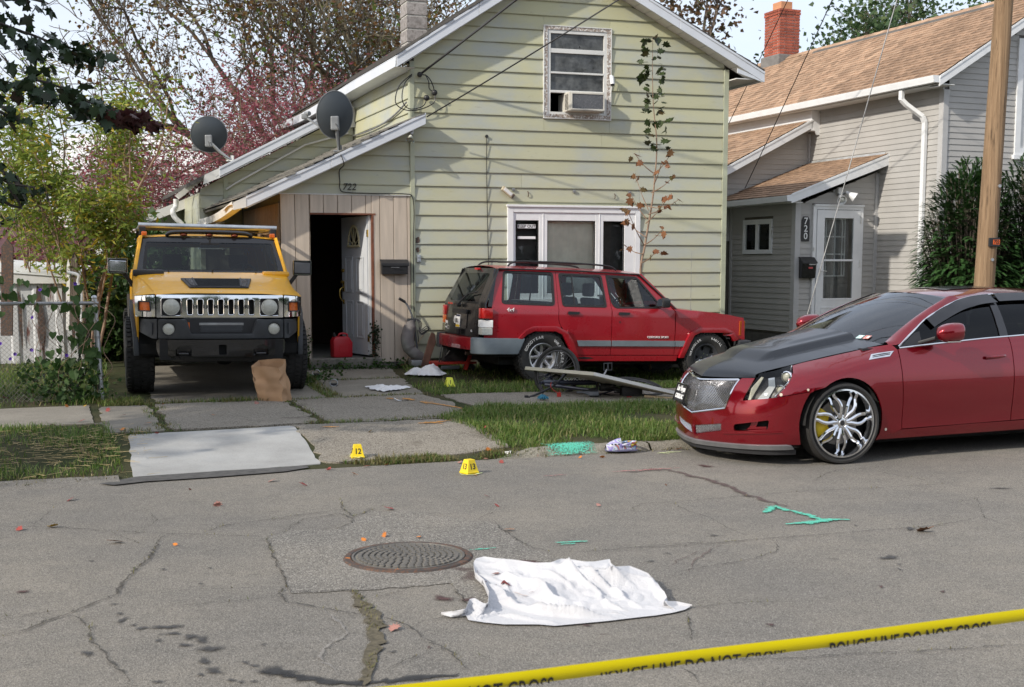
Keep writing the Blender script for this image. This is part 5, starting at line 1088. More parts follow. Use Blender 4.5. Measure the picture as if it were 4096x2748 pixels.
MB().text('AWB4X',.034,rear(.56,.685,.03),.001,sx=.85,bold=.001).build('badge_lettering',MT['print_white'],bd); MB().text('Captain Commute',.05,rear(.42,1.035,.03),.001,sx=.55,ital=.3).build('sticker_script',MT['print_red'],J)
MB().prism([rear(.02,.69,.02).translation,rear(-.10,.69,.02).translation,rear(-.085,.61,.02).translation,rear(.0,.61,.02).translation],(-.035,0,0)).build('latch',MT['black'],J,bevel=.008)
wp=[rear(-.0,1.02,.05).translation,rear(-.08,1.09,.05).translation,rear(-.22,1.18,.05).translation]; wq=[rear(-.22,1.18,.045).translation,rear(-.50,1.215,.045).translation]
w_=MB().tube(wp,.012,6).tube(wq,.010,6).cyl(rear(-.0,1.02,.0).translation,rear(-.0,1.02,.06).translation,.03,n=12).build('rear_wiper',MT['black'],J,smooth=40)
# trim, flares, handles, mirrors, rack
jp('side_moulding',[(.53,.497),(.505,.575),(1.025,.575),(1.03,.497)],m_jgrey,(),.02,.018); jp('side_moulding',[(1.045,.497),(1.045,.575),(2.04,.575),(2.045,.497)],m_jgrey,(),.02,.018); jp('side_moulding',[(2.056,.497),(2.052,.575),(2.25,.575),(2.21,.497)],m_jgrey,(),.02,.018)
def flare(inn,out,dx=0):
    o=[(p[0]+dx,p[1]) for p in out]; i=[(p[0]+dx,p[1]) for p in inn]
    for sd in(0,1):
        mb=panel(o+i[::-1],JS if not sd else JF,(),.075,rng(-.6,3.2,20),[.45,.55,.65,.7],flip=bool(sd),off=.045); put('wheel_arch_flare',mb.mesh('wheel_arch_flare',m_jred,smooth=45,bevel=.016),J)
flare([(-.345,.575),(-.255,.655),(-.15,.70),(.17,.70),(.27,.655),(.345,.55),(.455,.335)],[(-.375,.60),(-.275,.71),(-.15,.765),(.19,.768),(.335,.70),(.43,.58),(.53,.35)])
flare([(2.19,.335),(2.285,.55),(2.345,.66),(2.44,.70),(2.84,.70),(2.95,.655),(3.02,.575)],[(2.115,.335),(2.215,.58),(2.28,.70),(2.42,.768),(2.86,.768),(3.0,.71),(3.09,.60)])
for x in(.42,1.20):
    jp('door_handle',rpoly([(x-.07,.935),(x+.10,.935),(x+.11,.97),(x-.06,.975)],.008),MT['black'],(),.016,.022)
jp('lock',circ(1.16,.835,.012,10),MT['black'],(),.004,.003,both=False)
for s_ in(-1,1):
    m_=MB().prism(rpoly([(1.70,.92*s_,1.05),(1.70,1.12*s_,1.05),(1.70,1.13*s_,1.16),(1.70,1.06*s_,1.19),(1.70,.93*s_,1.17)],0),(.12,0,0)).build('mirror',MT['black'],J,bevel=.03,smooth=45); MB().b2((1.74,.83*s_,1.06),(1.80,.95*s_,1.10)).build('mirror_arm',MT['black'],m_); MB().b2((1.694,.95*s_,1.07),(1.699,1.10*s_,1.16)).build('mirror_glass',MT['chrome'],m_)
    MB().tube(spline([(-.45,.60*s_,1.575),(-.38,.60*s_,1.625),(-.2,.60*s_,1.645),(.5,.60*s_,1.64),(1.05,.60*s_,1.615),(1.2,.60*s_,1.56)]),.013,8).build('roof_rail',MT['black'],J,smooth=50)
for x,z in((-.12,1.64),(.72,1.635)): MB().bar((x,-.60,z),(x,.60,z),.05,.025).build('roof_crossbar',MT['black'],J,bevel=.008)
MB().text('4x4',.07,basis((-.50,-.868,.985),(1,0,0),(0,0,1)),.006,bold=0,ital=.2).build('badge',MT['print_white'],J); MB().text('CHEROKEE SPORT',.042,basis((1.77,-.868,.625),(1,0,0),(0,0,1)),.005,sx=.98,bold=-.0006).build('badge',MT['print_white'],J)
MB().cyl((2.32,-.80,1.01),(2.30,-.80,1.86),.0035,.0018,6).cyl((2.32,-.80,1.0),(2.32,-.80,1.03),.012,n=8).build('aerial',MT['dullsteel'],J)
# inside, underneath, wheels
MB().b2((-.7,-.78,.34),(3.1,.78,.44)).b2((-.55,-.60,.22),(2.9,.60,.34)).build('underbody',MT['dark'],J); MB().b2((2.1,-.6,.44),(3.05,.6,.88)).build('engine_bay',MT['dark'],J); MB().prism([(1.75,-.78,.9),(2.05,-.78,1.0),(2.05,-.78,.45),(1.9,-.78,.45)],(0,1.56,0)).build('dashboard',MT['black'],J,bevel=.02)
jp('door_lining',[(-.72,.45),(.30,.62),(.55,.42),(2.0,.42),(2.0,1.0),(-.66,1.02)],MT['cloth_dark'],(),.01,-.05)
for y in(-.38,.38): sphere_seat(J,1.15,y,.50,MT['cloth_grey'])
MB().box((.42,0,.62),(.5,1.3,.2)).prism([(.2,-.66,.6),(.08,-.66,1.1),(.18,-.66,1.1),(.32,-.66,.62)],(0,1.32,0)).build('rear_seat',MT['cloth_grey'],J,bevel=.03,smooth=45); steering(J,(1.68,.38,.98),(-1,0,.45))
MB().tube([(-.95,-.35,.36),(-.7,-.35,.36),(-.3,-.3,.32)],.028,10).build('exhaust',m_rust,J,smooth=50); MB().cyl((0,-.7,.33),(0,.7,.33),.045,n=10).cyl((2.576,-.7,.33),(2.576,.7,.33),.045,n=10).ball((0,.05,.33),.13,8).build('axle',MT['dark'],J,smooth=40)
for x in(0,2.576):
    for s_ in(-1,1):
        MB().grid(lambda u,v,x=x,s_=s_:(x+.44*math.cos(PI*u),s_*lerp(.45,.84,v),.38+.36*math.sin(PI*u)),12,2).build('wheel_well',MT['dark'],J)
        LT=[('GOODYEAR',2.2,.055),('WRANGLER',.35,.055)] if s_<0 else None
        if x>0 and s_<0: LT=[('WRANGLER',2.5,.046),('RADIAL',1.0,.046)]
        wheel(J,(x,s_*.755,.335),s_,.355,.235,.20,rim_alloy(8,5,.05,.06,.5) if x==0 else rim_alloy(5,5,.06,.06,.9,MT['charcoal']),LT,.055)
# ================================================================ red sedan: outer skin
# plan of the sedan's outer skin from nose centre along the near side; x is measured from the front axle
PLAN=[(-1.0,0),(-.985,-.15),(-.945,-.30),(-.88,-.48),(-.80,-.63),(-.70,-.755),(-.58,-.84),(-.42,-.89),(-.2,-.912),(0.1,-.918),(.6,-.918),(1.4,-.918),(2.2,-.915),(2.8,-.91),(3.3,-.89),(3.6,-.85),(3.8,-.75),(3.87,-.5),(3.88,0)]
def _cr(pts,n=10):
    o=[];m=len(pts)
    for i in range(m-1):
        p0=pts[max(i-1,0)];p1=pts[i];p2=pts[i+1];p3=pts[min(i+2,m-1)]
        for j in range(n):
            t=j/n; o.append(tuple(.5*(2*p1[k]+(p2[k]-p0[k])*t+(2*p0[k]-5*p1[k]+4*p2[k]-p3[k])*t*t+(p3[k]+3*p1[k]-3*p2[k]-p0[k])*t**3) for k in(0,1)))
    return o+[pts[-1]]
PC=_cr(PLAN); PS=[0]
for a,b in zip(PC,PC[1:]): PS.append(PS[-1]+math.hypot(b[0]-a[0],b[1]-a[1]))
def plan(s):
    s=min(max(s,0),PS[-1]-1e-6); lo,hi=0,len(PS)-1
    while hi-lo>1:
        m=(lo+hi)//2
        if PS[m]<=s: lo=m
        else: hi=m
    t=(s-PS[lo])/(PS[hi]-PS[lo]); a,b=PC[lo],PC[hi]; x=a[0]+(b[0]-a[0])*t; y=a[1]+(b[1]-a[1])*t
    d=(b[0]-a[0],b[1]-a[1]); L=math.hypot(*d); return x,y,d[0]/L,d[1]/L
def _pw(tab,x):
    if x<=tab[0][0]: return tab[0][1]
    for (a,b),(c,d) in zip(tab,tab[1:]):
        if x<=c:
            t=(x-a)/(c-a); t=t*t*(3-2*t)*.3+t*.7; return b+(d-b)*t
    return tab[-1][1]
SFR=[(.12,.05),(.2,.02),(.32,.0),(.5,.005),(.6,.03),(.66,.055),(.80,.17),(.9,.26)]     # nose
SSD=[(.12,.08),(.2,.045),(.27,.022),(.36,.022),(.5,.008),(.66,.0),(.78,.008),(.90,.032),(1.0,.06),(1.03,.075),(1.12,.13),(1.25,.215),(1.36,.30),(1.44,.385),(1.5,.47)]  # side
def sst(a,b,x):
    t=min(1,max(0,(x-a)/(b-a))); return t*t*(3-2*t)
def shz(x): return .80+.215*sst(-.75,.6,x)*1.0      # height of the bonnet edge along the wing
def cw(s,z):
    x,y,dx,dy=plan(s); k=sst(.55,1.25,s)
    ins=_pw(SFR,z)*(1-k)+_pw(SSD,z)*k
    if x<.62 and k>0:
        zt=shz(x); ins+=k*.15*max(0,(z-(zt-.13))/.13)**2.0*(1-sst(.35,.62,x))
    nx,ny=-dy,dx           # inward normal? fixed by sign below
    if nx*( .5-x)+ny*(0-y)<0: nx,ny=-nx,-ny
    return (x+nx*ins,y+ny*ins,z)
C_=thing('parked_sedan','glossy dark red sedan with carbon bonnet and large chrome wheels parked at the kerb','sedan',(2.557,11.689,0),R(23.5))
m_cred=paint('candy_red_paint',(.22,.002,.010),.17,1.0,.58,var=.03); t=NT('carbon_fibre'); ck=t.n('ShaderNodeTexChecker'); ck.inputs['Scale'].default_value=260; t.l(t.co(),ck.inputs['Vector']); t.set(col=t.mix(ck.outputs['Fac'],(.008,.010,.014),(.024,.028,.036)),rough=.30,coat=.35,crough=.03,metal=0,spec=.3); m_carb=t.m
m_hlin=mat('dark_lamp_inside',(.05,.05,.055),.3,.6,var=.4,vs=20); m_mesh=mat('bright_mesh',(.62,.62,.64),.22,.9); m_lip=mat('grey_splitter',(.13,.13,.135),.45,var=.2,dirt=.65,dirtc=(.3,.28,.26)); m_cal=mat('yellow_caliper',(.62,.44,.01),.35,coat=.3); m_filler=mat('bare_filler',(.62,.55,.45),.8,var=.2,vs=30)
def mir(p): return (p[0],-p[1],p[2])
CF=lambda s,z:mir(cw(s,z))
CSU=[.06*i for i in range(1,120)]; CSV=[.2,.25,.3,.36,.42,.5,.56,.62,.68,.74,.80,.85,.9,.94,.98,1.02,1.06,1.1,1.15,1.2,1.25,1.3,1.35,1.4,1.44]
def cp(name,out,m,holes=(),thick=.015,off=0,par=None,both=True,merge=False,smooth=40,label=None):
    us=[p[0] for p in out]; zs=[p[1] for p in out]; cu=[c for c in CSU if min(us)<c<max(us)]; cv=[c for c in CSV if min(zs)<c<max(zs)]
    A=panel(out,cw,holes,thick,cu,cv,flip=False,off=off); o=None
    if both and merge:
        B=panel(out,CF,holes,thick,cu,cv,flip=True,off=off); A.add(B.v,B.f); return put(name,A.mesh(name,m,smooth=smooth),par or C_)
    o=put(name,A.mesh(name,m,smooth=smooth),par or C_)
    if both: put(name,panel(out,CF,holes,thick,cu,cv,flip=True,off=off).mesh(name,m,smooth=smooth),par or C_)
    return o
def arc(s0,r,a0,a1,n=14,z0=.365): return [(s0+r*math.cos(lerp(a0,a1,i/n)),z0+r*math.sin(lerp(a0,a1,i/n))) for i in range(n+1)]
SW=1.575; SW2=1.575+2.88
fog=rpoly([(.505,.290),(.82,.322),(.832,.408),(.505,.350)],.02); lg=[(.03,.216),(.367,.28),(.37,.346),(.03,.297)]
cp('front_bumper',[(0,.165),(.376,.172),(1.0,.192),(1.098,.188)]+arc(SW,.475,PI*1.12,PI*.76,8)+[(1.214,.655),(.885,.604),(.578,.562),(.61,.66),(.640,.755),(.50,.748),(.487,.738),(.415,.478),(0,.405)],m_cred,[fog,lg],merge=True)
cp('front_wing',[(.892,.612),(1.222,.661)]+arc(SW,.40,PI*.75,PI*-.145,18)[1:]+[(2.0,.20),(2.197,.277),(2.19,.5),(2.155,.99),(2.12,1.035),(2.005,1.012),(1.6,.945),(1.132,.862)],m_cred)
cp('front_door',[(2.165,.992),(2.198,.5),(2.204,.282),(3.484,.295),(3.487,1.072),(2.9,1.050),(2.19,1.003)],m_cred); cp('rear_door',[(3.494,.295),(3.98,.30)]+arc(SW2,.43,PI*1.05,PI*.52,8)+[(4.47,1.088),(3.497,1.074)],m_cred)
cp('rear_wing',[(4.48,.80)]+arc(SW2,.43,PI*.47,PI*-.1,10)+[(5.25,.29),(5.25,1.06),(5.2,1.098),(4.48,1.089)],m_cred); cp('rear_bumper',[(5.256,.25),(6.05,.25),(6.6,.25),(6.6,.75),(5.256,.70)],m_cred,()); cp('rear_panel',[(5.256,.706),(6.6,.756),(6.6,1.04),(5.256,1.07)],m_cred)
cp('sill',[(1.99,.192),(4.02,.195),(4.03,.288),(3.0,.286),(2.2,.272),(2.01,.205)],m_cred,off=-.004)
ARC=[(2.172,1.010),(2.4,1.14),(2.596,1.243),(2.82,1.326),(3.03,1.390),(3.2,1.424),(3.367,1.444),(3.655,1.458),(3.99,1.461),(4.4,1.440),(4.8,1.362),(5.08,1.235),(5.2,1.115)]
BELT=[(5.2,1.105),(4.5,1.10),(3.7,1.088),(3.2,1.068),(2.6,1.035)]
ARCS=[tuple(p) for p in spline([(a,b,0) for a,b in ARC],4)]
cp('side_window',[(p[0],p[1]) for p in ARCS]+BELT,MT['glass_tint'],(),0,-.012)
cp('window_pillar',[(3.40,1.08),(3.50,1.085),(3.56,1.455),(3.475,1.452)],MT['blackgloss'],(),.006,-.002); cp('window_pillar',[(4.45,1.1),(4.52,1.1),(4.62,1.39),(4.55,1.405)],MT['blackgloss'],(),.006,-.002); cp('quarter_trim',[(2.20,1.020),(2.45,1.03),(2.47,1.145),(2.40,1.13)],MT['black'],(),.006,-.002)
vis_=[(p[0],p[1]) for p in ARCS if 2.55<p[0]<3.52]; cp('window_visor',vis_+[(p[0]+.05,p[1]-.075) for p in vis_[::-1]],MT['blackgloss'],(),.004,.018); vis_=[(p[0],p[1]) for p in ARCS if 3.52<p[0]<4.55]; cp('window_visor',vis_+[(p[0],p[1]-.07) for p in vis_[::-1]],MT['blackgloss'],(),.004,.018)
for sd in(cw,CF):
    MB().tube([Vector(sd(p[0],p[1]+.006)) for p in ARCS],.0085,6).build('chrome_trim',MT['chrome'],C_,smooth=60); MB().tube([Vector(sd(a,b-.004)) for a,b in [(2.172,1.008)]+[(2.4,1.022)]+BELT[::-1]],.0095,6).build('chrome_trim',MT['chrome'],C_,smooth=60)
# bonnet
HE=[(-.70,-.545,.762),(-.66,-.545,.80),(-.38,-.622,.868),(.0,-.665,.942),(.44,-.715,1.017),(.56,-.72,1.035)]; HC=[(-.905,0,.716),(-.80,0,.80),(-.50,0,.895),(-.05,0,.975),(.28,0,1.04),(.36,0,1.06)]
HEs=spline(HE,6); HCs=spline(HC,6); nH=len(HEs)-1
def hood(u,v):
    k=u*nH; i=min(nH-1,int(k)); f=k-i; e=HEs[i].lerp(HEs[i+1],f); c=HCs[i].lerp(HCs[i+1],f); a=abs(2*v-1); p=c.lerp(e,a); p.z=lerp(c.z,e.z,a**2.0)+.022*(1-a*a)
    b=ss(.60,.50,a)*ss(.34,.44,u)*(1-.0*u); p.z+=.05*b+.012*ss(.5,.62,u)*ss(.42,.3,a); p.y=p.y if v>.5 else p.y; p.y=-abs(p.y) if v<.5 else abs(p.y)
    return p
MB().grid(hood,60,64).build('bonnet',m_carb,C_,smooth=28)
MB().b2((.30,-.74,.93),(.62,.74,1.0)).build('cowl',MT['black'],C_)
# windscreen, pillars, roof
def wsE(t): return Vector((lerp(.55,1.43,t),lerp(-.715,-.535,t),lerp(1.04,1.442,t)+.03*math.sin(PI*t)))
def wsf(u,v):
    e=wsE(v); a=2*u-1; return Vector((e.x-.17*(1-a*a)*(1-v*.55),e.y*-a,e.z+.03*(1-a*a)*v))
MB().grid(wsf,20,12).build('windscreen',glassmat('windscreen_glass',(.30,.36,.38),1,.01,.07,1.4),C_,smooth=60)
def arcp(t,dz=.014):   # along the chrome arc, t 0..1 from base to s=3.15
    s=lerp(2.10,3.13,t); z=pw(ARC,s)+dz if s>2.172 else 1.03; return Vector(cw(s,z))
for sg in(1,-1):
    MB().grid(lambda u,v:(lambda p:(p.x,p.y*sg,p.z))((wsE(u)+Vector((0,-.006,.004))).lerp(arcp(u),v)+Vector((0,0,.016*math.sin(PI*v)))),20,5).build('windscreen_pillar',m_cred,C_,smooth=60)
def roofe(u): s=lerp(3.09,4.86,u); return Vector(cw(s,pw(ARC,s)+.014))
def roof_(u,v):
    e=roofe(u); a=2*v-1; f0=wsf(.5+.5*a,1.0) if False else None; x=e.x; 
    xf=wsE(1).x-.17*(1-a*a)*.45; k=(1-u)**2; x=lerp(e.x,min(e.x,xf+(e.x-roofe(0).x)),k) if abs(a)<.98 else e.x
    return Vector((x,e.y*(-a),e.z+.060*(1-abs(a)**2.3)*(1-.25*u)))
MB().grid(roof_,28,28).build('roof',m_cred,C_,smooth=60)
MB().grid(lambda u,v:roof_(lerp(.12,.42,u),lerp(.22,.78,v))+Vector((0,0,.006)),8,10).build('sunroof',MT['blackgloss'],C_,smooth=60)
rb0=roof_(1,.5).x
MB().grid(lambda u,v:(lambda p:Vector((lerp(p.x,3.55+.10*(1-(2*v-1)**2),u),p.y*(1+.18*u),lerp(p.z,1.105,u)+.03*math.sin(PI*u))))(roof_(1,v)),10,20).build('rear_screen',MT['glass_tint'],C_,smooth=60)
MB().grid(lambda u,v:Vector((lerp(3.45,3.84-.12*(2*v-1)**2,u),lerp(-.80,.80,v)*(1-.06*u),1.105-.05*u*u+.02*(1-(2*v-1)**2))),8,16).build('boot_lid',m_cred,C_,smooth=50)
for sg in(1,-1): 
    MB().grid(lambda u,v:(lambda p,q:(lerp(p.x,q[0],v),sg*lerp(p.y,q[1],v),lerp(p.z,q[2],v)))(roofe(1)+Vector((.5*u,-.05*u,-.25*u)),cw(lerp(4.86,5.25,u),lerp(pw(ARC,4.86),1.10,u))),8,4).build('rear_pillar',m_cred,C_,smooth=50)
# grille of bright mesh with chrome surround
GR=[(0.0,.412),(.408,.485),(.478,.735),(0.0,.706)]
cp('grille_backing',GR,MT['dark'],(),0,-.035,merge=True)
def ginside(s,z):
    if s<0: s=-s
    return s<.408+.07*(z-.485)/.25 and z>.412+.18*s and z<.706+.062*s
def gsf(s,z,o=.0):
    p=Vector(cw(abs(s),z)); 
    if s<0: p.y=-p.y
    x,y,dx,dy=plan(abs(s)); n=Vector((-abs(dy),-abs(dx)*(1 if s>=0 else -1),0)); return p+n*o
mb=MB()
for fam in(1,-1):
    for k in range(-36,56):
        pts=[]
        for j in range(0,45):
            z=.40+.0085*j; s=k*.0215-.25+fam*(z-.56)*1.15
            if ginside(s,z): pts.append(gsf(s,z,-.012))
            elif len(pts)>1: mb.tube(pts,.0036,3,caps=False); pts=[]
            else: pts=[]
        if len(pts)>1: mb.tube(pts,.0036,3,caps=False)
o=mb.build('grille_mesh',m_mesh,C_); o['kind']='stuff'
def ctube(pts,r,name,m,n=6,off=.004):
    P=[]
    for a,b in zip(pts,pts[1:]): P+=[gsf(lerp(a[0],b[0],k/8),lerp(a[1],b[1],k/8),off) for k in range(8)]
    P.append(gsf(*pts[-1],off)); return MB().tube(P,r,n).build(name,m,C_,smooth=50)
ctube([(-.478,.735),(0,.706),(.478,.735)],.011,'grille_surround',MT['chrome']); ctube([(-.478,.735),(-.408,.485),(0,.41),(.408,.485),(.478,.735)],.008,'grille_surround',MT['chrome'])
mb=MB()
for sd in(1,-1):
    for k in range(9): mb.tube([gsf(sd*lerp(.035,.365,j/8),lerp(.222+.0085*k,.286+.0067*k,j/8),-.008) for j in range(9)],.0024,4)
    for k in range(16): mb.tube([gsf(sd*(.04+.021*k),.222+.19*(.04+.021*k),-.009),gsf(sd*(.05+.021*k),.292+.15*(.04+.021*k),-.009)],.002,4)
o=mb.build('lower_grille_mesh',m_mesh,C_); o['kind']='stuff'
cp('fog_lamp_hole',[(p[0],p[1]) for p in rpoly([(.49,.275),(.84,.305),(.85,.425),(.49,.365)],.01)],MT['dark'],(),0,-.09); cp('fog_lamp_bracket',[(.60,.30),(.80,.318),(.80,.345),(.70,.335),(.72,.385),(.66,.38),(.64,.328)],m_cred,(),.01,-.05)
cp('bumper_crease',[(.39,.257),(.95,.303),(.94,.312),(.40,.268)],m_cred,(),.01,.012)
cp('splitter',[(0,.130),(.376,.138),(1.0,.155),(1.07,.16),(1.04,.188),(.99,.194),(.376,.175),(0,.168)],m_lip,(),.03,.022,merge=True); cp('under_tray',[(0,.085),(.5,.09),(1.1,.10),(1.1,.14),(.5,.14),(0,.125)],MT['black'],(),.03,.0,merge=True)
# headlights
HL=[(.590,.570),(.735,.590),(.876,.612),(1.0,.735),(1.122,.860),(.98,.842),(.80,.814),(.682,.793),(.63,.68)]
for sd,fl in((cw,False),(CF,True)):
    h=put('headlight',panel(HL,sd,(),0,[.06*i for i in range(8,20)],[.6,.65,.7,.75,.8],flip=fl,off=-.075).mesh('headlight',m_hlin,smooth=60),C_)
    put('lens',panel(HL,sd,(),0,[.06*i for i in range(8,20)],[.6,.65,.7,.75,.8],flip=fl,off=.002).mesh('lens',MT['glass_lamp'],smooth=60),h)
    for nm,q,of,m in(('reflector',[(.70,.60),(.80,.61),(.86,.72),(.84,.80),(.77,.79),(.79,.72)],-.05,MT['chrome']),('light_guide',[(.615,.58),(.645,.585),(.72,.78),(.69,.785),(.65,.68)],-.03,MT['lampbowl']),('side_marker',[(.99,.73),(1.01,.735),(1.03,.775),(1.005,.77)],-.02,MT['print_white'])): put(nm,panel(q,sd,(),.004,(),(),flip=fl,off=of).mesh(nm,m),h)
    for s_,z_,r_ in((.90,.665,.042),(.965,.775,.045)):
        P=Vector(sd(s_,z_)); d=(Vector((-1,-.45 if not fl else .45,0.1))).normalized(); P=P-d*.06; MB().lathe([(r_*1.15,-.03),(r_*1.2,.015),(r_,.02),(r_*.95,0)],P,d,20).build('projector_ring',MT['chrome'],h,smooth=40); MB().ball(P,r_*.85,8).build('projector_lens',MT['lampbowl'],h,smooth=60)
    MB().tube([Vector(sd(a,b)) for a,b in HL[2:5]],.006,6).build('lens_edge',MT['chrome'],h)
for s_,z_,r_ in((.93,.63,.014),(1.17,.672,.011),(2.02,.285,.013)): cp('paint_chip',circ(s_,z_,r_,10),m_filler,(),.002,.002,both=False)
# front number plate on the mesh: white motto lettering on black
fp=bpy.data.objects.new('front_plate',None); COL.objects.link(fp); fp.parent=C_
p0=gsf(-.26,.565,.03); d=(gsf(-.10,.565,.03)-gsf(-.42,.565,.03)).normalized(); d=-d if d.y>0 else d; upv=Vector((.32,0,1)).normalized(); B4=basis(p0,d,(upv-d*upv.dot(d)).normalized())
MB().add([B4@Vector((x,y,z)) for x in(-.155,.155) for y in(-.08,.08) for z in(-.008,.004)],[(0,1,3,2),(4,6,7,5),(0,4,5,1),(2,3,7,6),(0,2,6,4),(1,5,7,3)]).build('plate',MT['black'],fp,bevel=.003)
mb=MB()
for q0,q1 in(((-.155,-.08),(.155,-.08)),((-.155,.08),(.155,.08)),((-.155,-.08),(-.155,.08)),((.155,-.08),(.155,.08))): mb.bar(B4@Vector((*q0,.006)),B4@Vector((*q1,.006)),.014,.01)
mb.build('plate_frame',MT['blackgloss'],fp); 
MB().text('Las Vegas',.075,B4@Matrix.Translation((0,.036,.006)),.002,sx=.85,bold=.0015,ital=.2).text('CADILLAC',.06,B4@Matrix.Translation((0,-.038,.006)),.002,sx=.85,bold=.0015).build('plate_lettering',MT['print_white'],fp)
# wing vent, handle, mirror, stickers
cp('wing_vent',[(1.835,.905),(1.90,.948),(2.118,.978),(2.062,.932)],MT['chrome'],[[(1.885,.922),(1.905,.940),(2.085,.965),(2.065,.945)]],.008,.006); cp('vent_slot',[(1.87,.915),(1.90,.945),(2.10,.972),(2.06,.938)],MT['dark'],(),0,.002); cp('vent_bar',[(1.89,.928),(1.893,.932),(2.08,.957),(2.077,.953)],MT['chrome'],(),.006,.006)
for s_ in(3.27,4.28):
    for sd,sg in((cw,-1),(CF,1)):
        dh=MB().tube(spline([Vector(sd(s_-.12,.893))+Vector((0,.012*sg,0)),Vector(sd(s_-.08,.895))+Vector((0,.028*sg,0)),Vector(sd(s_+.06,.902))+Vector((0,.03*sg,0)),Vector(sd(s_+.11,.904))+Vector((0,.010*sg,0))],5),.0155,8).build('door_handle',m_cred,C_,smooth=50)
for sg in(-1,1):
    def mf(u,v):
        a=2*PI*u; w=[.02,.55,.86,1,.98,.8,.55,.02][min(7,int(v*7.99))]; v2=v*7; i=min(6,int(v2)); WW=[.0,.66,.86,.97,1,1,.95,.0]; w=lerp(WW[i],WW[i+1],v2-i)
        x=lerp(-.13,.13,v); ca,sa=math.cos(a),math.sin(a); e=.75; cx_=math.copysign(abs(ca)**e,ca); sx_=math.copysign(abs(sa)**e,sa)
        return (1.02+x*1.12,sg*(1.03+.085*w*cx_),1.145+.085*w*sx_+.014*v-.010)
    m_=MB().grid(mf,28,21).build('mirror',m_cred,C_,smooth=60); MB().prism([(.80,.87*sg,1.03),(.92,.87*sg,1.035),(.95,1.0*sg,1.085),(.88,1.0*sg,1.08)],(0,0,.03)).build('mirror_arm',MT['black'],m_,bevel=.008); MB().b2((.97,sg*.98,1.056),(1.10,sg*1.09,1.068)).build('mirror_trim',MT['chrome'],m_)
for i,(u0,c_) in enumerate(((.115,(.55,.25,.22)),(.165,(.45,.62,.62)))):
    mb=MB().grid(lambda u,v:wsf(lerp(u0,u0+.042,u),lerp(.045,.10,v))+Vector((-.006,0,.008)),1,1); s_=mb.build('inspection_sticker',mat('sticker_print',c_,.5,var=.3,vs=60),C_)
    MB().grid(lambda u,v:wsf(lerp(u0+.004,u0+.018,u),lerp(.055,.088,v))+Vector((-.008,0,.010)),1,1).build('sticker_patch',MT['print_white'],s_)
for k in(0,1): MB().tube([wsf(.5+.42*(1 if k else -.02),.0)+Vector((-.03,0,.02)),wsf(.62+.25*k,.05)+Vector((-.02,0,.02)),wsf(.30+.28*k,.03)+Vector((-.02,0,.02))],.009,6).build('wiper',MT['black'],C_)
# inside and underneath
MB().b2((-.75,-.60,.12),(3.7,.60,.3)).b2((-.70,-.5,.3),(.3,.5,.70)).build('underbody',MT['dark'],C_); MB().prism([(.3,-.72,.6),(.5,-.72,1.0),(.95,-.72,.98),(1.0,-.72,.6)],(0,1.44,0)).build('dashboard',MT['black'],C_,bevel=.03)
for y in(-.38,.38): sphere_seat(C_,1.75,y,.42,MT['cloth_dark'],flip=-1)
MB().box((2.65,0,.5),(.5,1.25,.25)).prism([(2.8,-.62,.6),(2.95,-.62,1.08),(3.05,-.62,1.08),(2.95,-.62,.6)],(0,1.24,0)).build('rear_seat',MT['cloth_dark'],C_,bevel=.03,smooth=45); steering(C_,(1.08,-.38,.98),(1,0,.4)); MB().b2((1.25,-.1,1.32),(1.28,.1,1.38)).build('rear_view_mirror',MT['black'],C_,bevel=.01)
cp('door_lining',[(2.2,.3),(4.0,.3),(4.4,.9),(4.4,1.05),(2.3,.98)],MT['dark'],(),0,-.06)
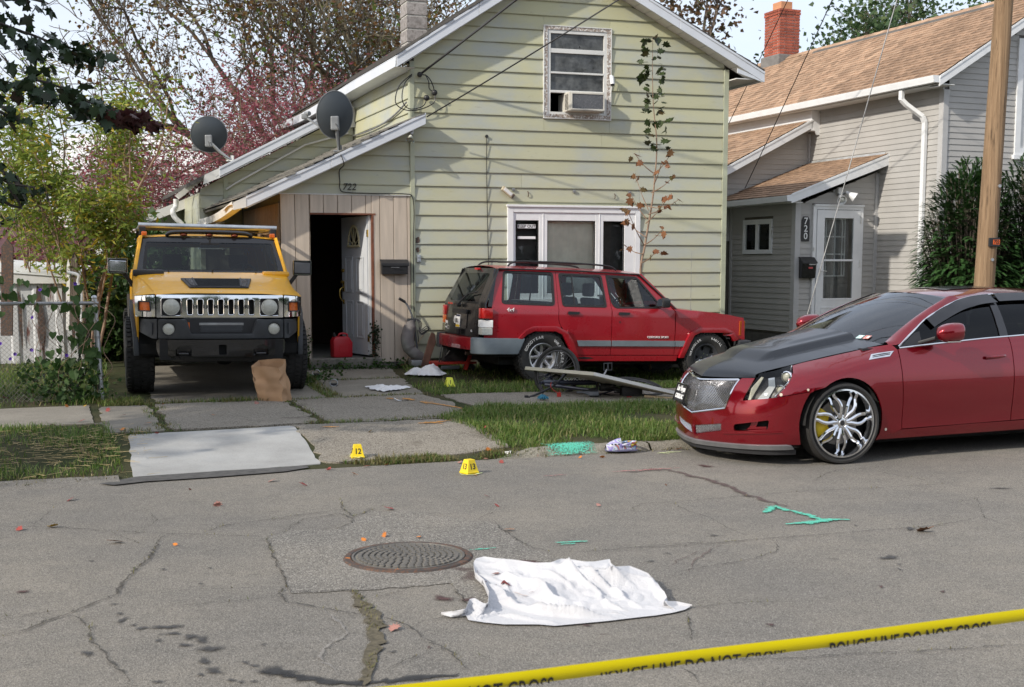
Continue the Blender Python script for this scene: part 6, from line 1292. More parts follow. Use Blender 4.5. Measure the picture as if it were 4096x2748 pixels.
def rim_chrome(w,Rr,h):
    ch=MT['chrome']; MB().lathe([(Rr+.006,h*.86),(Rr-.002,h*.98),(Rr-.016,h*.99),(Rr-.022,h*.85),(Rr-.036,h*.2),(Rr-.05,-h*.7),(Rr,-h*.75)],(0,0,0),(0,-1,0),64).build('rim',ch,w,smooth=40)
    n=7
    for i in range(n):
        mb=MB()
        for k in(-1,1):
            a0=2*PI*i/n+.12; pts=[]
            for r,da,dy in((.05,.10,.0),(.10,.20,.012),(.15,.26,.02),(.20,.20,.012),(.25,.12,-.004),(Rr-.02,.20,-.025)):
                a=a0+k*da*(.80 if r>.06 else .8)*(1.15 if r<.22 else 1.0)+.10*(r/Rr); pts.append((math.cos(a)*r,-(h*.62+dy),math.sin(a)*r))
            P=spline(pts,4); mb.tube(P,[.0175-.005*abs(j/(len(P)-1)-.35) for j in range(len(P))],6,sx=.9)
        mb.build('spoke',ch,w,smooth=35)
    MB().lathe([(0,h*.75),(.028,h*.75),(.034,h*.70),(.072,h*.66),(.085,h*.56),(.085,h*.3)],(0,0,0),(0,-1,0),28).build('hub_cap',ch,w,smooth=35); MB().lathe([(0,h*.765),(.022,h*.765),(.024,h*.74)],(0,0,0),(0,-1,0),16).build('cap_badge',MT['black'],w)
    mb=MB(); [mb.cyl((math.cos(2*PI*i/12)*.062,-h*.64,math.sin(2*PI*i/12)*.062),(math.cos(2*PI*i/12)*.062,-h*.70,math.sin(2*PI*i/12)*.062),.007,n=8) for i in range(12)]; o=mb.build('bolts',ch,w); o['kind']='stuff'
    MB().lathe([(.03,h*.1),(.20,h*.1),(.20,h*.0)],(0,0,0),(0,-1,0),40).build('brake_disc',m_disc,w); MB().lathe([(Rr-.05,-h*.6),(0,-h*.62)],(0,0,0),(0,-1,0),24).build('wheel_back',MT['dark'],w)
    mb=MB().lathe([(.12,-.0),(.12,h*.42),(.22,h*.42),(.235,h*.3),(.235,0)],(0,0,0),(0,-1,0),10,arc=1.15); cl=mb.build('caliper',m_cal,w,bevel=.006,smooth=40); cl.rotation_euler=(0,R(2),0)
    cl.data.transform(Matrix.Rotation(R(CALROT),4,'Y'))
CALROT=33
m_lowtyre=mat('low_profile_tyre',(.030,.029,.028),.6,var=.2,vs=14,bump=.3,bs=120)
for x in(0,2.88):
    for sg in(-1,1):
        MB().grid(lambda u,v,x=x,sg=sg:(x+.41*math.cos(PI*u),sg*lerp(.50,.885,v),.36+.40*math.sin(PI*u)),14,2).build('wheel_well',MT['dark'],C_); wheel(C_,(x,sg*.785,.362),sg,.362,.245,.305,rim_chrome,None,0,m_lowtyre,turn=R(-5) if x==0 and sg<0 else 0,bul=.006)
    MB().cyl((x,-.7,.36),(x,.7,.36),.04,n=8).build('axle',MT['dark'],C_)
# ================================================================ yellow off-road vehicle facing the street
V=thing('parked_offroader','large yellow off-road vehicle with chrome grille facing the street beside green house','suv',(-3.505,15.03,.165),0,rot=(0,R(.7),R(17.5)))
m_yel=paint('yellow_paint',(.78,.39,.012),.36,.22,dirt=.56,var=.06,dirtc=(.55,.28,.02),chips=.62,chipc=(.62,.60,.54)); m_trimd=mat('dark_grey_trim',(.035,.038,.042),.55,var=.25,vs=6,bump=.1); m_skid=mat('black_skid_paint',(.012,.012,.013),.22,coat=.5,var=.3,vs=9,dirt=.66,dirtc=(.05,.05,.05))
def vp(name,out,surf,m,holes=(),th=.02,off=0,par=None,cu=(),cv=(),flip=False,smooth=40,bevel=0):
    return put(name,panel(out,surf,holes,th,cu,cv,flip=flip,off=off).mesh(name,m,smooth=smooth,bevel=bevel),par or V)
FS=lambda x,z:(x,.05*(abs(x)/.75)**2+.03*max(0,z-1.17)*4,z)
slots=[rpoly([(cx-.034,.975),(cx+.034,.975),(cx+.034,1.165),(cx-.034,1.165)],.024) for cx in(-.36,-.24,-.12,0,.12,.24,.36)]
hl_=[rpoly([(cx-.115,.965),(cx+.115,.965),(cx+.115,1.175),(cx-.115,1.175)],.03) for cx in(-.575,.575)]
vp('grille',rpoly([(-.745,.945),(.745,.945),(.745,1.215),(-.745,1.215)],.012),FS,MT['chrome'],slots+hl_,.04,cu=rng(-.745,.745,24),cv=[1.0,1.05,1.1,1.15,1.19],smooth=30)
for s_ in slots: 
    P=[Vector(FS(*p))+Vector((0,-.002,0)) for p in s_]; MB().tube(P,.006,5,True).build('slot_rim',MT['chrome'],V,smooth=60)
MB().b2((-.74,.07,.95),(.74,.10,1.21)).build('grille_backing',MT['dark'],V)
for i,chx in enumerate('HUMMER'): MB().text(chx,.062,basis((-.30+.12*i,-.004,1.072),(1,0,0),(0,0,1)),.003,sx=1.15,bold=.001).build('grille_letter',MT['print_black'],V)
for sx in(-1,1):
    h=bpy.data.objects.new('headlight',None); COL.objects.link(h); h.parent=V; c=Vector((.575*sx,.03,1.07))
    MB().b2((c.x-.115,.055,.96),(c.x+.115,.07,1.18)).build('headlight_panel',MT['black'],h); MB().tube([Vector(FS(*p))+Vector((0,-.003,0)) for p in (hl_[0] if sx<0 else hl_[1])],.006,5,True).build('headlight_bezel',MT['chrome'],h)
    MB().lathe([(.0,-.035),(.05,-.03),(.085,.0),(.094,.012),(.098,.012)],c,(0,-1,0),28).build('reflector',MT['lampbowl'],h,smooth=50); MB().lathe([(0,.034),(.05,.028),(.085,.015),(.094,.008)],c,(0,-1,0),28).build('lens',m_frost,h,smooth=60)
    q=rpoly([(.758*sx,.95),(.985*sx,.955),(.988*sx,1.195),(.758*sx,1.212)],.012); sg=rpoly([(.88*sx-.068,1.02),(.88*sx+.068,1.02),(.88*sx+.062,1.135),(.88*sx-.068,1.135)],.015)
    CS=lambda x,z:(x,.05+.16*max(0,(abs(x)-.80)/.19)**2+.03*max(0,z-1.17)*4,z)
    vp('signal_surround',q,CS,MT['chrome'],[sg],.05,cu=rng(-1,1,40),cv=[1.05,1.1,1.17],smooth=35,flip=sx<0 and False); vp('signal_lamp',sg,CS,MT['amber'],(),.02,-.012,cu=rng(-1,1,30)); MB().tube([Vector(CS(*p))+Vector((0,-.003,0)) for p in sg],.009,5,True).build('signal_bezel',MT['black'],V)
# bonnet, wings
def hz(y): return 1.215+.235*(1-(1-min(1,y/1.34))**1.35)
def hw(y): return lerp(.745,.975,min(1,y/1.34))
def hoodf(u,v):
    y=lerp(.045,1.36,v); x=lerp(-1,1,u)*hw(y); a=abs(2*u-1); return (x,y+.05*(a**2)*(1-v),hz(y)+.028*(1-a**5)-.02*ss(.06,0,v))
sc=lambda u,v:hoodf(u,v)
MB().grid(hoodf,30,24).build('bonnet',m_yel,V,smooth=40)
def hy(u,y): return Vector(hoodf(u,(y-.045)/1.315))
scp=bpy.data.objects.new('bonnet_vent',None); COL.objects.link(scp); scp.parent=V
def hq(x,y,up=.0): u=.5+.5*x/hw(y); p=hy(u,y); p.z+=up; return p
fr2=[(-.33,.22),(.33,.22),(.40,.66),(-.40,.66)]
mb=MB(); o_=[hq(x,y,.004) for x,y in [(-.35,.20),(.35,.20),(.43,.68),(-.43,.68)]]; mb.add(o_+[p+Vector((0,0,.018)) for p in o_],[(4,5,6,7),(0,1,5,4),(1,2,6,5),(2,3,7,6),(3,0,4,7)]); mb.build('vent_frame',MT['black'],scp,bevel=.005)
mb=MB()
for k in range(9): y=.25+.045*k; w=.245+.06*(y-.2); mb.bar(hq(-w,y,.024),hq(w,y,.024),.018,.012)
o=mb.build('vent_louvres',m_trimd,scp); o['kind']='stuff'
for sx in(-1,1): MB().add([hq(sx*.27,.235,.026),hq(sx*.325,.235,.026),hq(sx*.385,.645,.026),hq(sx*.30,.645,.026)],[(0,1,2,3)]).build('vent_inlet',MT['blackgloss'],scp); MB().bar(hq(sx*.262,.22,.026),hq(sx*.292,.66,.026),.014,.014).build('vent_divider',m_trimd,scp)
for x in(-.55,.0,.55): MB().cyl(hq(x,1.28,.0),hq(x,1.28,.03),.011,n=8).build('washer_jet',MT['black'],V)
for sx in(-1,1):
    fl=lambda u,v,sx=sx:(lambda y:(sx*lerp(hw(y)-.006,.995,u**.8),y+.05*(1-v)+ (.12*u*u)*(1-v),lerp(hz(y)-.005,1.205+.11*min(1,y/1.3),u**1.3)-.012*u))(lerp(.05,1.36,v))
    MB().grid(fl,8,20).build('wing_top',m_yel,V,smooth=50)
    SS=lambda y,z,sx=sx:(sx*(1.0-.012*max(0,1.0-z)-.02*max(0,z-1.1)-.035*ss(.5,.16,y)),y,z)
    AY,AZ,AR=.86,.46,.60
    ar=lambda yc,r=AR:[(yc+r*math.cos(a),AZ+.02+r*math.sin(a)) for a in [PI*k/14 for k in range(15)]]
    ye=[(2.2,.0)]
    vp('wing_side',[(.19,.93),(.19,1.205),(1.35,1.30),(1.42,1.30),(1.42,.55)]+[p for p in ar(AY) if p[1]>.56],SS,m_yel,(),.02,cu=rng(.1,1.5,8),cv=[.9,1.1],flip=sx<0)
    dl=[[(1.43,.55),(2.42,.55),(2.42,1.44),(1.47,1.44)],[(2.43,.55),(3.30,.55),(3.34,.75),(3.40,1.44),(2.43,1.44)]]
    for dd in dl: vp('door',dd,SS,m_yel,(),.02,cu=rng(1.4,3.5,8),cv=[.9,1.1],flip=sx<0)
    vp('rear_side',[(3.35,.72)]+[p for p in ar(AY+3.12)[::-1] if p[1]>.70]+[(4.72,.72),(4.75,1.44),(3.41,1.44)],SS,m_yel,(),.02,cu=rng(3.3,4.8,8),cv=[.9,1.1],flip=sx<0)
    GS=lambda y,z,sx=sx:(sx*(.985-.20*(z-1.44)),y,z)
    gh=[rpoly([(1.62+.24*0,1.50),(2.38,1.50),(2.38,1.86),(1.80,1.86)],.04),rpoly([(2.47,1.50),(3.28,1.50),(3.28,1.86),(2.47,1.86)],.04),rpoly([(3.42,1.50),(4.55,1.50),(4.50,1.86),(3.42,1.86)],.04)]
    vp('upper_side',[(1.45,1.44),(4.76,1.44),(4.70,1.95),(1.76,1.95)],GS,m_yel,gh,.03,cu=rng(1.5,4.7,8),cv=[1.7],flip=sx<0)
    for g in gh: vp('side_window',g,GS,MT['glass_car'],(),0,-.012)
    for y in(2.28,3.15): vp('door_handle',rpoly([(y-.08,1.27),(y+.08,1.27),(y+.08,1.32),(y-.08,1.32)],.01),SS,MT['black'],(),.02,.02,flip=sx<0)
    # dark arch flares
    for yc in(AY,AY+3.12):
        o=[(yc+(AR+.055)*math.cos(a),AZ+.02+(AR+.055)*math.sin(a)) for a in [PI*k/14 for k in range(15)]]; vp('wheel_arch_flare',o+ar(yc)[::-1],SS,m_trimd,(),.06,.045,cu=(),flip=sx<0,bevel=.012)
        MB().grid(lambda u,v,yc=yc,sx=sx:(sx*lerp(.55,.98,v),yc+.59*math.cos(PI*u),.48+.59*math.sin(PI*u)),14,2).build('wheel_well',MT['dark'],V)
    vp('side_marker',rpoly([(.30,1.10),(.42,1.10),(.42,1.15),(.30,1.15)],.01),SS,MT['redlens'],(),.015,.012,flip=sx<0)
    MB().bar((sx*.97,1.5,.47),(sx*.97,3.3,.47),.12,.08).build('side_step',MT['charcoal'],V,bevel=.02)
    m_=bpy.data.objects.new('mirror',None); COL.objects.link(m_); m_.parent=V
    mx=1.17*sx; MB().box((mx,1.44,1.545),(.235,.13,.20)).build('mirror_shell',MT['black'],m_,bevel=.03,smooth=50); MB().prism([(mx-.10,1.372,1.48),(mx+.10,1.372,1.475),(mx+.105,1.372,1.61),(mx-.10,1.372,1.62)],(0,-.012,0)).build('mirror_cover',MT['greyplastic'] if sx>0 else MT['chrome'],m_,bevel=.02)
    MB().tube([(mx-.115,1.37,1.46),(mx-.115,1.37,1.64),(mx+.115,1.37,1.64),(mx+.115,1.37,1.46)],.008,5,True).build('mirror_rim',MT['chrome'],m_); MB().bar((sx*.97,1.46,1.28),(sx*1.10,1.44,1.46),.05,.05).build('mirror_arm',MT['black'],m_,bevel=.01)
# windscreen and cab
wsF=lambda x,z:(x*(1-.10*(z-1.47)/.44*.9),1.40+.36*(z-1.47)/.44+.05*(abs(x)/.95)**2,z)
wo=[(-.965,1.45),(.965,1.45),(.965,1.93),(-.965,1.93)]; wi=rpoly([(-.875,1.50),(.875,1.50),(.885,1.865),(-.885,1.865)],.04)
vp('windscreen_frame',wo,wsF,MT['blackgloss'],[wi],.03,cu=rng(-.96,.96,16),cv=[1.5,1.6,1.7,1.8]); vp('windscreen',wi,wsF,MT['glass_car'],(),0,-.005,cu=rng(-.96,.96,16),cv=[1.6,1.7,1.8])
for sx in(-1,1): MB().tube([Vector(wsF(.962*sx,1.45))+Vector((0,.02,0)),Vector(wsF(.962*sx,1.93))+Vector((0,.02,0))],.03,8).build('windscreen_pillar',m_yel,V)
MB().b2((-.93,1.30,1.40),(.93,1.45,1.452)).build('cowl',m_yel,V,bevel=.01)
MB().box((-.80,1.24,1.462),(.38,.24,.085)).build('cowl_intake',MT['black'],V,bevel=.03,smooth=45); MB().box((.80,1.24,1.462),(.34,.22,.07)).build('cowl_intake',m_yel,V,bevel=.03,smooth=45)
roofv=lambda u,v:(lerp(-.885,.885,u),lerp(1.80,4.72,v),1.945+.035*(1-abs(2*u-1)**3)-.03*ss(.05,0,v)); MB().grid(roofv,16,12).build('roof',m_yel,V,smooth=45)
MB().tube(spline([(-.55,1.83,1.955),(-.45,1.80,1.995),(0,1.79,2.005),(.45,1.80,1.995),(.55,1.83,1.955)],6),.028,8,sx=1.4).build('sunroof_deflector',MT['blackgloss'],V,smooth=50)
for x in(-.33,0,.33): MB().ball((x,1.81,1.965),(.05,.07,.022),8).build('cab_light',mat('smoked_amber_lens',(.16,.035,.01),.2) if x==-.33 else bpy.data.materials['smoked_amber_lens'],V,smooth=60)
for sx in(-1,1): MB().b2((sx*.83-.035,1.80,1.945),(sx*.83+.035,1.88,2.0)).build('corner_light',MT['amber'],V,bevel=.012)
rk=bpy.data.objects.new('roof_rack',None); COL.objects.link(rk); rk.parent=V
MB().cyl((-.90,1.92,2.085),(.90,1.92,2.075),.033,n=12).build('front_bar',MT['steel'],rk,smooth=50)
for sx in(-1,1): MB().cyl((sx*.87,1.92,2.08),(sx*.87,4.5,2.085),.028,n=12).build('side_bar',MT['steel'],rk,smooth=50); MB().box((sx*.85,1.95,2.01),(.085,.13,.11)).build('bracket',MT['black'],rk,bevel=.015); MB().box((sx*.85,4.3,2.01),(.085,.13,.11)).build('bracket',MT['black'],rk,bevel=.015)
for y in(2.8,3.7): MB().cyl((-.87,y,2.08),(.87,y,2.08),.022,n=10).build('cross_bar',MT['black'],rk,smooth=50)
vp('tailgate',[(-.98,.75),(.98,.75),(.98,1.45),(.88,1.95),(-.88,1.95),(-.98,1.45)],lambda x,z:(x,4.75-.05*max(0,z-1.45),z),m_yel,[rpoly([(-.75,1.5),(.75,1.5),(.72,1.84),(-.72,1.84)],.05)],.04,flip=True)
# bumper, skid plate
def bs(x,z): return (x,-.16+.10*(abs(x)/.72)**3-.0*(z),z)
vp('front_bumper',rpoly([(-.735,.70),(.735,.70),(.735,.925),(.42,.925),(.36,.755),(-.36,.755),(-.42,.925),(-.735,.925)],.015),bs,m_trimd,[circ(-.615,.815,.075,20),circ(.615,.815,.075,20)],.20,cu=rng(-.7,.7,14),smooth=30,bevel=.008)
for sx in(-1,1):
    q=[(.745*sx,.70),(.80*sx,.70),(.985*sx,.79),(.99*sx,.925),(.745*sx,.925)]; BE=lambda x,z:(x,-.06+.45*max(0,(abs(x)-.76)/.23)**1.6,z); vp('bumper_end',q,BE,m_trimd,(),.15,cu=rng(-1,1,24),cv=[.75,.8,.85],smooth=30); vp('bumper_recess',[(.80*sx,.745),(.93*sx,.80),(.94*sx,.89),(.80*sx,.885)],BE,MT['charcoal'],(),.01,.004,cu=rng(-1,1,24))
    f=MB().lathe([(.0,-.03),(.05,-.02),(.066,.0),(.072,.008)],(.615*sx,-.10,.815),(0,-1,0),24).build('fog_lamp',MT['lampbowl'],V,smooth=50); MB().lathe([(0,.02),(.05,.014),(.07,.002)],(.615*sx,-.10,.815),(0,-1,0),24).build('fog_lens',m_frost,f,smooth=60); MB().lathe([(.068,.01),(.076,.02),(.08,.0)],(.615*sx,-.10,.815),(0,-1,0),24).build('fog_ring',MT['black'],f,smooth=50)
MB().b2((-.43,-.05,.755),(.43,.06,.94)).build('winch_panel',MT['black'],V); wg_=MB(); 
for k in range(20):
    for j in range(4): wg_.tube([(-.235+.0245*k+.012*(j%2)+.011*math.cos(a),-.056,.79+.021*j+.011*math.sin(a)) for a in [2*PI*i/6 for i in range(6)]],.0028,3,True)
o=wg_.build('winch_mesh',MT['greyplastic'],V); o['kind']='stuff'; MB().b2((-.26,-.06,.855),(.26,-.045,.885)).build('mesh_top',MT['dullsteel'],V,bevel=.004); MB().b2((-.43,-.056,.80),(-.37,-.05,.89)).build('reflector',MT['amber'],V)
sk=lambda x,z:(x,-.20+.16*(abs(x)/.75)**4+.10*max(0,(.50-z)/.1)**1.5,z); hk=[rpoly([(cx-.09,.50),(cx+.09,.50),(cx+.09,.58),(cx-.09,.58)],.012) for cx in(-.45,.45)]+[rpoly([(-.045,.51),(.045,.51),(.045,.63),(-.045,.63)],.01)]
vp('skid_plate',rpoly([(-.70,.43),(.70,.43),(.755,.56),(.755,.69),(-.755,.69),(-.755,.56)],.04),sk,m_skid,hk,.06,cu=rng(-.75,.75,18),cv=[.46,.5,.58,.64],smooth=35); MB().b2((-.72,-.12,.45),(.72,-.06,.685)).build('skid_backing',MT['dark'],V)
for cx in(-.45,.45): MB().tube([(cx-.05,-.14,.52),(cx-.05,-.20,.525),(cx+.05,-.20,.525),(cx+.05,-.14,.52)],.013,8).build('tow_loop',m_skid,V,smooth=50)
# cabin and chassis
MB().b2((-.95,.25,.50),(.95,4.6,.62)).b2((-.62,.2,.40),(.62,4.4,.5)).b2((-.72,.12,.6),(.72,1.3,1.15)).build('underbody',MT['dark'],V); MB().prism([(-.93,1.42,1.0),(-.93,1.42,1.44),(-.93,1.75,1.42),(-.93,1.85,1.0)],(1.86,0,0)).build('dashboard',MT['black'],V,bevel=.03)
for x in(-.45,.45): sphere_seat(V,x,2.35,.85,MT['cloth_dark'],.52,flip=-1,ax='y')
MB().box((0,3.3,.95),(1.5,.5,.25)).prism([(-.75,3.45,1.0),(-.75,3.6,1.50),(-.75,3.72,1.50),(-.75,3.65,1.0)],(1.5,0,0)).build('rear_seat',MT['cloth_dark'],V,bevel=.04,smooth=45); steering(V,(.45,1.86,1.42),(0,1,-.5)); MB().box((0,1.72,1.83),(.25,.03,.07)).bar((0,1.70,1.91),(0,1.72,1.83),.02,.02).build('rear_view_mirror',MT['black'],V,bevel=.01)
m_mud=mat('mud_terrain_rubber',(.022,.0215,.021),.82,var=.3,vs=12,bump=.4,bs=80,dirt=.6,dirtc=(.05,.046,.04))
for y in(.86,3.98):
    for sx in(-1,1):
        w=wheel(V,(sx*.93,y,.455),-1,.46,.325,.235,rim_alloy(7,8,.04,.08,.6,MT['chrome']),None,.062,m_mud); w.rotation_euler=(0,0,(-PI/2 if sx<0 else PI/2))
    MB().cyl((-.85,y,.46),(.85,y,.46),.05,n=8).ball((.1,y,.46),.15,8).build('axle',MT['dark'],V)
# ================================================================ things on the green house
def vpt(x,y,Y):
    """point seen at photo pixel (x,y) at distance Y"""
    a=(x-1168.5)/_f; b=(1606/1.7527-y)/_f; c,s=math.cos(R(6.277)),math.sin(R(6.277)); d=Vector((a,c+s*b,-s+c*b)); return Vector((0,0,1.75))+d*(Y/d.y)
m_dish=mat('dark_grey_dish',(.04,.05,.06),.5,var=.12,vs=3); m_dishr=mat('dish_back_grey',(.20,.21,.22),.5,.2)
def dish(name,label,foot,cen,rx,rz,face,arm,mast_m,lnb=0):
    d=thing(name,label,'satellite dish',foot,0,'satellite dishes on the roof'); f=Vector(foot); c=Vector(cen)-f; n=Vector(face).normalized(); xa=Vector((0,0,1)).cross(n).normalized(); za=n.cross(xa)
    P=lambda r,a,dp:c+xa*(r*rx*math.cos(a))+za*(r*rz*math.sin(a))+n*(dp*(r*r-1))
    MB().grid(lambda u,v:P(v,2*PI*u,.075),40,8).build('reflector',m_dish,d,smooth=60); MB().tube([P(1.0,2*PI*i/40,.07) for i in range(40)],.008,5,True).build('rim',m_dishr,d)
    b=c-n*.10+za*(-rz*.35); mm=MB().tube([(0,0,0),b*.55+Vector((0,0,-.02)),b],.026,10); mm.build('mast',mast_m,d,smooth=50); MB().box((0,0,.01),(.16,.22,.02)).box((0,0,.05),(.06,.05,.10)).build('foot_plate',mast_m,d,bevel=.004)
    MB().box(b+n*.05,(.12,.13,.20)).build('bracket',m_dishr,d,bevel=.02); e=Vector(arm)-f
    MB().bar(c+za*(-rz*.93),e,.035,.022).build('feed_arm',m_dishr,d); l=MB().box(e,(.09,.10,.07)); 
    for k in range(lnb+1): l.cyl(e+Vector((.06*k-.03*lnb,0,.04)),e+(c-e).normalized()*.10+Vector((.06*k-.03*lnb,0,.04)),.028,.035,12)
    l.build('receiver',m_dishr,d,bevel=.006,smooth=40)
    MB().tube(spline([b+Vector((0,-.03,0)),b+Vector((.05,-.08,-.12)),b*.4+Vector((.03,-.06,-.05)),Vector((.0,-.05,.02))]),.006,5).build('lead',MT['black'],d); return d
Yd=vpt(763,258,18.05); dish('satellite_dish','large oval dark grey dish on lean-to roof edge beside green wall',hp(.0,.02,3.36),vpt(764,262,18.3),.262,.335,(-.30,.92,.20),vpt(696,266,18.7),m_dishr)
dish('satellite_dish','smaller round grey dish with twin receivers at far left roof edge',hp(-1.02,3.6,3.47),vpt(477,307,21.3),.30,.30,(-.25,.93,.2),vpt(446,340,21.7),MT['white_old'],1)
mb_=thing('mailbox','black sloped lid mailbox on beige planks beside open door','mailbox',hp(.765,-.02,1.70),R(17.4))
MB().prism([(-.195,0,-.10),(-.195,-.10,-.10),(-.195,-.115,.06),(-.195,-.04,.10),(-.195,0,.11)],(.39,0,0)).build('body',MT['black'],mb_,bevel=.006); MB().prism([(-.21,.0,.118),(-.21,-.04,.108),(-.21,-.125,.062),(-.21,-.125,.02),(-.21,-.117,.02),(-.21,-.117,.055),(-.21,-.038,.10),(-.21,0,.11)],(.42,0,0)).build('lid',MT['black'],mb_,bevel=.003); MB().tube([(-.06,-.118,-.0),(-.06,-.13,.0),(.06,-.13,.0),(.06,-.118,.0)],.004,6).build('pull',MT['dullsteel'],mb_)
ac=thing('air_conditioner','worn cream window air conditioner in the open upper sash','air conditioner',hp(3.73,-.02,4.05),R(17.4)); a0,a1,h_=-.29,.29,.285
m_acw=mat('aged_cream_metal',(.58,.56,.50),.5,var=.08,vs=6,dirt=.62,dirtc=(.3,.27,.22))
MB().b2((a0,-.20,.0),(a1,.3,h_)).build('cabinet',m_acw,ac,bevel=.012); MB().b2((a0+.045,-.205,.03),(a1-.02,-.198,h_-.03)).build('condenser_grille',mat('peeling_grille',(.10,.105,.115),.6,var=.2,vs=30,dirt=.60,dirtc=(.6,.6,.58)),ac)
for k in range(12): MB().b2((a0-.004,-.17,.03+.019*k),(a0+.001,-.03,.038+.019*k)).build('louvre',MT['black'],ac)
ga=frame4(MB(),a0+.03,a1-.008,.015,h_-.015,.02,-.214,-.2); ga.build('grille_surround',m_acw,ac,bevel=.004)
sc_=thing('security_camera','white bullet camera fixed beside upper window','security camera',hp(4.17,-.05,4.55),R(17.4)); MB().tube([(0,0,.06),(0,-.05,.06),(.0,-.06,.03)],.016,8).build('bracket',MT['white'],sc_,smooth=50); MB().cyl((0,-.06,.05),(.005,-.085,-.07),.036,.034,16).build('housing',MT['white'],sc_,smooth=40); MB().cyl((.005,-.085,-.07),(.006,-.09,-.095),.034,.028,16).build('lens',MT['blackgloss'],sc_,smooth=40); MB().tube(spline([(0,-.03,.07),(.02,-.02,-.1),(-.02,-.02,-.3),(-.03,-.02,-.5)]),.005,5).build('lead',MT['white_old'],sc_)
fx=thing('wall_light','broken beige light fitting hanging askew over the picture window','wall light',hp(2.52,-.05,2.83),0,rot=(0,R(38),R(17.4))); MB().box((0,0,0),(.21,.07,.075)).build('housing',mat('stained_beige',(.52,.45,.33),.6,var=.15,vs=9,dirt=.55,dirtc=(.15,.1,.06)),fx,bevel=.02); MB().box((.0,-.04,.0),(.15,.012,.05)).build('diffuser',MT['white_old'],fx,bevel=.006); MB().box((.10,-.02,0),(.03,.06,.06)).build('socket',m_rust,fx,bevel=.006)
lb=thing('flood_bulb','bare clear flood bulb under lean-to eave corner','flood lamp',hp(1.0,-.22,3.66),R(17.4)); MB().cyl((0,0,.08),(0,0,.0),.03,.035,12).cyl((0,0,.0),(-.02,-.04,-.05),.036,.03,12).build('holder',MT['dullsteel'],lb,smooth=40); MB().lathe([(.02,0),(.028,.03),(.055,.085),(.058,.10),(.04,.115),(0,.12)],(-.02,-.04,-.05),(-.25,-.4,-.9),18).build('bulb',MT['glass_lamp'],lb,smooth=60); MB().lathe([(.018,.0),(.045,.07),(0,.02)],(-.02,-.04,-.05),(-.25,-.4,-.9),14).build('bulb_reflector',MT['lampbowl'],lb,smooth=60)
def cable(name,label,pts,r,n=8,mat_=None,sub=8,group=None):
    P=spline(pts,sub); o=Vector(P[0]); mb=MB().tube([Vector(p)-o for p in P],r,n); ob=mb.build(name,mat_ or MT['black'],loc=o,smooth=60); return tag(ob,label,'cable',group)
cable('cable','thin black cable running straight down the green boards',[hp(2.2,-.036,3.64),hp(2.2,-.036,3.0),hp(2.215,-.036,2.2),hp(2.23,-.036,1.5),hp(2.23,-.036,.6)],.0065,6); hb('cable_entry',MB().cyl((2.2,-.02,3.65),(2.2,-.05,3.65),.022,n=10),MT['black'])
cable('cable','black aerial lead from large dish down over the door number',[hp(-.06,-.31,3.30),hp(-.02,-.315,3.16),hp(-.02,-.03,3.1),hp(-.02,-.04,2.95),hp(-.02,-.04,2.84),hp(.06,-.045,2.785),hp(.5,-.045,2.775),hp(.95,-.045,2.775),hp(1.05,-.05,2.73),hp(1.075,-.05,2.5),hp(1.06,-.05,2.0),hp(1.062,-.05,.6)],.008,6)
# ---------------------------------------------------------------- utility pole and overhead lines
t=NT('weathered_pole_wood'); c=t.mix(t.rng(t.noise(1.6,6,.65,stretch=(22,22,.6)),.35,.65),(.19,.12,.068),(.33,.225,.135)); c=t.mix(t.rng(t.noise(1.9,6,.7,stretch=(30,30,.7)),.56,.66,0,.9),c,(.055,.035,.022)); c=t.mix(t.rng(t.noise(1.3,3),.6,.75,0,.5),c,(.09,.065,.045)); t.set(col=c,rough=.85,spec=.3); t.bump(t.noise(1.9,6,.7,stretch=(30,30,.7)),.8,.02); m_pole=t.m
PB=Vector((5.45,14.6,.08)); PT=Vector((5.83,14.75,11.5)); PD=(PT-PB).normalized()
pole=thing('utility_pole','tall weathered wooden utility pole behind dark red sedan','utility pole',PB)
mb=MB(); mb.tube([PD*(.0+.5*i) for i in range(24)],[.120-.0018*i for i in range(24)],28); mb.build('pole',m_pole,pole,smooth=60)
mb=MB(); rr=random.Random(8)
for k in range(26):
    a=rr.uniform(-2.6,-.5); z=rr.uniform(.6,7.5); L_=rr.uniform(.3,1.5); P=[]
    for j in range(6): zz=z+L_*j/5; aa=a+rr.gauss(0,.03); rad=.1205-.0036*zz; P.append(PD*zz+Vector((math.cos(aa)*rad,math.sin(aa)*rad,0)))
    mb.tube(P,[.001,.003,.0045,.004,.003,.001],4)
o=mb.build('splits',m_crack,pole); o['kind']='stuff'
fac=Vector((-.42,-.9,0)); fr3=basis(PD*1.92+Vector((.035,-.12,0)),(1,.3,0),(0,0,1))
tg_=MB().add([fr3@Vector((x,y,z)) for x in(-.07,.075) for y in(-.05,.05) for z in(-.012,.008)],[(0,1,3,2),(4,6,7,5),(0,4,5,1),(2,3,7,6),(0,2,6,4),(1,5,7,3)]).build('tag_holder',MT['black'],pole,bevel=.003); MB().add([fr3@Vector((x,y,.010)) for x,y in((-.02,-.025),(.072,-.025),(.072,.028),(-.02,.028))],[(0,1,2,3)]).build('tag_plate',mat('orange_tag',(.75,.13,.02),.45,var=.05),tg_); MB().text('722',.055,fr3@Matrix.Translation((.027,.002,.012)),.001,sx=.9,bold=.001).build('tag_number',MT['print_black'],tg_)
for z,x in((1.72,.03),(2.56,.055)): MB().cyl(PD*z+Vector((x,-.108,0)),PD*z+Vector((x,-.13,0)),.018,n=12).build('bolt',MT['steel'],pole)
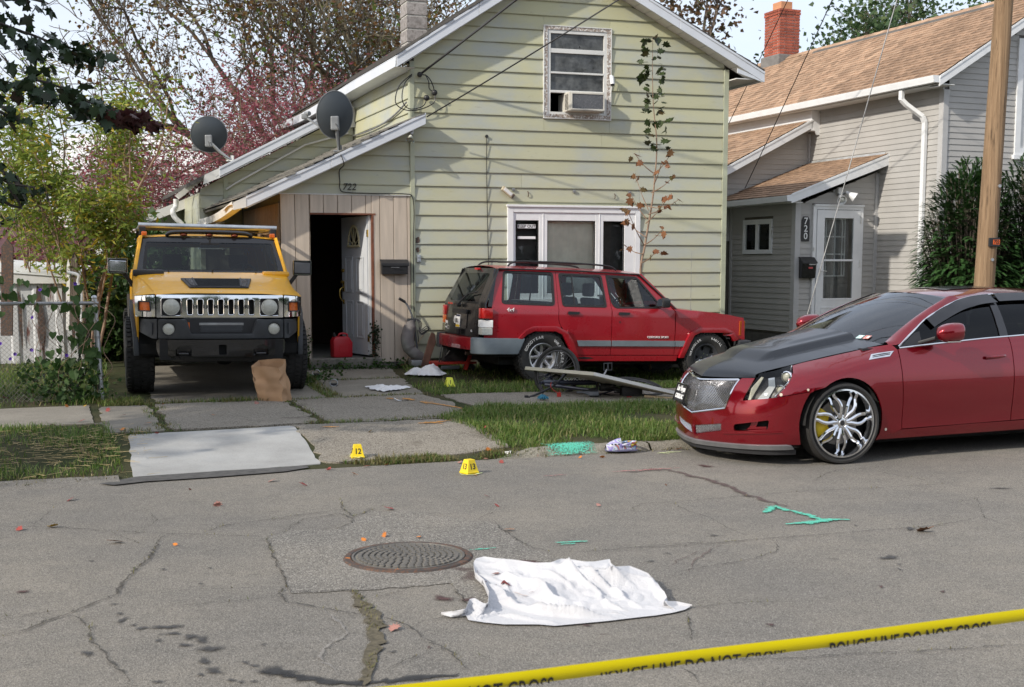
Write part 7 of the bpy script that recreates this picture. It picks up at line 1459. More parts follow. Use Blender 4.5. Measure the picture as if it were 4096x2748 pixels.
MB().prism(rpoly([(.155,-.03,2.95),(.165,.42,2.95),(.165,.42,4.1),(.155,-.03,4.1)],0),(.012,0,0)).build('sign_plate',MT['greyplastic'] if False else mat('sign_back',(.42,.43,.44),.45,.4),pole)
def wire(label,a,b,sag=.25,r=.009,m=None,cat='cable'):
    a=Vector(a);b=Vector(b); P=[a.lerp(b,i/14)+Vector((0,0,-sag*4*(i/14)*(1-i/14))) for i in range(15)]; o=a; return tag(MB().tube([p-o for p in P],r,6).build('overhead_wire',m or MT['black'],loc=o,smooth=60),label,cat,'overhead wires from the utility pole')
PTt=lambda k:PB+PD*k
wire('twisted black service cable from wall bracket near the gable corner up to the pole',hp(1.17,-.06,4.50),PTt(9.3),.10,.016); wire('single black line from lean-to eave tip rising across the gable front',hp(1.2,-.32,3.87),PTt(7.6),.10,.010)
wire('thin black line sloping over the tan roof nearest the pole',vpt(1700,430,24.5),PTt(9.6),.1,.009); wire('thin black line sloping over the tan roof nearest the brick chimney',vpt(1640,330,25.5),PTt(10.6),.1,.008)
wire('pale steel guy wire angling down in front of white storm door to ground behind sedan',gp(1828,772,.2)*1.0 if False else vpt(1829,766,15.6),PTt(10.0),.0,.0065,MT['dullsteel'],'guy wire')
ins=thing('insulator','cluster of black cable clamps with loops on green wall corner','insulator',hp(1.15,-.05,4.5),R(17.4)); MB().ball((0.02,-.03,0),.04,6).ball((.24,-.03,-.25),.045,6).ball((.12,-.03,-.33),.045,6).build('clamp',MT['black'],ins); 
for pl in([(.02,-.04,0),(.12,-.06,-.02),(.20,-.05,-.12),(.24,-.04,-.25)],[(.10,-.05,.0),(.14,-.08,-.1),(.16,-.05,-.2),(.23,-.05,-.25)],[(.24,-.04,-.27),(.22,-.06,-.40),(.02,-.05,-.50),(-.2,-.06,-.52),(-.36,-.1,-.42),(-.30,-.1,-.18),(-.1,-.04,.0)],[(.12,-.04,-.35),(.05,-.06,-.46),(-.15,-.06,-.50),(-.26,-.1,-.38),(-.22,-.08,-.15),(-.1,-.04,-.02)]): MB().tube(spline(pl),.008,5).build('loop',MT['black'],ins,smooth=60)
# ---------------------------------------------------------------- clutter by the wall
gc=thing('fuel_can','red plastic fuel can standing on the door sill','fuel can',hp(.02,.06,.372),R(30)); m_rcan=mat('red_can_plastic',(.40,.012,.022),.4,var=.1)
MB().prism(rpoly([(-.15,0,0),(.15,0,0),(.155,0,.22),(.10,0,.31),(-.12,0,.31),(-.155,0,.25)],0),(0,.16,0)).build('body',m_rcan,gc,bevel=.03,smooth=45); MB().cyl((-.10,.08,.30),(-.12,.08,.37),.022,.02,12).build('spout',MT['black'],gc); MB().tube(spline([(-.05,.08,.30),(-.02,.08,.35),(.08,.08,.345),(.10,.08,.29)]),.014,8).build('handle',m_rcan,gc,smooth=50); MB().prism(rpoly([(-.06,-.004,.08),(.07,-.004,.08),(.07,-.004,.2),(-.06,-.004,.2)],0),(0,.006,0)).build('moulded_panel',m_rcan,gc,bevel=.003)
b0=vpt(946,836,18.45); b0.z=max(b0.z,gz(b0.x,b0.y)); k=.00108
vc=thing('vacuum_cleaner','old upright vacuum cleaner with grey cloth bag leaning on green wall','vacuum cleaner',(b0.x,b0.y,b0.z),R(17)); m_bag=mat('grey_bag_cloth',(.17,.155,.15),.8,var=.2,vs=7,bump=.5,bs=14,bd=.02)
q=lambda x,y,d=0:Vector(((x-375)*k,d,(1250-y)*k))
MB().tube(spline([q(475,1130,-.02),q(400,1090,-.03),q(320,1020,0),q(285,900,.02),q(305,780,.05),q(340,690,.07),q(335,620,.09)],5),[.05]+[.075]*4+[.085]*6+[.10]*8+[.095]*6+[.07]*4+[.04]*2,14).build('bag',m_bag,vc,smooth=60); MB().tube(spline([q(430,1100,.05),q(420,900,.08),q(380,600,.12),q(330,450,.16),q(280,375,.17),q(200,325,.16)],5),.014,8).build('handle',MT['greyplastic'],vc,smooth=50); MB().tube([q(285,375,.17),q(200,325,.16)],.021,8).build('grip',MT['black'],vc,smooth=50)
MB().cyl(q(370,1240,-.1),q(400,1180,.1),.055,n=16).box(q(430,1200,0),(.26,.24,.09)).build('head',mat('vacuum_head',(.24,.245,.25),.4,var=.15),vc,bevel=.02,smooth=45); MB().box(q(350,620,.06),(.13,.06,.05)).build('bag_clip',MT['charcoal'],vc,bevel=.012)
for s_ in range(3): MB().tube(spline([q(400,590,.05),q(440+20*s_,660,.0),q(450,760+20*s_,-.02),q(540,700+30*s_,-.04),q(575,745,-.03),q(480,800+10*s_,-.02),q(430,760,.02),q(440,880+20*s_,.02)]),.006,5).build('flex',MT['black'],vc)
rm=thing('cart','red metal garden cart frame with dark tray under rear of red SUV','cart',(b0.x+.30,b0.y-.25,b0.z-.05),R(17)); m_redm=mat('red_enamel',(.42,.03,.022),.45,var=.2,dirt=.62,dirtc=(.12,.05,.03))
MB().b2((-.05,-.12,.10),(.62,.22,.135)).build('frame',m_redm,rm,bevel=.006); MB().prism([(.16,-.0,.13),(.56,-.0,.13),(.62,.0,.36),(.20,.0,.36)],(0,.22,0)).build('tray',MT['black'],rm,bevel=.01); MB().bar((.44,-.13,.02),(.55,-.13,.32),.055,.02,(0,1,0)).build('brace',m_redm,rm); MB().prism([(-.04,-.13,.03),(.06,-.13,.03),(.02,-.13,.11),(-.06,-.13,.11)],(0,.02,0)).build('bracket',m_redm,rm); MB().prism(rpoly([(.08,-.135,.03),(.36,-.135,.03),(.36,-.135,.085),(.08,-.135,.085)],0),(0,.03,0)).build('step_pad',MT['greyplastic'],rm,bevel=.012); [MB().cyl((x_,-.1,.05),(x_,.2,.05),.05,n=14).build('roller',MT['black'],rm,smooth=40) for x_ in(.0,.55)]
MB().tube([(.07,-.06,.13),(.12,-.0,.38)],.009,6).tube([(.12,.02,.13),(.24,-.02,.30)],.007,6).build('strut',MT['black'],rm)
pk=thing('plank','dark brown weathered plank leaning against rear bumper of red SUV','plank',(b0.x+.17,b0.y-.22,b0.z-.03),R(17)); MB().prism([(-.07,0,.0),(.03,0,.0),(.17,.0,.40),(.155,.0,.52),(.11,0,.54),(.07,.0,.47)],(0,.03,0)).build('board',mat('rotten_wood',(.10,.05,.035),.85,var=.35,vs=8,bump=.5),pk,bevel=.006)
p0=vpt(905,835,18.6)
rod=thing('broom_handle','thin pale wooden stick leaning to the red SUV bumper','stick',(p0.x+.09,p0.y-.1,gz(p0.x,p0.y)+.01)); MB().cyl((0,0,0),(.345,.12,.51),.011,n=8).build('stick',mat('pale_wood',(.5,.4,.27),.6),rod,smooth=50)
wd_=thing('board','short reddish brown board lying flat near the stick','board',(p0.x+.12,p0.y-.02,gz(p0.x,p0.y)+.02),R(12)); MB().prism([(-.12,-.08,0),(.17,-.1,0),(.2,.0,0),(-.08,.06,0)],(0,0,.03)).build('wood',mat('red_brown_board',(.12,.045,.03),.8,var=.3),wd_,bevel=.004)
# ---------------------------------------------------------------- on the drive and road
def pyramid(name,label,c,num,rz,col,both=False):
    m_=thing(name,label,'evidence marker',(c.x,c.y,c.z),rz,'numbered yellow evidence markers'); my=mat('marker_'+num,col,.42,var=.04)
    MB().add([(sx*w,sy*w,z) for w,z in((.060,.0),(.060,.016),(.056,.018),(.033,.118)) for sx,sy in((-1,-1),(1,-1),(1,1),(-1,1))],[(3,2,1,0),(12,13,14,15)]+[(4*i+j,4*i+(j+1)%4,4*i+4+(j+1)%4,4*i+4+j) for i in range(3) for j in range(4)]).build('body',my,m_,bevel=.0035)
    for a in(0,-PI/2): MB().text(num,.068,Matrix.Rotation(a,4,'Z')@basis((0,-.0475,.060),(1,0,0),(0,.225,1)),.001,sx=.9,bold=.0012).build('number',MT['print_black'],m_)
g=gterr(816,1047); g.z+=.012; pyramid('evidence_marker','yellow pyramid marker numbered 12 on the speckled drive',g,'12',R(12),(.80,.58,.012)); g=gp(1071,1081); g.z=.004; pyramid('evidence_marker','yellow pyramid marker numbered 13 on the asphalt',g,'13',R(38),(.80,.58,.012)); g=gterr(1026,882); pyramid('evidence_marker','lime yellow marker numbered 1 in the grass beside white cloth',g,'1',R(20),(.62,.66,.06))
g=gterr(628,917); bgt=thing('paper_bag','brown paper bag standing open in front of the yellow vehicle tyre','paper bag',(g.x,g.y,g.z+.012),R(-16)); rr=random.Random(4)
def bagf(u,v):
    per=[(-.16,-.11),(.16,-.11),(.16,.11),(-.16,.11)]; k4=u*4; i=min(3,int(k4)); f=k4-i; a=Vector(per[i]); b=Vector(per[(i+1)%4]); p=a.lerp(b,f); w=1+.12*v; z=.44*v
    n=Vector((mnoise.noise((u*9,v*4,1)),mnoise.noise((u*9,v*4,5)),0))*.045*(.35+v*(1-v)*2.5); return (p.x*w-.085*v+n.x,p.y*w*(1-.25*v)+n.y+.02*v+.03*math.sin(v*9+u*20)*v*(1-v),z+(.012*math.sin(u*14)*v+.35*v*p.y))
MB().grid(bagf,48,16).build('bag_paper',mat('brown_paper',(.40,.24,.13),.75,var=.1,vs=4,bump=.3,bs=9,bd=.02),bgt,smooth=24); MB().b2((-.15,-.09,.002),(.15,.09,.008)).build('bag_base',bpy.data.materials['brown_paper'],bgt)
m_linen=mat('white_linen',(.70,.70,.71),.85,var=.04,vs=8,bump=.25,bs=45,bd=.006)
def cloth(name,label,g,w,d,h,seed,ang):
    c=thing(name,label,'cloth',(g.x,g.y,g.z+.012),ang); 
    def f(u,v):
        a=2*PI*u; r=v*(1+.16*math.sin(3*a+seed)+.12*math.sin(7*a+seed*2)+.05*math.sin(13*a)); x=r*w*math.cos(a); y=r*d*math.sin(a); q=(1-v**2.4)
        z=h*q*(.75+.5*mnoise.noise((x*7+seed,y*7,0)))+.035*abs(mnoise.noise((x*14,y*14+seed,2)))*(1-v*.6)+.012*abs(math.sin(a*9+seed))*v; return (x,y,max(.004,z))
    MB().grid(f,72,16).build('linen',m_linen,c,smooth=60)
cloth('white_cloth','small white cloth lying flat on the concrete path',gterr(883,889),.25,.33,.035,1,R(12)); cloth('white_cloth','white cloth draped in a lump on the grass by the stick',gterr(975,858),.27,.26,.13,5,R(15))
# the white sheet on the road
c3i=lambda x,y,z=0:gp(*c3(x,y),z)
FX=[(940,572),(990,586),(1062,577),(1075,600),(1150,612),(1250,622),(1420,622),(1500,629),(1620,618),(1750,606),(1900,588),(2000,577),(2080,564),(2140,549),(2174,530)]
BX=[(940,562),(1000,558),(1060,545),(1080,497),(1105,492),(1150,519),(1172,520),(1176,460),(1150,400),(1108,365),(1099,318),(1112,296),(1150,287),(1220,296),(1300,303),(1400,318),(1480,317),(1530,298),(1590,303),(1650,313),(1700,312),(1770,300),(1776,322),(1800,338),(1868,333),(1900,345),(1960,370),(2000,420),(2040,462),(2052,488),(2035,506),(2100,508),(2174,524)]
HB=[(940,.012),(1080,.045),(1100,.045),(1175,.055),(1250,.085),(1500,.115),(1780,.105),(1900,.08),(1990,.055),(2050,.035),(2100,.02),(2174,.012)]
def al(pl,t):   # walk a polyline by arc length
    D_=[0]
    for a,b in zip(pl,pl[1:]): D_.append(D_[-1]+math.hypot(b[0]-a[0],(b[1]-a[1])*2.2))
    s=t*D_[-1]
    for i in range(len(pl)-1):
        if s<=D_[i+1] or i==len(pl)-2: f=(s-D_[i])/(D_[i+1]-D_[i]); return (lerp(pl[i][0],pl[i+1][0],f),lerp(pl[i][1],pl[i+1][1],f))
def shf(u,v):
    f=al(FX,u); b=al(BX,u); hb_=pw(HB,b[0]); F=c3i(*f); B=c3i(*b,hb_)
    if v<=.86:
        t=v/.86; P=F.lerp(Vector((B.x,B.y,0)),t); z=hb_*(t**1.15)
        x,y=P.x,P.y; amp=ss(0,.14,t)*(.25+.75*min(1,hb_/.12))*(1-.75*ss(.80,1,t)); dg=(x*.75+y)*1.0
        wq=mnoise.noise((x*1.7,y*1.7,3)); q1=(x*.55+y*.85)*15+4.5*wq; q2=(x*.8+y*.5)*31+5*mnoise.noise((x*3,y*3,8)); z+=amp*(.075*(1-abs(math.sin(q1)))**2.0*(.35+.9*ss(-.25,.3,mnoise.noise((x*2.3+5,y*2.3,2))))+.034*(1-abs(math.sin(q2)))**1.8*ss(-.2,.35,mnoise.noise((x*3.1,y*3.1+4,6)))+.03*mnoise.noise((x*5,y*5,1))+.018*abs(mnoise.noise((x*14+y*7,y*10-x*5,4)))-.036)
        cr=ss(.36,.20,u)*ss(.06,.14,u); z+=amp*cr*(.07*abs(mnoise.noise((x*15,y*15,7)))+.03*abs(mnoise.noise((x*30,y*30,9)))-.01)
        return Vector((x,y,max(.010+.003*t,z+.010)))
    t=(v-.86)/.14; return Vector((B.x,B.y+.10*t*min(1,hb_/.1),max(.01,hb_*(1-t*t)+.01)))
sh=thing('white_sheet','large crumpled white sheet with a few dark spots lying on the road beside manhole','sheet',(.3,6.4,0)); t=NT('sheet_cotton'); t.set(col=t.mix(t.rng(t.noise(3,4),.3,.7),(.50,.50,.52),(.56,.56,.58)),rough=.85,sheen=.2,spec=.3); t.bump(t.noise(26,5,.6,dist=2.5),.55,.012); OFS=Vector((.3,6.4,0))
MB().grid(lambda u,v:shf(u,v)-OFS,260,120).build('linen',t.m,sh,smooth=180)
def spot(u0,v0,ru,rv,m,seed,nm='stain'):
    rs_=random.Random(seed); n=14; c=shf(u0,v0); vs=[c-OFS+Vector((0,-.006,.009))]
    for i in range(n): a=2*PI*i/n; k_=1+rs_.uniform(-.4,.4); vs.append(shf(u0+ru*k_*math.cos(a),min(.85,v0+rv*k_*math.sin(a)))-OFS+Vector((0,-.006,.009)))
    MB().add(vs,[(0,1+i,1+(i+1)%n) for i in range(n)]).build(nm,m,sh)
m_sred=mat('dark_red_spot',(.13,.02,.018),.7,var=.3,vs=40); spot(.40,.50,.012,.016,m_sred,1); spot(.30,.55,.007,.014,m_sred,7); spot(.345,.62,.005,.012,m_sred,8); spot(.46,.47,.008,.006,m_sred,9); spot(.365,.50,.006,.012,m_sred,2); spot(.335,.78,.006,.012,m_sred,3); spot(.43,.42,.02,.010,mat('faint_smudge',(.52,.45,.42),.8),4); spot(.39,.62,.010,.012,mat('brown_smudge',(.20,.07,.045),.8),5)
# police tape across the foreground, folded along its length
m_tape=mat('yellow_tape',(.72,.60,.0),.35,var=.06,vs=3); A_=Vector((-2.6,2.66,.555)); B_=Vector((4.6,5.07,.665))
tp=thing('police_tape','yellow police line tape stretched across the foreground','tape',(A_+B_)/2); cT=(A_+B_)/2; dT=(B_-A_).normalized(); nT_=Vector((dT.y,-dT.x,0)).normalized()
up=Vector((0,0,1)); TW=.047
def tpf(u,v):
    p=A_.lerp(B_,u); sg=-.05*(1-(2*u-1)**2); w=(v-.5)*TW; return p-cT+up*(w*math.cos(.45*(v-.7))+sg)+nT_*(.006*math.sin(PI*v)+.010*(v-.5)+.004*math.sin(u*40))
MB().grid(tpf,120,6).build('tape_front',m_tape,tp,smooth=60); MB().grid(lambda u,v:tpf(u,v*.9)-nT_*.006,120,3).build('tape_back',m_tape,tp,smooth=60)
L_T=(B_-A_).length
TX='POLICE LINE DO NOT CROSS'
c0=.605
for rep in range(-6,7):
    xm=c0*L_T+rep*.78+.30
    if xm<.4 or xm>L_T-.4: continue
    u=xm/L_T; p=tpf(u,.0)+nT_*.0095; fwd=(tpf(min(1,u+.02),0)-tpf(u-.02,0)).normalized(); M4=basis(p+up*(-.0140),fwd,(up-fwd*up.dot(fwd)).normalized()); MB().text(TX,.082,M4,.0006,sx=.58,clip=.0145,bold=.0008).build('tape_lettering',MT['print_black'],tp)
# small litter
g=gp(1157,1042); cn=thing('cup','small crushed white cup lying at the kerb end','cup',(g.x,g.y,.026),R(-20)); MB().lathe([(.0,-.045),(.022,-.045),(.026,.045),(.023,.045),(.02,-.04)],(0,0,0),(1,0,.1),16).build('cup_wall',MT['white_old'],cn,smooth=40)
for lab,(x,y) in(('metal ring with dark bowl lying on the path nearest the marker',(762,883)),('metal ring standing in weeds by the right tyre of the yellow vehicle',(722,861))):
    g=gterr(x,y); rg_=thing('metal_ring',lab,'tin',(g.x,g.y,g.z+.03)); MB().tube([(.05*math.cos(a),.01*math.sin(a),.022+.045*math.sin(a)) for a in [2*PI*i/20 for i in range(20)]],.006,6,True).build('hoop',MT['steel'],rg_,smooth=60); MB().box((.0,.01,-.005),(.09,.04,.04)).build('bowl',MT['black'],rg_,bevel=.01)
g=gterr(908,918); lt=thing('litter','torn white and black scrap of packaging on the path','litter',(g.x,g.y,g.z+.015),R(20)); MB().grid(lambda u,v:(-.05+.09*u,-.03+.05*v,.035*(1-u)**2+.01*math.sin(v*5)),8,4).build('white_scrap',MT['white'],lt); MB().grid(lambda u,v:(.0+.13*u,-.03+.05*v,.004+.006*math.sin(u*7)),8,3).build('black_scrap',MT['black'],lt)
g=gp(*c2(1905,745)); cg=thing('clog_shoe','tie dye foam clog lying at the kerb left of sedan','shoe',(g.x,g.y,.02),R(8)); t=NT('tie_dye_foam'); v=t.vor(16); cr=t.n('ShaderNodeValToRGB'); t.l(t.noise(9,3,.5,dist=1.5),cr.inputs[0]); el=cr.color_ramp.elements; el[0].position=.25; el[0].color=(.05,.03,.16,1); el[1].position=.8; el[1].color=(.65,.55,.02,1)
for p_,c_ in((.38,(.25,.22,.5,1)),(.46,(.55,.55,.55,1)),(.52,(.02,.16,.35,1)),(.58,(.5,.10,.02,1)),(.66,(.30,.45,.05,1))): e=el.new(p_); e.color=c_
t.set(col=cr.outputs[0],rough=.55); m_dye=t.m
def clogf(u,v):
    a=PI*v; x=lerp(-.14,.15,u); w=pw([(-.14,.030),(-.10,.052),(-.03,.060),(.05,.046),(.11,.042),(.15,.028)],x); h=pw([(-.14,.045),(-.10,.075),(-.03,.105),(.0,.11),(.012,.055),(.09,.052),(.13,.062),(.15,.05)],x); return (x,w*math.cos(a),.012+h*math.sin(a)**.6*1.0)
MB().grid(clogf,40,16).build('upper',m_dye,cg,smooth=60); MB().prism(rpoly([(-.145,-.03,0),(-.05,-.062,0),(.06,-.05,0),(.155,-.032,0),(.155,.032,0),(.06,.05,0),(-.05,.062,0),(-.145,.03,0)],0),(0,0,.022)).build('sole',mat('clog_sole',(.12,.12,.2),.7,var=.3),cg,bevel=.008); MB().tube(spline([(.0,-.055,.06),(.06,-.062,.075),(.13,-.035,.08),(.15,0,.08),(.13,.035,.08),(.06,.062,.075),(.0,.055,.06)]),.011,6).build('heel_strap',m_dye,cg,smooth=50)
for x,y in((-.09,-.045),(-.06,-.054),(-.03,-.055),(-.075,-.03),(-.045,-.032)): MB().ball((x,y,.07),.007,5).build('vent_hole',MT['black'],cg)
# ---------------------------------------------------------------- bicycle and the panel lying over it
c6=lambda x,y,Y:vpt((2000+x/3.116)/1.7527,(1350+y/3.116)/1.7527,Y)
BO=Vector((1.0,15.6,gz(1.0,15.6))); bk=thing('bicycle','dark blue bicycle lying on its side in grass before red SUV','bicycle',BO); m_bf=paint('dark_blue_frame',(.012,.016,.035),.3,.7); m_rim2=mat('bike_rim',(.06,.06,.065),.4,.5)
def bw(c,ax,r,name='wheel'):
    c=c-BO; w=bpy.data.objects.new(name,None); COL.objects.link(w); w.parent=bk; ax=Vector(ax).normalized(); u,v=ortho(ax); q=lambda rr,a,h=0:c+(u*math.cos(a)+v*math.sin(a))*rr+ax*h
    MB().tube([q(r,2*PI*i/40) for i in range(40)],.024,8,True).build('tyre',MT['rubber'],w,smooth=60); MB().tube([q(r-.036,2*PI*i/40) for i in range(40)],.012,6,True).build('rim',m_rim2,w,smooth=60); mb=MB()
    for i in range(32): mb.tube([q(.028,2*PI*(i+.5)/32+.5*(-1)**i,.03*(-1)**i),q(r-.04,2*PI*i/32)],.0013,3)
    o=mb.build('spokes',MT['steel'],w); o['kind']='stuff'; MB().cyl(c-ax*.05,c+ax*.05,.022,n=12).lathe([(.03,.025),(.085,.025),(.085,.028)],c,ax,24).build('hub',MT['black'],w,smooth=40)
FWc=c6(705,440,16.15); RWc=c6(1700,665,15.75); RWc.z=.20; bw(FWc,(-.55,-.80,.18),.325); bw(RWc,(.12,-.22,.96),.325)
HT=c6(505,570,15.75); HT2=c6(640,505,15.95); BB=c6(1215,560,15.85); ST=c6(1190,760,15.35); SD=c6(1085,690,15.3)
def bt(n,a,b,r,m=None,nn=10): return MB().tube([Vector(a)-BO,Vector(b)-BO],r,nn).build(n,m or m_bf,bk,smooth=50)
bt('down_tube',c6(545,560,15.8),BB,.036); bt('top_tube',c6(560,590,15.7),c6(1150,655,15.5),.022); bt('seat_tube',BB,ST,.019); bt('head_tube',HT,HT2,.024); bt('fork_leg',c6(600,520,15.9),FWc+Vector((.05,.02,0)),.017); bt('fork_leg',c6(570,480,15.95),FWc+Vector((-.06,-.04,.02)),.017); bt('chain_stay',BB,RWc+Vector((0,0,.04)),.011); bt('chain_stay',BB+Vector((0,-.05,-.04)),RWc+Vector((0,-.02,-.05)),.011); bt('seat_stay',ST+Vector((0,.1,.02)),RWc+Vector((0,0,.05)),.009); bt('seat_stay',ST+Vector((0,.1,-.04)),RWc+Vector((0,0,-.05)),.009); bt('seat_post',ST,SD,.015)
MB().tube(spline([Vector(c6(180,800,15.0))-BO,Vector(c6(350,750,15.15))-BO,Vector(c6(520,680,15.35))-BO,Vector(c6(680,590,15.5))-BO,Vector(c6(815,455,15.65))-BO]),.015,8).build('handlebar',MT['black'],bk,smooth=50); bt('grip',c6(172,803,15.0),c6(300,768,15.12),.021,MT['rubber']); bt('grip',c6(770,495,15.62),c6(820,450,15.66),.021,MT['rubber']); bt('stem',c6(490,600,15.6),c6(530,680,15.36),.02,MT['black']); MB().box(Vector(c6(330,745,15.1))-BO,(.05,.05,.05)).box(Vector(c6(360,770,15.1))-BO,(.03,.03,.07)).box(Vector(c6(690,565,15.4))-BO,(.05,.02,.05)).build('brake_lever',MT['black'],bk,bevel=.008)
sv=Vector(SD)-BO; MB().grid(lambda u,v:sv+Vector((lerp(-.13,.14,u),(.02+.055*ss(.2,.9,u))*math.cos(PI*v)*.6-.03*math.sin(PI*v),(.02+.06*ss(.2,.9,u))*math.sin(2*PI*v)*.7+.01)),16,16).build('saddle',MT['blackgloss'],bk,smooth=60)
for nm,c,ax,r in(('chainring',c6(1270,515,15.95),(.1,-.3,.95),.09),('cassette',c6(1690,615,15.75),(.1,-.2,.96),.05)): MB().lathe([(r*.55,0),(r,.0),(r,.004),(r*.55,.004)],Vector(c)-BO,ax,28).build(nm,MT['dullsteel'],bk)
bt('crank',c6(1270,515,15.9),c6(1330,400,16.0),.011,MT['dullsteel']); pc=Vector(c6(1345,368,16.0))-BO; MB().tube([pc+Vector(p) for p in((-.05,0,-.045),(.05,0,-.04),(.05,0,.05),(-.05,0,.045))],.010,6,True).bar(pc+Vector((0,0,-.045)),pc+Vector((0,0,.045)),.02,.02).build('pedal',MT['charcoal'],bk)
for pl in([(470,600),(430,520),(520,480),(700,560)],[(520,640),(540,560),(480,520),(560,450)],[(370,740),(480,750),(540,690),(530,600)]): MB().tube(spline([Vector(c6(x,y,15.4))-BO for x,y in pl]),.004,5).build('brake_cable',MT['black'],bk)
MB().tube(spline([Vector(c6(x,y,15.3))-BO for x,y in((640,560),(630,600),(660,650),(740,700),(735,660))]),.005,5).box(Vector(c6(735,712,15.25))-BO,(.05,.03,.05)).build('red_lock',m_redm,bk); MB().box(Vector(c6(1610,760,15.3))-BO,(.06,.03,.05)).build('rear_reflector',MT['redlens'],bk)
MB().box(Vector(c6(1640,690,15.5))-BO,(.26,.16,.16)).build('pannier',MT['black'],bk,bevel=.03,smooth=45); MB().box(Vector(c6(1340,620,15.7))-BO,(.22,.07,.10)).build('battery',MT['blackgloss'],bk,bevel=.02)
for a_,b_ in(((1280,700),(1560,760)),((1300,640),(1580,600)),((1560,760),(1700,700)),((1420,680),(1900,720)),((1250,720),(1240,780)),((1500,640),(1500,760))): bt('rack_bar',c6(*a_,15.45),c6(*b_,15.55),.010,MT['black'],6)
dn=(Vector(BB)-Vector(HT)).normalized(); M4=basis(Vector(c6(980,520,15.78))-BO+Vector((-.03,-.036,.012)),dn,Vector((0,-.15,-1))); MB().text('CONCORD',.055,M4,.001,sx=1.15,bold=.001).build('frame_lettering',MT['print_white'],bk)
N0,LC,RC=vpt(1356,849,15.05),vpt(1199,836,16.5),vpt(1556,896,15.15); FCn=LC+(RC-N0); up3=(RC-N0).cross(LC-N0).normalized()
pn=thing('panel_board','thin cream white panel board lying tilted across the bicycle','panel',N0); q_=[Vector((0,0,0)),RC-N0,(RC-N0)+(FCn-RC)*.10,(LC-N0)+(FCn-LC)*.07,LC-N0]; MB().prism([p-up3*.045 for p in q_],up3*.043).build('board_face',mat('cream_board',(.58,.55,.44),.6,var=.08,dirt=.66,dirtc=(.3,.27,.18)),pn,bevel=.002); MB().bar(up3*-.022,RC-N0-up3*.022,.012,.038,up3).build('edge_strip',MT['white_old'],pn)
pn2=thing('plank','pale wooden strip under the right end of the panel board','plank',vpt(1520,906,15.2)); MB().bar((-.25,.1,.0),(.35,-.15,-.02),.05,.025).build('strip',mat('raw_pine',(.55,.42,.26),.7),pn2)
g=gterr(1238,915); gl=thing('glove','crumpled blue glove on the path under the handlebar','glove',(g.x,g.y,g.z+.02),R(10)); MB().grid(lambda u,v:(lambda a:(.06*v*math.cos(a)*(1+.3*math.sin(3*a)),.05*v*math.sin(a),.004+.05*(1-v*v)+.02*abs(mnoise.noise((u*9,v*5,3)))))(2*PI*u),24,6).build('glove_palm',mat('blue_fabric',(.01,.14,.22),.6,var=.3,vs=20),gl,smooth=50)
for k_ in range(4): MB().tube(spline([(.04-.02*k_,-.03,.02),(.05-.025*k_,-.06,.03),(.05-.03*k_,-.085,.012)]),[.011]*6+[.010]*6+[.008],6).build('glove_finger',bpy.data.materials['blue_fabric'],gl,smooth=60)
# ================================================================ vegetation
def npmesh(name,V,F,m,mi=None,smooth=False):
    """mesh from arrays; F is (n,k) with constant k"""
    me=bpy.data.meshes.new(name); n,k=F.shape
    me.vertices.add(len(V)); me.vertices.foreach_set('co',np.asarray(V,dtype=np.float32).ravel()); me.loops.add(n*k); me.loops.foreach_set('vertex_index',F.astype(np.int32).ravel())
    me.polygons.add(n); me.polygons.foreach_set('loop_start',np.arange(0,n*k,k,dtype=np.int32)); me.polygons.foreach_set('loop_total',np.full(n,k,dtype=np.int32))
    for q in (m if isinstance(m,list) else [m]): me.materials.append(q)
    if mi is not None: me.polygons.foreach_set('material_index',mi.astype(np.int32))
    if smooth: me.polygons.foreach_set('use_smooth',np.ones(n,dtype=bool))
    me.update(); me.validate(); return me
def leafmat(name,cols,trans=.35,rough=.55):
    """leaf colours vary from leaf to leaf"""
    t=NT(name); g=t.n('ShaderNodeNewGeometry'); r=t.n('ShaderNodeValToRGB'); t.l(g.outputs['Random Per Island'],r.inputs[0]); e=r.color_ramp.elements
    for i,(p,c) in enumerate(cols):
        q=e[i] if i<2 else e.new(p); q.position=p; q.color=(*c,1)
    t.set(col=r.outputs[0],rough=rough,spec=.35); tl=t.n('ShaderNodeBsdfTranslucent'); t.l(r.outputs[0],tl.inputs[0]); m=t.n('ShaderNodeMixShader'); m.inputs[0].default_value=trans; t.l(t.b.outputs[0],m.inputs[1]); t.l(tl.outputs[0],m.inputs[2]); t.l(m.outputs[0],t.o.inputs[0]); return t.m
LOBED=np.array([(0,0),(.30,-.10),(.22,.12),(.50,.25),(.30,.38),(.36,.62),(.14,.60),(0,1.0)])   # half outline of a maple leaf
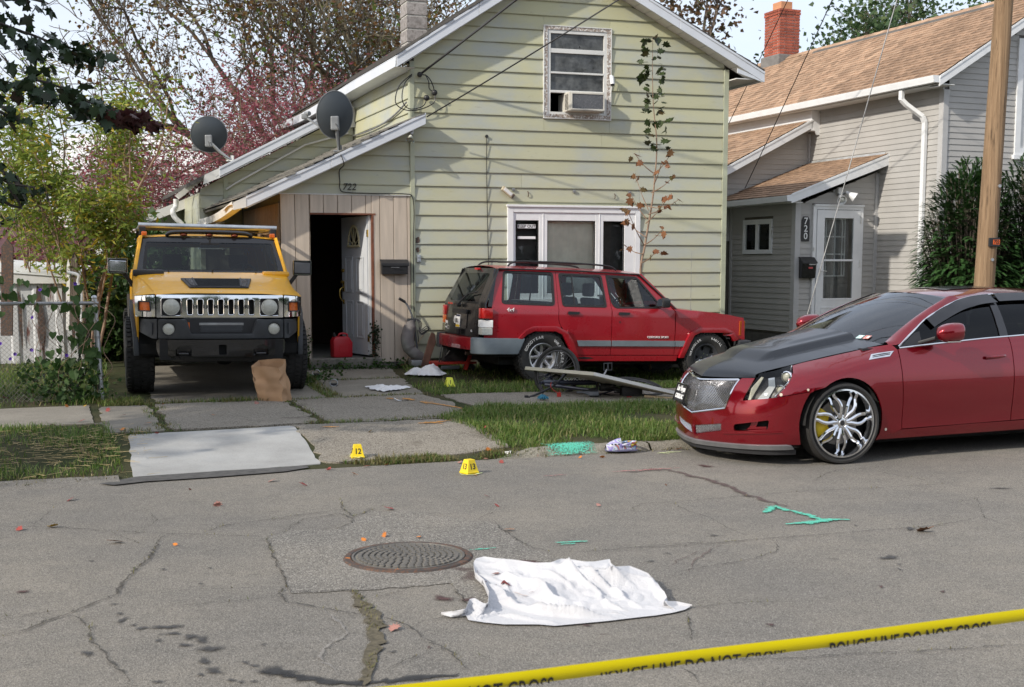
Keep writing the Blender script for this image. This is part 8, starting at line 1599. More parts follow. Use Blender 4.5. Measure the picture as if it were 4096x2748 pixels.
def leaves(P,size,rng_,shape='diamond',droop=.35,up=None,outw=None):
    """P (n,3) leaf bases -> vertices, faces (folded blades)"""
    n=len(P); d=rng_.normal(size=(n,3)); d[:,2]=d[:,2]*.5-droop
    if outw is not None: d+=outw
    d/=np.linalg.norm(d,axis=1)[:,None]; a=rng_.normal(size=(n,3)); w=np.cross(d,a); w/=np.linalg.norm(w,axis=1)[:,None]+1e-9; nn=np.cross(d,w); s=(size*rng_.uniform(.6,1.3,n))[:,None]
    if shape=='diamond': k=[(0,0,0),(.45,.30,.10),(0,1,0),(-.45,.30,.10)]; q=[(0,1,2,3)]
    elif shape=='narrow': k=[(0,0,0),(.15,.45,.04),(0,1,-.05),(-.15,.45,.04)]; q=[(0,1,2,3)]
    elif shape=='lobed': k=[(x,y,.15*abs(x)) for x,y in LOBED]+[(-x,y,.15*abs(x)) for x,y in LOBED[1:-1][::-1]]; q=[(0,1,2,7),(0,7,12,13),(2,3,4,7),(7,10,11,12),(4,5,6,7),(7,8,9,10)]
    k=np.array(k); V=(P[:,None,:]+s[:,None]*(w[:,None]*k[None,:,0:1]+d[:,None]*k[None,:,1:2]+nn[:,None]*k[None,:,2:3])).reshape(-1,3); q=np.array(q); F=(q[None]+(np.arange(n)*len(k))[:,None,None]).reshape(-1,4); return V,F
def grow(base,d,L,r,lv,rs,segs,tips,spread=.6,ratio=.72,up=.12,nseg=4,wig=.12,kids=(2,3),rmin=.006,side=1):
    """recursive limbs: appends (points,radii,level) and tip points"""
    p=Vector(base); d=Vector(d).normalized(); pts=[p.copy()]; rad=[r]; r1=r*.62
    for i in range(nseg):
        d=(d+Vector((rs.gauss(0,wig),rs.gauss(0,wig),rs.gauss(0,wig)+up*.3))).normalized(); p=p+d*(L/nseg); pts.append(p.copy()); rad.append(lerp(r,r1,(i+1)/nseg))
        if lv>0 and side and i>=1 and rs.random()<.55:
            a,b=ortho(d); an=rs.uniform(0,6.28); dd=(d*.55+(a*math.cos(an)+b*math.sin(an))*rs.uniform(.6,1)*spread*1.4+Vector((0,0,up))).normalized(); grow(p,dd,L*ratio*rs.uniform(.6,.9),rad[-1]*.55,lv-1,rs,segs,tips,spread,ratio,up,nseg,wig,kids,rmin,side)
        if lv<=1: tips.append(p.copy())
    segs.append((pts,rad,lv))
    if lv<=0: tips.append(p); return
    for k in range(rs.randint(*kids)):
        a,b=ortho(d); an=rs.uniform(0,6.28); dd=(d+(a*math.cos(an)+b*math.sin(an))*rs.uniform(.5,1.1)*spread+Vector((0,0,up))).normalized(); grow(p,dd,L*ratio*rs.uniform(.75,1.1),max(rmin,r1*rs.uniform(.65,.9)),lv-1,rs,segs,tips,spread,ratio,up,nseg,wig,kids,rmin,side)
def tree(name,label,base,limbs,lvl,leafm,barkm,nper,size,shape='diamond',seed=0,group=None,jit=.25,keep=None,cat='tree',top=None,**kw):
    rs=random.Random(seed); rg=np.random.default_rng(seed); segs=[];tips=[]
    for d,L,r,off in limbs: grow(Vector(off),d,L,r,lvl,rs,segs,tips,**kw)
    o=thing(name,label,cat,base,0,group); trunk=MB();br=MB(); B=Vector(base)
    for pts,rad,lv in segs:
        if keep and lv<2 and not keep(B+pts[-1]): continue
        if lv==0 and cat=='tree' and lvl>=6 and rs.random()<.55: continue
        (trunk if lv>=lvl-1 else br).tube(pts,rad,8 if lv>=lvl-1 else (5 if lv>1 else 3),caps=False)
    trunk.build('trunk',barkm,o,smooth=60); q=br.build('branches',barkm,o,smooth=60); q['kind']='stuff'
    T=[t_ for t_ in tips if not keep or keep(B+t_)]
    if leafm and nper:
        P=np.repeat(np.array([tuple(t_) for t_ in T]),max(1,int(nper)),axis=0) if nper>=1 else np.array([tuple(t_) for t_ in T])[rg.random(len(T))<nper]
        P=P+rg.normal(size=P.shape)*jit; V,F=leaves(P,size,rg,shape); c=put('crown',npmesh('crown',V,F,leafm),o); c['kind']='stuff'
    return o,T
bark=mat('grey_brown_bark',(.10,.08,.062),.9,var=.35,vs=3,stretch=(3,3,.7),bump=.7,bs=12,dirt=.6,dirtc=(.15,.15,.10),bd=.03); barkd=mat('dark_bark',(.05,.042,.036),.9,var=.3,vs=4,bump=.5,bs=14); twig=mat('sapling_bark',(.24,.16,.11),.7,var=.25,vs=12); barkg=mat('olive_bark',(.15,.13,.085),.85,var=.35,vs=3,bump=.6,bs=14,bd=.03)
L_dry=leafmat('dry_maple_leaves',[(0,(.14,.075,.03)),(.35,(.19,.10,.035)),(.55,(.10,.055,.03)),(.7,(.12,.17,.03)),(.85,(.07,.12,.02)),(1,(.22,.15,.04))]); L_red=leafmat('purple_red_leaves',[(0,(.24,.05,.075)),(.35,(.32,.09,.12)),(.6,(.18,.045,.05)),(.8,(.36,.15,.17)),(.92,(.10,.10,.04)),(1,(.25,.05,.03))]); L_yg=leafmat('yellow_green_leaves',[(0,(.16,.23,.03)),(.4,(.24,.30,.05)),(.7,(.10,.17,.025)),(.9,(.36,.34,.05)),(1,(.50,.34,.03))]); L_dk=leafmat('dark_green_leaves',[(0,(.018,.038,.016)),(.5,(.03,.055,.022)),(.85,(.012,.028,.012)),(1,(.05,.03,.02))],.15,.4); L_mid=leafmat('mid_green_leaves',[(0,(.05,.10,.04)),(.4,(.085,.14,.055)),(.75,(.035,.07,.028)),(1,(.13,.17,.06))],.3); L_brn=leafmat('bronze_leaves',[(0,(.10,.055,.03)),(.5,(.15,.085,.04)),(.8,(.06,.045,.025)),(1,(.10,.10,.04))]); L_shr=leafmat('shrub_green_leaves',[(0,(.03,.075,.015)),(.5,(.055,.11,.025)),(.8,(.02,.05,.012)),(1,(.09,.13,.03))],.3); L_sap=leafmat('maple_sapling_leaves',[(0,(.035,.05,.018)),(.5,(.05,.075,.02)),(.8,(.025,.035,.015)),(1,(.09,.06,.025))],.25,.4); L_sapd=leafmat('rust_sapling_leaves',[(0,(.08,.075,.025)),(.35,(.20,.075,.035)),(.7,(.24,.11,.05)),(1,(.07,.06,.025))],.25)
def vz(x,y,Y): return vpt(x,y,Y)
# tall half-bare maples behind the green house
b=vz(735,470,36); tree('maple_tree','tall half bare maple with dry brown leaves behind green house, left trunk',(b.x,b.y,0),[((-.10,.0,1),4.6,.21,(0,0,0)),((.25,.1,1),4.6,.15,(.1,0,2.0)),((-.8,-.1,.75),4.4,.13,(-.1,0,2.6)),((-.95,-.2,.5),4.4,.11,(-.2,0,3.2)),((-.9,.3,.6),4.2,.10,(-.3,0,4.2))],6,L_dry,bark,.17,.115,'diamond',11,'maples behind green house',.3,keep=lambda p:1168.5+_f*p.x/p.y>235+70*mnoise.noise((p.z*.7,p.y*.5,2)),spread=.6,ratio=.74,up=.10,wig=.16,kids=(2,2),rmin=.015)
b=vz(905,470,37); tree('maple_tree','tall half bare maple with dry brown leaves behind green house, beside grey block chimney',(b.x,b.y,0),[((-.25,.0,1),5.0,.22,(0,0,0)),((.28,.1,1),4.6,.16,(.1,0,2.6)),((-.6,0,.8),4.4,.14,(-.2,0,3.2))],6,L_dry,barkg,.15,.115,'diamond',23,'maples behind green house',.3,spread=.6,ratio=.74,up=.12,wig=.16,kids=(2,2),rmin=.015)
b=vz(500,500,27); tree('crabapple_tree','twiggy crabapple tree with purple red autumn leaves behind yellow vehicle',(b.x,b.y,0),[((-.5,0,1),2.0,.11,(0,0,.2)),((.5,0,1),2.0,.11,(0,0,.2)),((0,-.3,1),2.0,.10,(0,0,.2)),((-.9,.1,.6),2.0,.09,(0,0,.5)),((1.0,.1,.6),2.3,.10,(0,0,.5))],4,L_red,barkg,4,.10,'narrow',5,None,.26,spread=.8,ratio=.76,up=.07,wig=.18,kids=(2,3),rmin=.008)
b=vz(690,420,31); tree('crabapple_tree','small red leaved tree rising behind the large satellite dish',(b.x,b.y,0),[((-.3,0,1),1.9,.11,(0,0,1.2)),((.4,0,1),1.9,.11,(0,0,1.2)),((.0,.1,1),2.0,.11,(0,0,1.2))],4,L_red,barkg,3,.10,'narrow',6,None,.28,spread=.75,ratio=.76,up=.08,wig=.16,rmin=.008)
for i,(x,lab,sd) in enumerate(((205,'slender yellow green tree nearest yellow vehicle roof',3),(95,'slender yellow green tree by white metal shed',4))):
    b=vz(x,640,18.6+i*.9); tree('ash_tree',lab,(b.x,b.y,.1),[((.02,0,1),2.6,.04,(0,0,0)),((-.20,0,1),2.3,.028,(-.05,0,.2)),((.18,.1,1),2.2,.028,(.05,0,.2)),((-.38,.1,1),1.7,.02,(0,0,.3)),((.34,-.1,1),1.5,.02,(0,0,.3)),((0,-.2,1),1.6,.02,(0,0,.1))],2,L_yg,twig,10 if i==0 else 7,.125,'narrow',sd,'slender trees by the shed',.13,spread=.42,ratio=.55,up=.30,wig=.10,kids=(2,3),rmin=.005)
def bush(name,label,c,rad,n,size,m,seed,shape='diamond',cat='shrub',stem=True,lump=.3,group=None,droop=.35):
    rg=np.random.default_rng(seed); o=thing(name,label,cat,(c[0],c[1],c[2]),0,group); u=rg.normal(size=(n,3)); u/=np.linalg.norm(u,axis=1)[:,None]; r=rg.random(n)**.38
    lum=np.array([mnoise.noise((a*1.8+seed,b_*1.8,c_*1.8)) for a,b_,c_ in u]); P=u*(r*(1+lump*2*lum))[:,None]*np.array(rad); P[:,2]+=rad[2]*.92; P[:,2]=np.maximum(P[:,2],.03)
    V,F=leaves(P,size,rg,shape,droop,outw=u*.6); q=put('foliage',npmesh('foliage',V,F,m),o); q['kind']='stuff'
    if stem:
        mb=MB(); rs=random.Random(seed)
        for k in range(9): a=rs.uniform(0,6.28); e=Vector((math.cos(a)*rad[0]*.6,math.sin(a)*rad[1]*.6,rad[2]*rs.uniform(1.0,1.6))); mb.tube(spline([(0,0,0),e*.5+Vector((0,0,.1)),e],4),[.035]*3+[.02]*4+[.008]*2,5)
        mb.build('stems',barkd,o,smooth=60)
    return o
for i,(x,Y,r,h,lab) in enumerate(((30,38,2.2,3.0,'dark evergreen shrub far left behind the brown roof'),(140,34,2.0,2.2,'dark green thicket behind the white metal shed'),(330,30,1.6,1.9,'green undergrowth behind the slender trees'),(-140,34,3,4.2,'dark evergreen at the left frame edge'))):
    b=vz(x,560,Y); bush('shrub',lab,(b.x,b.y,0),(r,r,h*.55),5200,.17,L_dk if i!=2 else L_shr,40+i)
b=vz(255,640,19.5); bush('shrub','leafy green bush behind the chain link post',(b.x,b.y,.1),(.75,.6,.75),2600,.11,L_shr,51); b=vz(335,520,23); bush('shrub','broad leaved green bush behind the yellow vehicle',(b.x,b.y,.1),(1.0,.8,1.35),3000,.14,L_shr,52)
b=vz(1605,30,46); tree('maple_tree','rounded bronze brown maple crown above the right rake of green house',(b.x,b.y,0),[((0,0,1),5.8,.3,(0,0,0))],3,L_brn,bark,10,.2,'diamond',61,None,.55,spread=.6,ratio=.62,up=.2,kids=(3,3))
for i,(x,y,Y,h,lab,sd) in enumerate(((2075,30,50,7.0,'leafy green tree above the tan roof left of the guy wire',71),(2240,15,56,8.0,'leafy green tree above the tan roof behind the pole',72))):
    b=vz(x,y,Y); tree('locust_tree',lab,(b.x,b.y,0),[((0,0,1),h*.85,.35,(0,0,0)),((.5,0,.9),2.4,.2,(0,0,h*.85)),((-.55,0,.9),2.2,.2,(0,0,h*.85))],4,L_mid,bark,2.6,.21,'diamond',sd,'green trees behind the grey house',.55,spread=.62,ratio=.68,up=.12,kids=(2,3))
# yew by the grey house: feathery sprays
def yew(label,c,rad,n,seed):
    rg=np.random.default_rng(seed); o=thing('yew_bush',label,'bush',c); Vs=[];Fs=[];k=0; st_=MB(); rs=random.Random(seed)
    for i in range(n):
        a=rs.uniform(0,6.28); ph=math.acos(rs.uniform(-.5,1)); u=Vector((math.sin(ph)*math.cos(a),math.sin(ph)*math.sin(a),math.cos(ph))); rr=rs.random()**.3; c0=Vector((u.x*rad[0],u.y*rad[1],u.z*rad[2]+rad[2]*.85))*1.0; p=Vector((u.x*rad[0]*rr,u.y*rad[1]*rr,max(.15,u.z*rad[2]*rr+rad[2]*.85))); d=(u*1.2+Vector((rs.gauss(0,.35),rs.gauss(0,.35),.02+rs.gauss(0,.3)))).normalized(); L_=rs.uniform(.09,.20)*(1 if rs.random()<.95 else 1.6); s_,w_=ortho(d); nn=13
        for j in range(nn):
            t_=j/nn; q=p+d*L_*t_+Vector((0,0,-.06*t_*t_)); ln=.042*(1-t_*.5)
            for sg in(-1,1):
                e=(s_*sg+d*.3).normalized()*ln; ww=w_*.004+d*.008; Vs+=[q-ww,q+e,q+ww]; Fs.append((k,k+1,k+2)); k+=3
        if i%9==0: st_.tube([Vector((0,0,.1)),p*.5+Vector((0,0,.1)),p],[.02,.012,.004],4)
    q=put('foliage',npmesh('foliage',np.array([tuple(v) for v in Vs]),np.array(Fs),leafmat('yew_needles'+str(seed),[(0,(.018,.05,.015)),(.5,(.036,.088,.024)),(.8,(.05,.12,.034)),(1,(.085,.15,.05))],.15,.45)),o); q['kind']='stuff'; st_.build('stems',bark,o,smooth=60)
b=vz(2206,660,18.4); yew('dark green feathery yew bush left of the pole by grey house',(b.x,b.y,.05),(.74,.7,1.72),7000,81); b=vz(2370,660,18.6); yew('dark green yew bush right of the pole at frame edge',(b.x,b.y,.05),(1.0,.9,1.8),5400,82)
b=vz(2185,640,17.9); mb=MB(); rs=random.Random(2)
for k in range(70): p=Vector((rs.uniform(-.55,.5),rs.uniform(-.2,.2),rs.uniform(.1,.9))); mb.tube(spline([p,p+Vector((rs.gauss(0,.12),-.05,rs.gauss(.02,.08))),p+Vector((rs.gauss(0,.22),-.08,rs.gauss(-.02,.12)))],3),.003,3)
tg=thing('bare_twigs','tangle of bare grey twigs at the foot of the yew','twigs',(b.x,b.y,.3)); q=mb.build('twigs',mat('grey_twig',(.19,.165,.14),.8),tg); q['kind']='stuff'
# maple sapling in front of the green wall
sb=hp(4.55,-.75,.15); sp=thing('sapling','thin upright maple sapling before the green wall and picture window','sapling',sb)
ST_=[vpt(x,y,18.55+.0*i)-sb for i,(x,y) in enumerate(((1462,640),(1472,560),(1487,470),(1493,420),(1499,330),(1491,240),(1489,160),(1490,85)))]
MB().tube(spline([Vector((.0,0,0))]+ST_,5),[.020-.00042*i for i in range(41)],7).build('stem',twig,sp,smooth=60); rs=random.Random(12); mb=MB(); SP=spline(ST_,8); lp=[];ld=[]
for x0,y0,x1,y1 in ((1491,395,1448,350),(1491,400,1535,345),(1487,440,1540,400),(1480,480,1450,400),(1478,490,1550,455),(1476,500,1440,445),(1474,510,1525,450),(1472,540,1430,500),(1470,560,1515,520),(1468,580,1425,560),(1478,470,1520,470),(1493,420,1510,370),(1465,600,1500,570),(1470,560,1432,480)):
    a=vpt(x0,y0,18.5)-sb; e=vpt(x1,y1,18.5+rs.uniform(-.5,.3))-sb; mb.tube(spline([a,a.lerp(e,.5)+Vector((0,0,-.03)),e],4),[.008]*4+[.005]*5,5); ld+=[e,e+Vector((rs.gauss(0,.05),0,-.05)),a.lerp(e,.6)]
mb.build('twigs',twig,sp,smooth=60)
for y in list(range(85,345,7)):
    f=(640-y)/555; i=min(len(SP)-1,int(f*len(SP))); 
    c0=min(SP,key=lambda q:abs((vpt(1490,y,18.55)-sb).z-q.z)); 
    for s_ in(-1,1): lp+=[c0+Vector((s_*rs.uniform(.05,.16),rs.uniform(-.08,.08),rs.uniform(-.03,.05)))]*(1 if rs.random()<.8 else 2)
rg=np.random.default_rng(3); V,F=leaves(np.array([tuple(p) for p in lp]),.118,rg,'lobed',.25); put('crown',npmesh('crown',V,F,L_sap),sp)['kind']='stuff'
V,F=leaves(np.array([tuple(p) for p in ld]),.115,rg,'lobed',.5); put('dry_leaves',npmesh('dry_leaves',V,F,L_sapd),sp)['kind']='stuff'
# near maple left of the frame: its limbs hang into view and shade the yard
NB=Vector((-8.6,8.0,0)); rs=random.Random(9); segs=[];tips=[]
for d,L_,r in(((.5,.6,.75),2.2,.13),((-.2,.7,.9),2.4,.13),((-.5,-.3,.9),2.3,.12),((.15,-.1,1),2.4,.14),((.75,.15,.7),2.0,.11)): grow(Vector((0,0,3.0)),d,L_,r,3,rs,segs,tips,.75,.72,.05,4,.14,(2,3),.01)
def inview(p): 
    x=1168.5+_f*p.x/max(.1,p.y); return p.y>0 and x>-220
mt=thing('maple_tree','near dark maple left of the frame with limbs hanging into view','tree',NB); mb=MB().tube([(0,0,0),(.05,0,1.5),(0,0,3.1)],[.26,.22,.20],12); br=MB()
for pts,rad,lv in segs:
    if not inview(NB+pts[-1]): (mb if lv>1 else br).tube(pts,rad,6 if lv>1 else 4,caps=False)
LPT=[t_ for t_ in tips if not inview(NB+t_)]; P=np.repeat(np.array([tuple(t_) for t_ in LPT]),9,axis=0); rg=np.random.default_rng(4); P=P+rg.normal(size=P.shape)*.30
HANG=[([(-60,30,10.5),(60,75,10.6),(140,105,10.7),(205,118,10.8)],150,.075),([(-60,-30,10.3),(60,-5,10.4),(100,5,10.5)],22,.05),([(-60,160,10.4),(60,178,10.5),(140,200,10.6),(200,232,10.7),(260,255,10.8),(320,268,10.9)],210,.055),([(-60,225,10.2),(5,245,10.2),(35,265,10.3)],22,.06),([(-60,420,10.3),(20,420,10.3),(80,428,10.4)],40,.05),([(-60,370,10.3),(0,385,10.3),(10,400,10.3)],12,.05)]
HP=[];red=[]
for pl,n,sp_ in HANG:
    A=[vpt(*p)-NB for p in pl]; c0=Vector((1.0,.5,5.0)); br.tube(spline([c0]+A,5),[.016-.0004*i for i in range(5*len(A)+1)],5,caps=False); Q=spline(A,12)
    for k in range(n):
        f=rs.random()**.9; q=Q[min(len(Q)-1,int(f*len(Q)))]+Vector((rs.gauss(0,sp_*1.1),rs.gauss(0,.2),rs.gauss(-.05,sp_*1.1)*(1.3-f))); (red if f>.86 and pl[-1][0]>150 and pl[-1][1]>200 else HP).append(tuple(q))
mb.build('trunk',bark,mt,smooth=60); br.build('branches',barkd,mt,smooth=60)['kind']='stuff'
V1,F1=leaves(P,.15,rg,'diamond'); V,F=leaves(np.array(HP),.11,rg,'lobed',.9); V2=np.vstack([V1,V]); F2=np.vstack([F1,F+len(V1)]); put('crown',npmesh('crown',V2,F2,L_dk),mt)['kind']='stuff'
V,F=leaves(np.array(red),.125,rg,'lobed',.9); put('red_leaves',npmesh('red_leaves',V,F,leafmat('dark_red_leaves',[(0,(.045,.014,.014)),(.5,(.07,.022,.02)),(1,(.03,.025,.014))],.2,.4)),mt)['kind']='stuff'
# ---------------------------------------------------------------- grass
def in_poly(x,y,pl):
    c=False; n=len(pl)
    for i in range(n):
        (x1,y1),(x2,y2)=pl[i],pl[i-1]
        if (y1>y)!=(y2>y) and x<(x2-x1)*(y-y1)/(y2-y1)+x1: c=not c
    return c
def blades(name,label,regions,m,seed,hmul=1,w=.0075,flat=0.,kind='stuff'):
    """regions: (poly in (s,t), blades per m2, height, skip function)"""
    rs=random.Random(seed); Vs=[];k=0
    for poly,dens,h,clump in regions:
        s0=min(p[0] for p in poly);s1=max(p[0] for p in poly);t0=min(p[1] for p in poly);t1=max(p[1] for p in poly); n=int((s1-s0)*(t1-t0)*dens)
        for _ in range(n):
            s=rs.uniform(s0,s1);tt=rs.uniform(t0,t1)
            if not in_poly(s,tt,poly): continue
            f=mnoise.noise((s*clump,tt*clump,seed*.37))
            if clump and rs.random()>.62+f*1.3: continue
            x,y=xy(s,tt); z=gz(x,y)-.005; hh=h*hmul*rs.uniform(.45,1.25)*(1+.5*f); a=rs.uniform(0,6.28); ln=rs.uniform(.25,1.5)+flat; dx,dy=math.cos(a),math.sin(a); px,py=-dy*w*.5*rs.uniform(.7,1.4),dx*w*.5*rs.uniform(.7,1.4); b1=hh*.55; e=hh*ln
            Vs+=[(x-px,y-py,z),(x+px,y+py,z),(x+px*.7+dx*e*.35,y+py*.7+dy*e*.35,z+b1),(x-px*.7+dx*e*.35,y-py*.7+dy*e*.35,z+b1),(x+dx*e,y+dy*e,z+hh*(1-.5*min(1,ln)**2)+.004)]
    V=np.array(Vs); n=len(V)//5; o=np.arange(n)*5; F=np.concatenate([np.stack([o,o+1,o+2],1),np.stack([o,o+2,o+3],1),np.stack([o+3,o+2,o+4],1)]); ob=put(name,npmesh(name,V,F,m)); return tag(ob,label,None,None,'stuff')
m_gr=leafmat('lawn_grass',[(0,(.075,.15,.02)),(.3,(.13,.22,.035)),(.5,(.06,.12,.018)),(.75,(.20,.27,.06)),(.9,(.27,.26,.10)),(1,(.40,.35,.17))],.35,.5); m_gd=leafmat('dry_grass',[(0,(.22,.18,.07)),(.4,(.15,.13,.05)),(.7,(.06,.085,.02)),(1,(.30,.25,.12))],.3,.6)
STRIP=[(.02,.35),(.5,.12),(6.8,.12),(9,.1),(9,2.9),(.75,2.82),(.22,2.4),(-.12,1.9),(.05,1.2)]; YARD=[(.62,4.2),(9,4.15),(9,9.4),(1.15,9.2),(.95,7.0),(.72,6.3),(.52,5.4)]
blades('grass','green grass of the kerb strip and the yard round the red SUV',[(STRIP,3000,.09,1.3),(YARD,1000,.09,1.1),([(.5,4.2),(9,4.2),(9,4.6),(.6,4.6)],1500,.09,2.5)],m_gr,1)
blades('grass','shaded grass of the left yard and the left kerb strip',[([(-9,.25),(-3.34,.25),(-3.34,1.0),(-3.36,2.72),(-9,2.72)],1700,.075,1.6),([(-9,4.6),(-3.3,4.6),(-3.25,5.4),(-3.1,9.5),(-9,9.5)],1200,.11,1.2)],m_gr,2)
JO=[([(-1.36,2.0),(-1.2,2.0),(-1.18,4.3),(-1.36,4.3)],700,.05,4),([(-2.96,1.95),(-2.72,1.95),(-2.7,4.3),(-2.96,4.3)],800,.05,3),([(-2.9,4.2),(-1.3,4.2),(-1.3,4.46),(-2.9,4.46)],2000,.08,3),([(-1.3,4.22),(.5,4.3),(.5,4.5),(-1.3,4.45)],1100,.05,4),([(-.75,4.5),(-.56,4.5),(-.45,8.8),(-.75,8.8)],1500,.07,3),([(-.7,6.15),(.7,6.15),(.7,6.34),(-.7,6.34)],900,.05,4),([(-1.5,1.92),(.1,1.9),(.4,2.2),(.1,2.12),(-1.5,2.06)],2200,.06,3),([(-1.5,.16),(-1.2,.02),(0,.0),(.45,.02),(.45,.30),(.1,.36),(-.6,.28),(-1.5,.24)],3600,.065,2.5),([(-3.45,1.7),(-3.0,1.7),(-3.0,2.1),(-3.45,2.1)],900,.06,3),([(.9,8.4),(2.2,8.6),(2.2,9.3),(.9,9.2)],1300,.10,2),([(-3.4,4.3),(-2.9,4.3),(-2.9,4.9),(-3.4,4.9)],1500,.08,2)]
blades('weeds','weeds and dry grass growing in the joints of the drive',JO,m_gd,3); blades('weeds','green weeds growing in the joints of the drive',JO,m_gr,4,.9)
blades('grass','thin dry grass and debris along the kerb foot',[([(.3,-.10),(4,-.10),(4,.14),(.3,.14)],900,.05,3),([(-9,-.05),(-3.3,-.05),(-3.3,.4),(-9,.4)],700,.05,2)],m_gd,5,flat=.5)
# moss and weeds in the road cracks
rs=random.Random(6); Vs=[]
for P,w in MOSS+[(GAP,.05)]*5:
    for a,b in zip(P,P[1:]):
        L_=math.hypot(b[0]-a[0],b[1]-a[1]); 
        for _ in range(int(L_*(26 if w>.012 else 10))):
            if mnoise.noise((a[0]*2.1+_*.02,a[1]*2.1,3))<-.05: continue
            f=rs.random(); x=lerp(a[0],b[0],f)+rs.gauss(0,w*.4); y=lerp(a[1],b[1],f)+rs.gauss(0,w*.4); an=rs.uniform(0,6.28); h=rs.uniform(.004,.022); e=h*rs.uniform(.5,1.6); dx,dy=math.cos(an),math.sin(an); Vs+=[(x-dy*.003,y+dx*.003,.008),(x+dy*.003,y-dx*.003,.008),(x+dx*e,y+dy*e,.008+h)]
V=np.array(Vs); F=np.arange(len(V)).reshape(-1,3); tag(put('moss',npmesh('moss',V,F,leafmat('crack_moss',[(0,(.12,.12,.03)),(.5,(.20,.17,.07)),(1,(.07,.10,.02))],.2))),'moss and dry grass in the road cracks',None,None,'stuff')
# straw on the left strip
rs=random.Random(7); mb=MB()
for _ in range(320):
    s=rs.gauss(-3.75,.42); tt=rs.gauss(1.25,.5)
    if tt<.1 or tt>2.5 or s>-3.1: continue
    x,y=xy(s,tt); z=gz(x,y)+rs.uniform(.01,.06); a=rs.gauss(-.35,.7); L_=rs.uniform(.05,.18); mb.bar((x,y,z),(x+math.cos(a)*L_,y+math.sin(a)*L_,z+rs.uniform(-.01,.02)),.004,.002)
tag(mb.build('straw',mat('pale_straw',(.48,.37,.19),.7,var=.2,vs=30)),'dry straw spread over the left grass strip',None,None,'stuff')
# ivy at the door step
def ivy(name,label,pts,n,m,size,seed,spread,cat='plant'):
    rg=np.random.default_rng(seed); A=np.array([tuple(p) for p in pts]); P=A[rg.integers(0,len(A),n)]+rg.normal(size=(n,3))*np.array(spread); o=thing(name,label,cat,pts[0]); P=P-np.array(tuple(pts[0])); V,F=leaves(P,size,rg,'diamond',.1); put('foliage',npmesh('foliage',V,F,m),o)['kind']='stuff'
    mb=MB(); [mb.tube([Vector(pts[i])-Vector(pts[0]),Vector(pts[i+1])-Vector(pts[0])],.006,4) for i in range(len(pts)-1)]; mb.build('stems',barkd,o); return o
ivy('creeper','low dark creeper along the concrete door step',[hp(-.75+.14*i,-.22,.20+.03*(i%2)) for i in range(15)],1500,L_shr,.045,91,(.07,.06,.06)); ivy('creeper','creeper climbing the right door jamb by the mailbox',[hp(.47,-.06,.3+.10*i) for i in range(6)],260,L_dk,.04,92,(.035,.02,.05)); ivy('creeper','ragged weeds at the left door jamb',[hp(-.56,-.06,.25+.09*i) for i in range(6)],260,L_shr,.04,93,(.04,.02,.05))
# ---------------------------------------------------------------- left yard: fence, shed, far things
post0=gterr(233,917); fd=-US; fe=thing('chain_link_fence','galvanised chain link fence with end post at left yard','fence',(post0.x,post0.y,post0.z)); F3=lambda d,z:Vector((fd.x*d,fd.y*d,z))
MB().cyl((0,0,-.02),(-.045,0,1.21),.032,n=14).ball((-.047,0,1.225),(.036,.036,.03),6).cyl((0,0,.0),(-.003,0,.03),.04,n=14).build('end_post',MT['steel'],fe,smooth=50)
for z in(.30,.75,1.05): MB().cyl((-.037*z,0,z),(-.037*z-.001,0,z+.03),.038,n=14).build('tension_band',MT['dullsteel'],fe)
MB().cyl(F3(0,1.16),F3(4.2,1.18),.021,n=10).build('top_rail',MT['dullsteel'],fe,smooth=50); MB().cyl(F3(2.4,-.02),F3(2.4,1.18),.024,n=10).build('line_post',MT['dullsteel'],fe,smooth=50); MB().bar(F3(.08,.03),F3(.04,1.14),.018,.006).build('tension_bar',MT['dullsteel'],fe)
mb=MB(); pitch=.055
for fam in(1,-1):
    for i in range(-24,80):
        a=i*pitch; z0,z1=.03,1.15; d0,d1=(a,a+fam*(z1-z0)); 
        lo,hi=0,1
        for _ in(0,):
            if d0<.06 or d1<.06 or d0>4.1 or d1>4.1:
                if d0==d1: continue
                ts=sorted([(.06-d0)/(d1-d0),(4.1-d0)/(d1-d0)]); lo=max(0,ts[0]); hi=min(1,ts[1])
        if hi>lo: mb.tube([F3(lerp(d0,d1,lo),lerp(z0,z1,lo)),F3(lerp(d0,d1,hi),lerp(z0,z1,hi))],.0017,3,caps=False)
mb.build('mesh_wires',mat('old_wire',(.20,.19,.18),.6,.4),fe)['kind']='stuff'
HEART=np.array([(0,0),(.28,-.12),(.48,.10),(.42,.45),(0,1.0)])
vn=thing('morning_glory','heart leaved morning glory vine with purple flowers on chain link fence','vine',(post0.x,post0.y,post0.z)); rs=random.Random(21); hm=MB(); hl=MB().add([(x,y,.12*abs(x)) for x,y in HEART]+[(-x,y,.12*abs(x)) for x,y in HEART[1:-1][::-1]],[(0,1,2,3,4),(0,4,5,6,7)]).mesh('vine_leaf',L_shr)
for k in range(120):
    g_=rs.random(); d=abs(rs.gauss(.18,.28)) if g_<.75 else rs.uniform(.0,1.3); z=rs.uniform(.05,1.15) if g_<.8 else rs.uniform(1.1,1.5)
    o=put('leaf',hl,vn,F3(d,z)+Vector((0,-.03-rs.random()*.05,0)),(rs.uniform(1.2,2.3),rs.gauss(0,.5)+PI,rs.gauss(.2,.6))); s_=rs.uniform(.06,.13); o.scale=(s_,s_,s_)
for k in range(9): P=[F3(rs.uniform(0,.9),.0)]; [P.append(P[-1]+Vector((rs.gauss(0,.10),-.01,.2))) for _ in range(6)]; MB().tube(spline(P,4),.004,4).build('vine_stem',twig,vn)
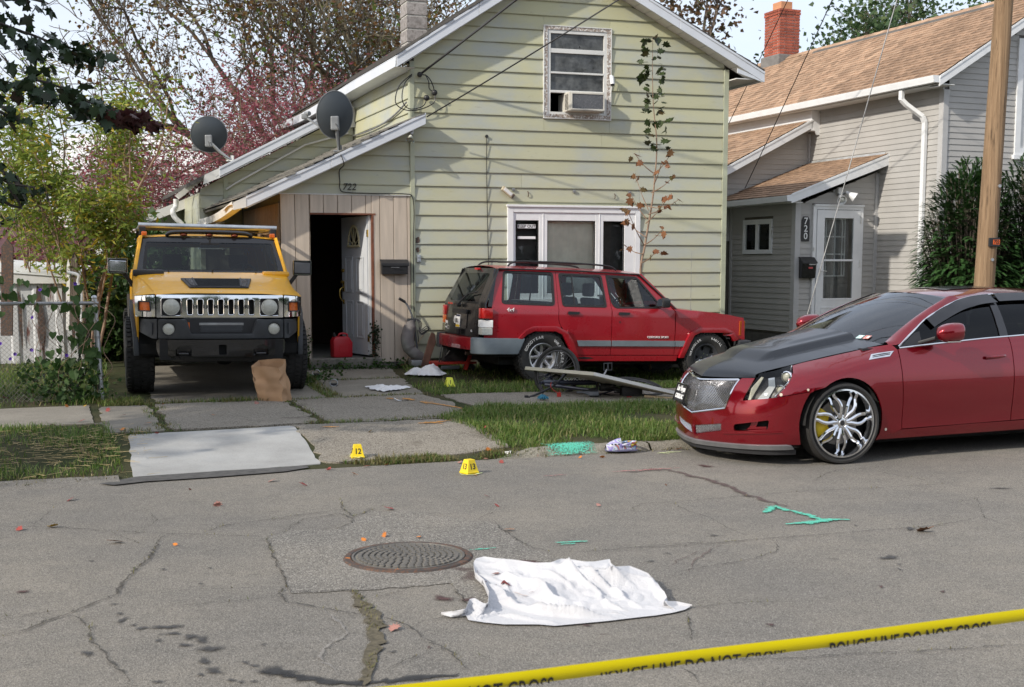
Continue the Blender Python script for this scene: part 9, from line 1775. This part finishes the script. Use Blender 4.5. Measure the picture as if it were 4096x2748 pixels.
for k in range(8): p=F3(rs.uniform(.0,1.1),rs.uniform(.4,1.45))+Vector((0,-.08,0)); MB().lathe([(.003,-.02),(.006,-.006),(.021,.006),(.020,.006)],p,(rs.gauss(0,.4),-1,rs.gauss(.2,.3)),10).build('flower',mat('purple_petals',(.14,.05,.42),.6) if k==0 else bpy.data.materials['purple_petals'],vn,smooth=50)
ivy('weeds_plant','tall weeds and creeper at the base of the fence post',[F3(.1*i,.1+.12*(i%3))+Vector((post0.x,post0.y,post0.z)) for i in range(9)],700,L_shr,.055,95,(.12,.10,.14)); ivy('weeds_plant','low green weeds beside the right tyre of the yellow vehicle',[gterr(700+9*i,880-4*i) for i in range(6)],420,L_shr,.05,96,(.12,.08,.05))
t=NT('rusty_white_metal'); n=t.noise(2.4,6,.7,stretch=(2.2,2.2,.35)); z_=t.sep(); t.set(col=t.mix(t.rng(n,.56,.62),(.55,.56,.57),(.13,.035,.02)),rough=.55); m_shed=t.m
s0=vz(175,690,19.0); sh_=thing('shed','white ribbed metal shed with rust streaks behind the fence','shed',(s0.x,s0.y,.1),R(14)); 
for k in range(9): x=-.32*k; MB().prism([(x-.318,0,0),(x-.318,-.02,0),(x-.28,-.045,0),(x-.20,-.045,0),(x-.16,-.02,0),(x-.002,-.02,0),(x-.002,0,0)],(0,0,1.40)).build('wall_panel',m_shed,sh_)
MB().prism([(-2.9,-.10,1.36),(.05,-.10,1.36),(.05,-.10,1.44),(-2.9,-.10,1.68)],(0,.03,0)).build('eave_trim',MT['white_old'],sh_); MB().add([(-2.9,-.12,1.68),(.05,-.12,1.44),(.05,2.2,1.62),(-2.9,2.2,1.86)],[(0,1,2,3)]).build('roof',MT['white_old'],sh_); MB().b2((-2.85,.0,0),(.0,2.1,1.4)).build('shed_body',m_shed,sh_)
for x,w in((-.06,.03),(-.52,.05),(-.80,.025),(-1.25,.06)): v,f_=blob((0,0),w,.45,0,0,int(w*1000),.35,18); MB().add([(x+p[0],-.0475,.85+p[1]) for p in v],f_).build('rust_streak',m_rust,sh_)
s1=vz(60,600,26); br_=thing('outbuilding','low brown metal roofed outbuilding behind white shed','building',(s1.x,s1.y,.1)); MB().b2((-3,-.0,0),(1.2,3,1.6)).build('wall',mat('brown_wall',(.10,.035,.03),.7),br_); 
for k in range(12): MB().add([(-3.1+.36*k,-.3,1.66),(-3.1+.36*k+.35,-.3,1.66),(-3.1+.36*k+.35,1.6,2.45),(-3.1+.36*k,1.6,2.45)],[(0,1,2,3)]).bar((-3.1+.36*k,-.3,1.68),(-3.1+.36*k,1.6,2.47),.03,.04).build('roof_panel',mat('brown_roof_metal',(.085,.028,.026),.5) if k==0 else bpy.data.materials['brown_roof_metal'],br_)
for lab,x,y0,y1,Y,w,m in(('rotten red brown timber post at left frame edge by the shed',12,700,555,17.2,.16,m_rust),('grey split picket leaning at the shed corner',165,690,585,18.2,.10,bark),('thin grey picket behind the vine',188,690,570,18.6,.06,bark),('pale picket nearest the shed wall',152,690,600,18.2,.05,MT['white_old'])):
    a=vz(x,y0,Y); e=vz(x+4,y1,Y); o=thing('fence_picket',lab,'picket',(a.x,a.y,a.z-.4)); d=e-a; MB().prism([(-w/2,0,0),(w/2,0,0),(w/2+d.x,0,d.z+.4-.05),(d.x,0,d.z+.46),(-w/2+d.x,0,d.z+.36)],(0,.03,0)).build('timber',m,o,bevel=.004)
a=vz(8,700,45); up_=thing('utility_pole','thin pale grey utility pole far away at left edge','utility pole',(a.x,a.y,0)); MB().cyl((0,0,0),(-.35,0,8.4),.16,.12,12).build('pole',mat('grey_pole_wood',(.33,.30,.26),.8),up_,smooth=60)
a=vz(340,470,52); fb_=thing('building','long white building far behind the red crabapple','building',(a.x,a.y,0)); MB().b2((-4,0,0),(6,6,5.4)).build('wall',MT['white_old'],fb_); MB().prism([(-4.3,-.3,5.4),(6.3,-.3,5.4),(6.3,3,7.2),(-4.3,3,7.2)],(0,0,.15)).build('roof',MT['white_old'],fb_)
for k in range(5): MB().b2((-3.2+1.9*k,-.02,3.2),(-2.2+1.9*k,.05,4.6)).build('window',MT['blackgloss'],fb_)
a=vz(183,640,16.6); bp_=thing('bent_pipe','bent pale pipe standing in the vines by the fence','pipe',(a.x,a.y,.1)); MB().tube(spline([(0,0,0),(.0,0,.9),(.02,0,1.25),(-.03,0,1.40),(-.02,0,1.5),(-.16,0,1.54)],5),.022,8).build('tube',MT['white_old'],bp_,smooth=60)
# woods closing the view behind the houses; unseen tree row added for dark reflections
rg=np.random.default_rng(77)
def mass(name,label,x0,x1,y,h,n,m,size):
    P=np.stack([rg.uniform(x0,x1,n),y+rg.normal(size=n)*1.5,np.zeros(n)],1); hh=h*(.72+.35*np.array([mnoise.noise((a*.16,y,1)) for a in P[:,0]])); P[:,2]=rg.random(n)**.8*hh; V,F=leaves(P,size,rg); tag(put(name,npmesh(name,V,F,m)),label,None,None,'stuff')
mass('woods','dark wooded background far behind the houses',-48,40,72,6.0,9000,L_dk,.75); mass('woods','unseen row of leafy trees added behind the viewer for dark reflections',-38,44,-24,11.5,17000,L_mid,.75)
# ---------------------------------------------------------------- fallen leaves, each its own
lob=[(x,y) for x,y in LOBED]; pts_=[(x,y-.45,.10*abs(x)+.06*(y-.4)**2) for x,y in lob]+[(-x,y-.45,.16*abs(x)) for x,y in lob[1:-1][::-1]]
LM={c_:mat(c_+'_fallen_leaf',v,.65,var=.3,vs=18,rnd=.2,kind='Object') for c_,v in(('orange',(.50,.16,.02)),('red',(.27,.045,.035)),('yellow',(.60,.36,.03)),('pinkish',(.40,.19,.15)),('brown',(.20,.09,.04)))}
ME={c_:MB().add(pts_,[(0,1,2,7),(0,7,12,13),(2,3,4,7),(7,10,11,12),(4,5,6,7),(7,8,9,10)]).bar((0,-.45,.01),(.05,-.80,.03),.03,.03).mesh('fallen_leaf',LM[c_]) for c_ in LM}
FL=[(c5,335,172,'yellow',11,0),(c5,125,190,'red',8,0),(c5,735,270,'brown',12,0),(c5,1352,40,'pinkish',9,0),(c5,1090,288,'orange',5,0),(c3,690,50,'red',9,0),(c3,1268,153,'orange',9,0),(c3,662,185,'orange',6,0),(c3,557,203,'orange',5,0),(c3,828,190,'orange',5,0),(c3,708,642,'pinkish',8,0),(c3,478,300,'orange',6,0),(c3,728,355,'orange',5,0),(c3,1212,33,'red',6,0),(c3,1713,33,'pinkish',6,0),(c4,1740,480,'brown',15,0),(c4,240,212,'brown',4,0),(c2,295,632,'yellow',10,1),(c2,1050,745,'orange',10,1),(c2,1028,607,'red',8,1),(c2,395,828,'orange',7,0),(c2,265,838,'red',7,0),(c2,1655,745,'brown',9,0),(c2,1710,743,'pinkish',9,0),(c2,1785,778,'orange',7,0),(c2,1645,780,'orange',5,0),(c2,2055,720,'pinkish',9,0),(c2,2285,725,'orange',8,0),(c2,1365,770,'pinkish',6,0),(c2,1140,810,'red',6,0),(c2,1040,1030,'red',6,0),(c2,25,855,'red',6,0),(c2,870,812,'pinkish',8,0),(c2,1035,790,'pinkish',6,0),(c2,965,893,'orange',5,0),(c2,185,885,'orange',6,0),(c2,760,548,'pinkish',4,1),(c2,1310,750,'brown',6,0),(c2,1445,580,'pinkish',6,1)]
nl=lambda x,y:((x/1.6693)/1.7527,(1500+y/1.6693)/1.7527)
FL+=[(nl,445,225,'orange',9,1),(nl,570,222,'yellow',7,1),(nl,720,250,'red',9,1),(nl,815,288,'red',8,1),(nl,553,322,'red',9,1),(nl,355,355,'red',10,1),(nl,1090,212,'orange',6,1),(nl,1715,205,'pinkish',8,1),(nl,1425,285,'orange',6,1),(nl,405,717,'red',10,0),(nl,475,838,'red',8,0),(nl,1820,712,'pinkish',9,0),(nl,2030,740,'red',9,0),(nl,1450,875,'pinkish',8,0),(nl,1268,772,'red',4,0),(nl,985,340,'orange',8,1),(nl,1045,408,'red',6,1),(nl,820,380,'orange',9,1),(nl,40,170,'red',10,1),(nl,2200,635,'red',7,0)]
FLO=[]; rs=random.Random(14)
for f,x,y,c_,sz,ter in FL:
    p=gterr(*f(x,y)) if ter else gp(*f(x,y)); p.z+=.03 if ter else .012; s_=sz*.008*rs.uniform(.8,1.1); o=put('fallen_leaf',ME[c_],None,p,(rs.gauss(0,.35),rs.gauss(0,.35),rs.uniform(0,6.28))); o.scale=(s_,s_,s_)
    FLO.append((o,c_,p))
LMK=[('the manhole cover',mh.location),('the white sheet',sh.location),('marker 13',gp(1071,1081)),('marker 12',gp(816,1047)),('the clog',cg.location),('the sedan bumper',gp(1640,1040)),('the paper bag',bgt.location),('the fence post',post0),('the new slab',gp(500,1070)),('the dark oil spots',gp(450,1440)),('the green road arrow',gp(1790,1170)),('the kerb end cup',cn.location)]
NAMED={}
for o,c_,p in FLO:
    s,t_=st(p.x,p.y); sf='asphalt' if t_<-.12 else ('kerb edge' if t_<.42 else ('drive' if -3.3<s<.3 else ('left sidewalk edge' if s<0 else 'kerb grass')))
    nm,q=min(LMK,key=lambda l:(l[1].xy-p.xy).length); d=p.xy-q.xy; side='left of' if d.x<-abs(d.y)*.6 else ('right of' if d.x>abs(d.y)*.6 else ('beyond' if d.y>0 else 'in front of'))
    NAMED.setdefault((c_,sf,side,nm),[]).append((d.length,o))
for (c_,sf,side,nm),lst in NAMED.items():
    lst.sort(key=lambda q:q[0])
    for i,(d,o) in enumerate(lst):
        sz_='tiny' if o.scale.x<.043 else ('small' if o.scale.x<.066 else 'broad'); od='' if len(lst)==1 else ('nearest ' if i==0 else ('second nearest ' if i==1 and len(lst)>2 else ('farthest ' if i==len(lst)-1 else f'{["third","fourth","fifth","sixth"][i-2]} nearest ')))
        tag(o,f'{od}{sz_} {c_} maple leaf on {sf}, {side} {nm}','leaf','fallen maple leaves')
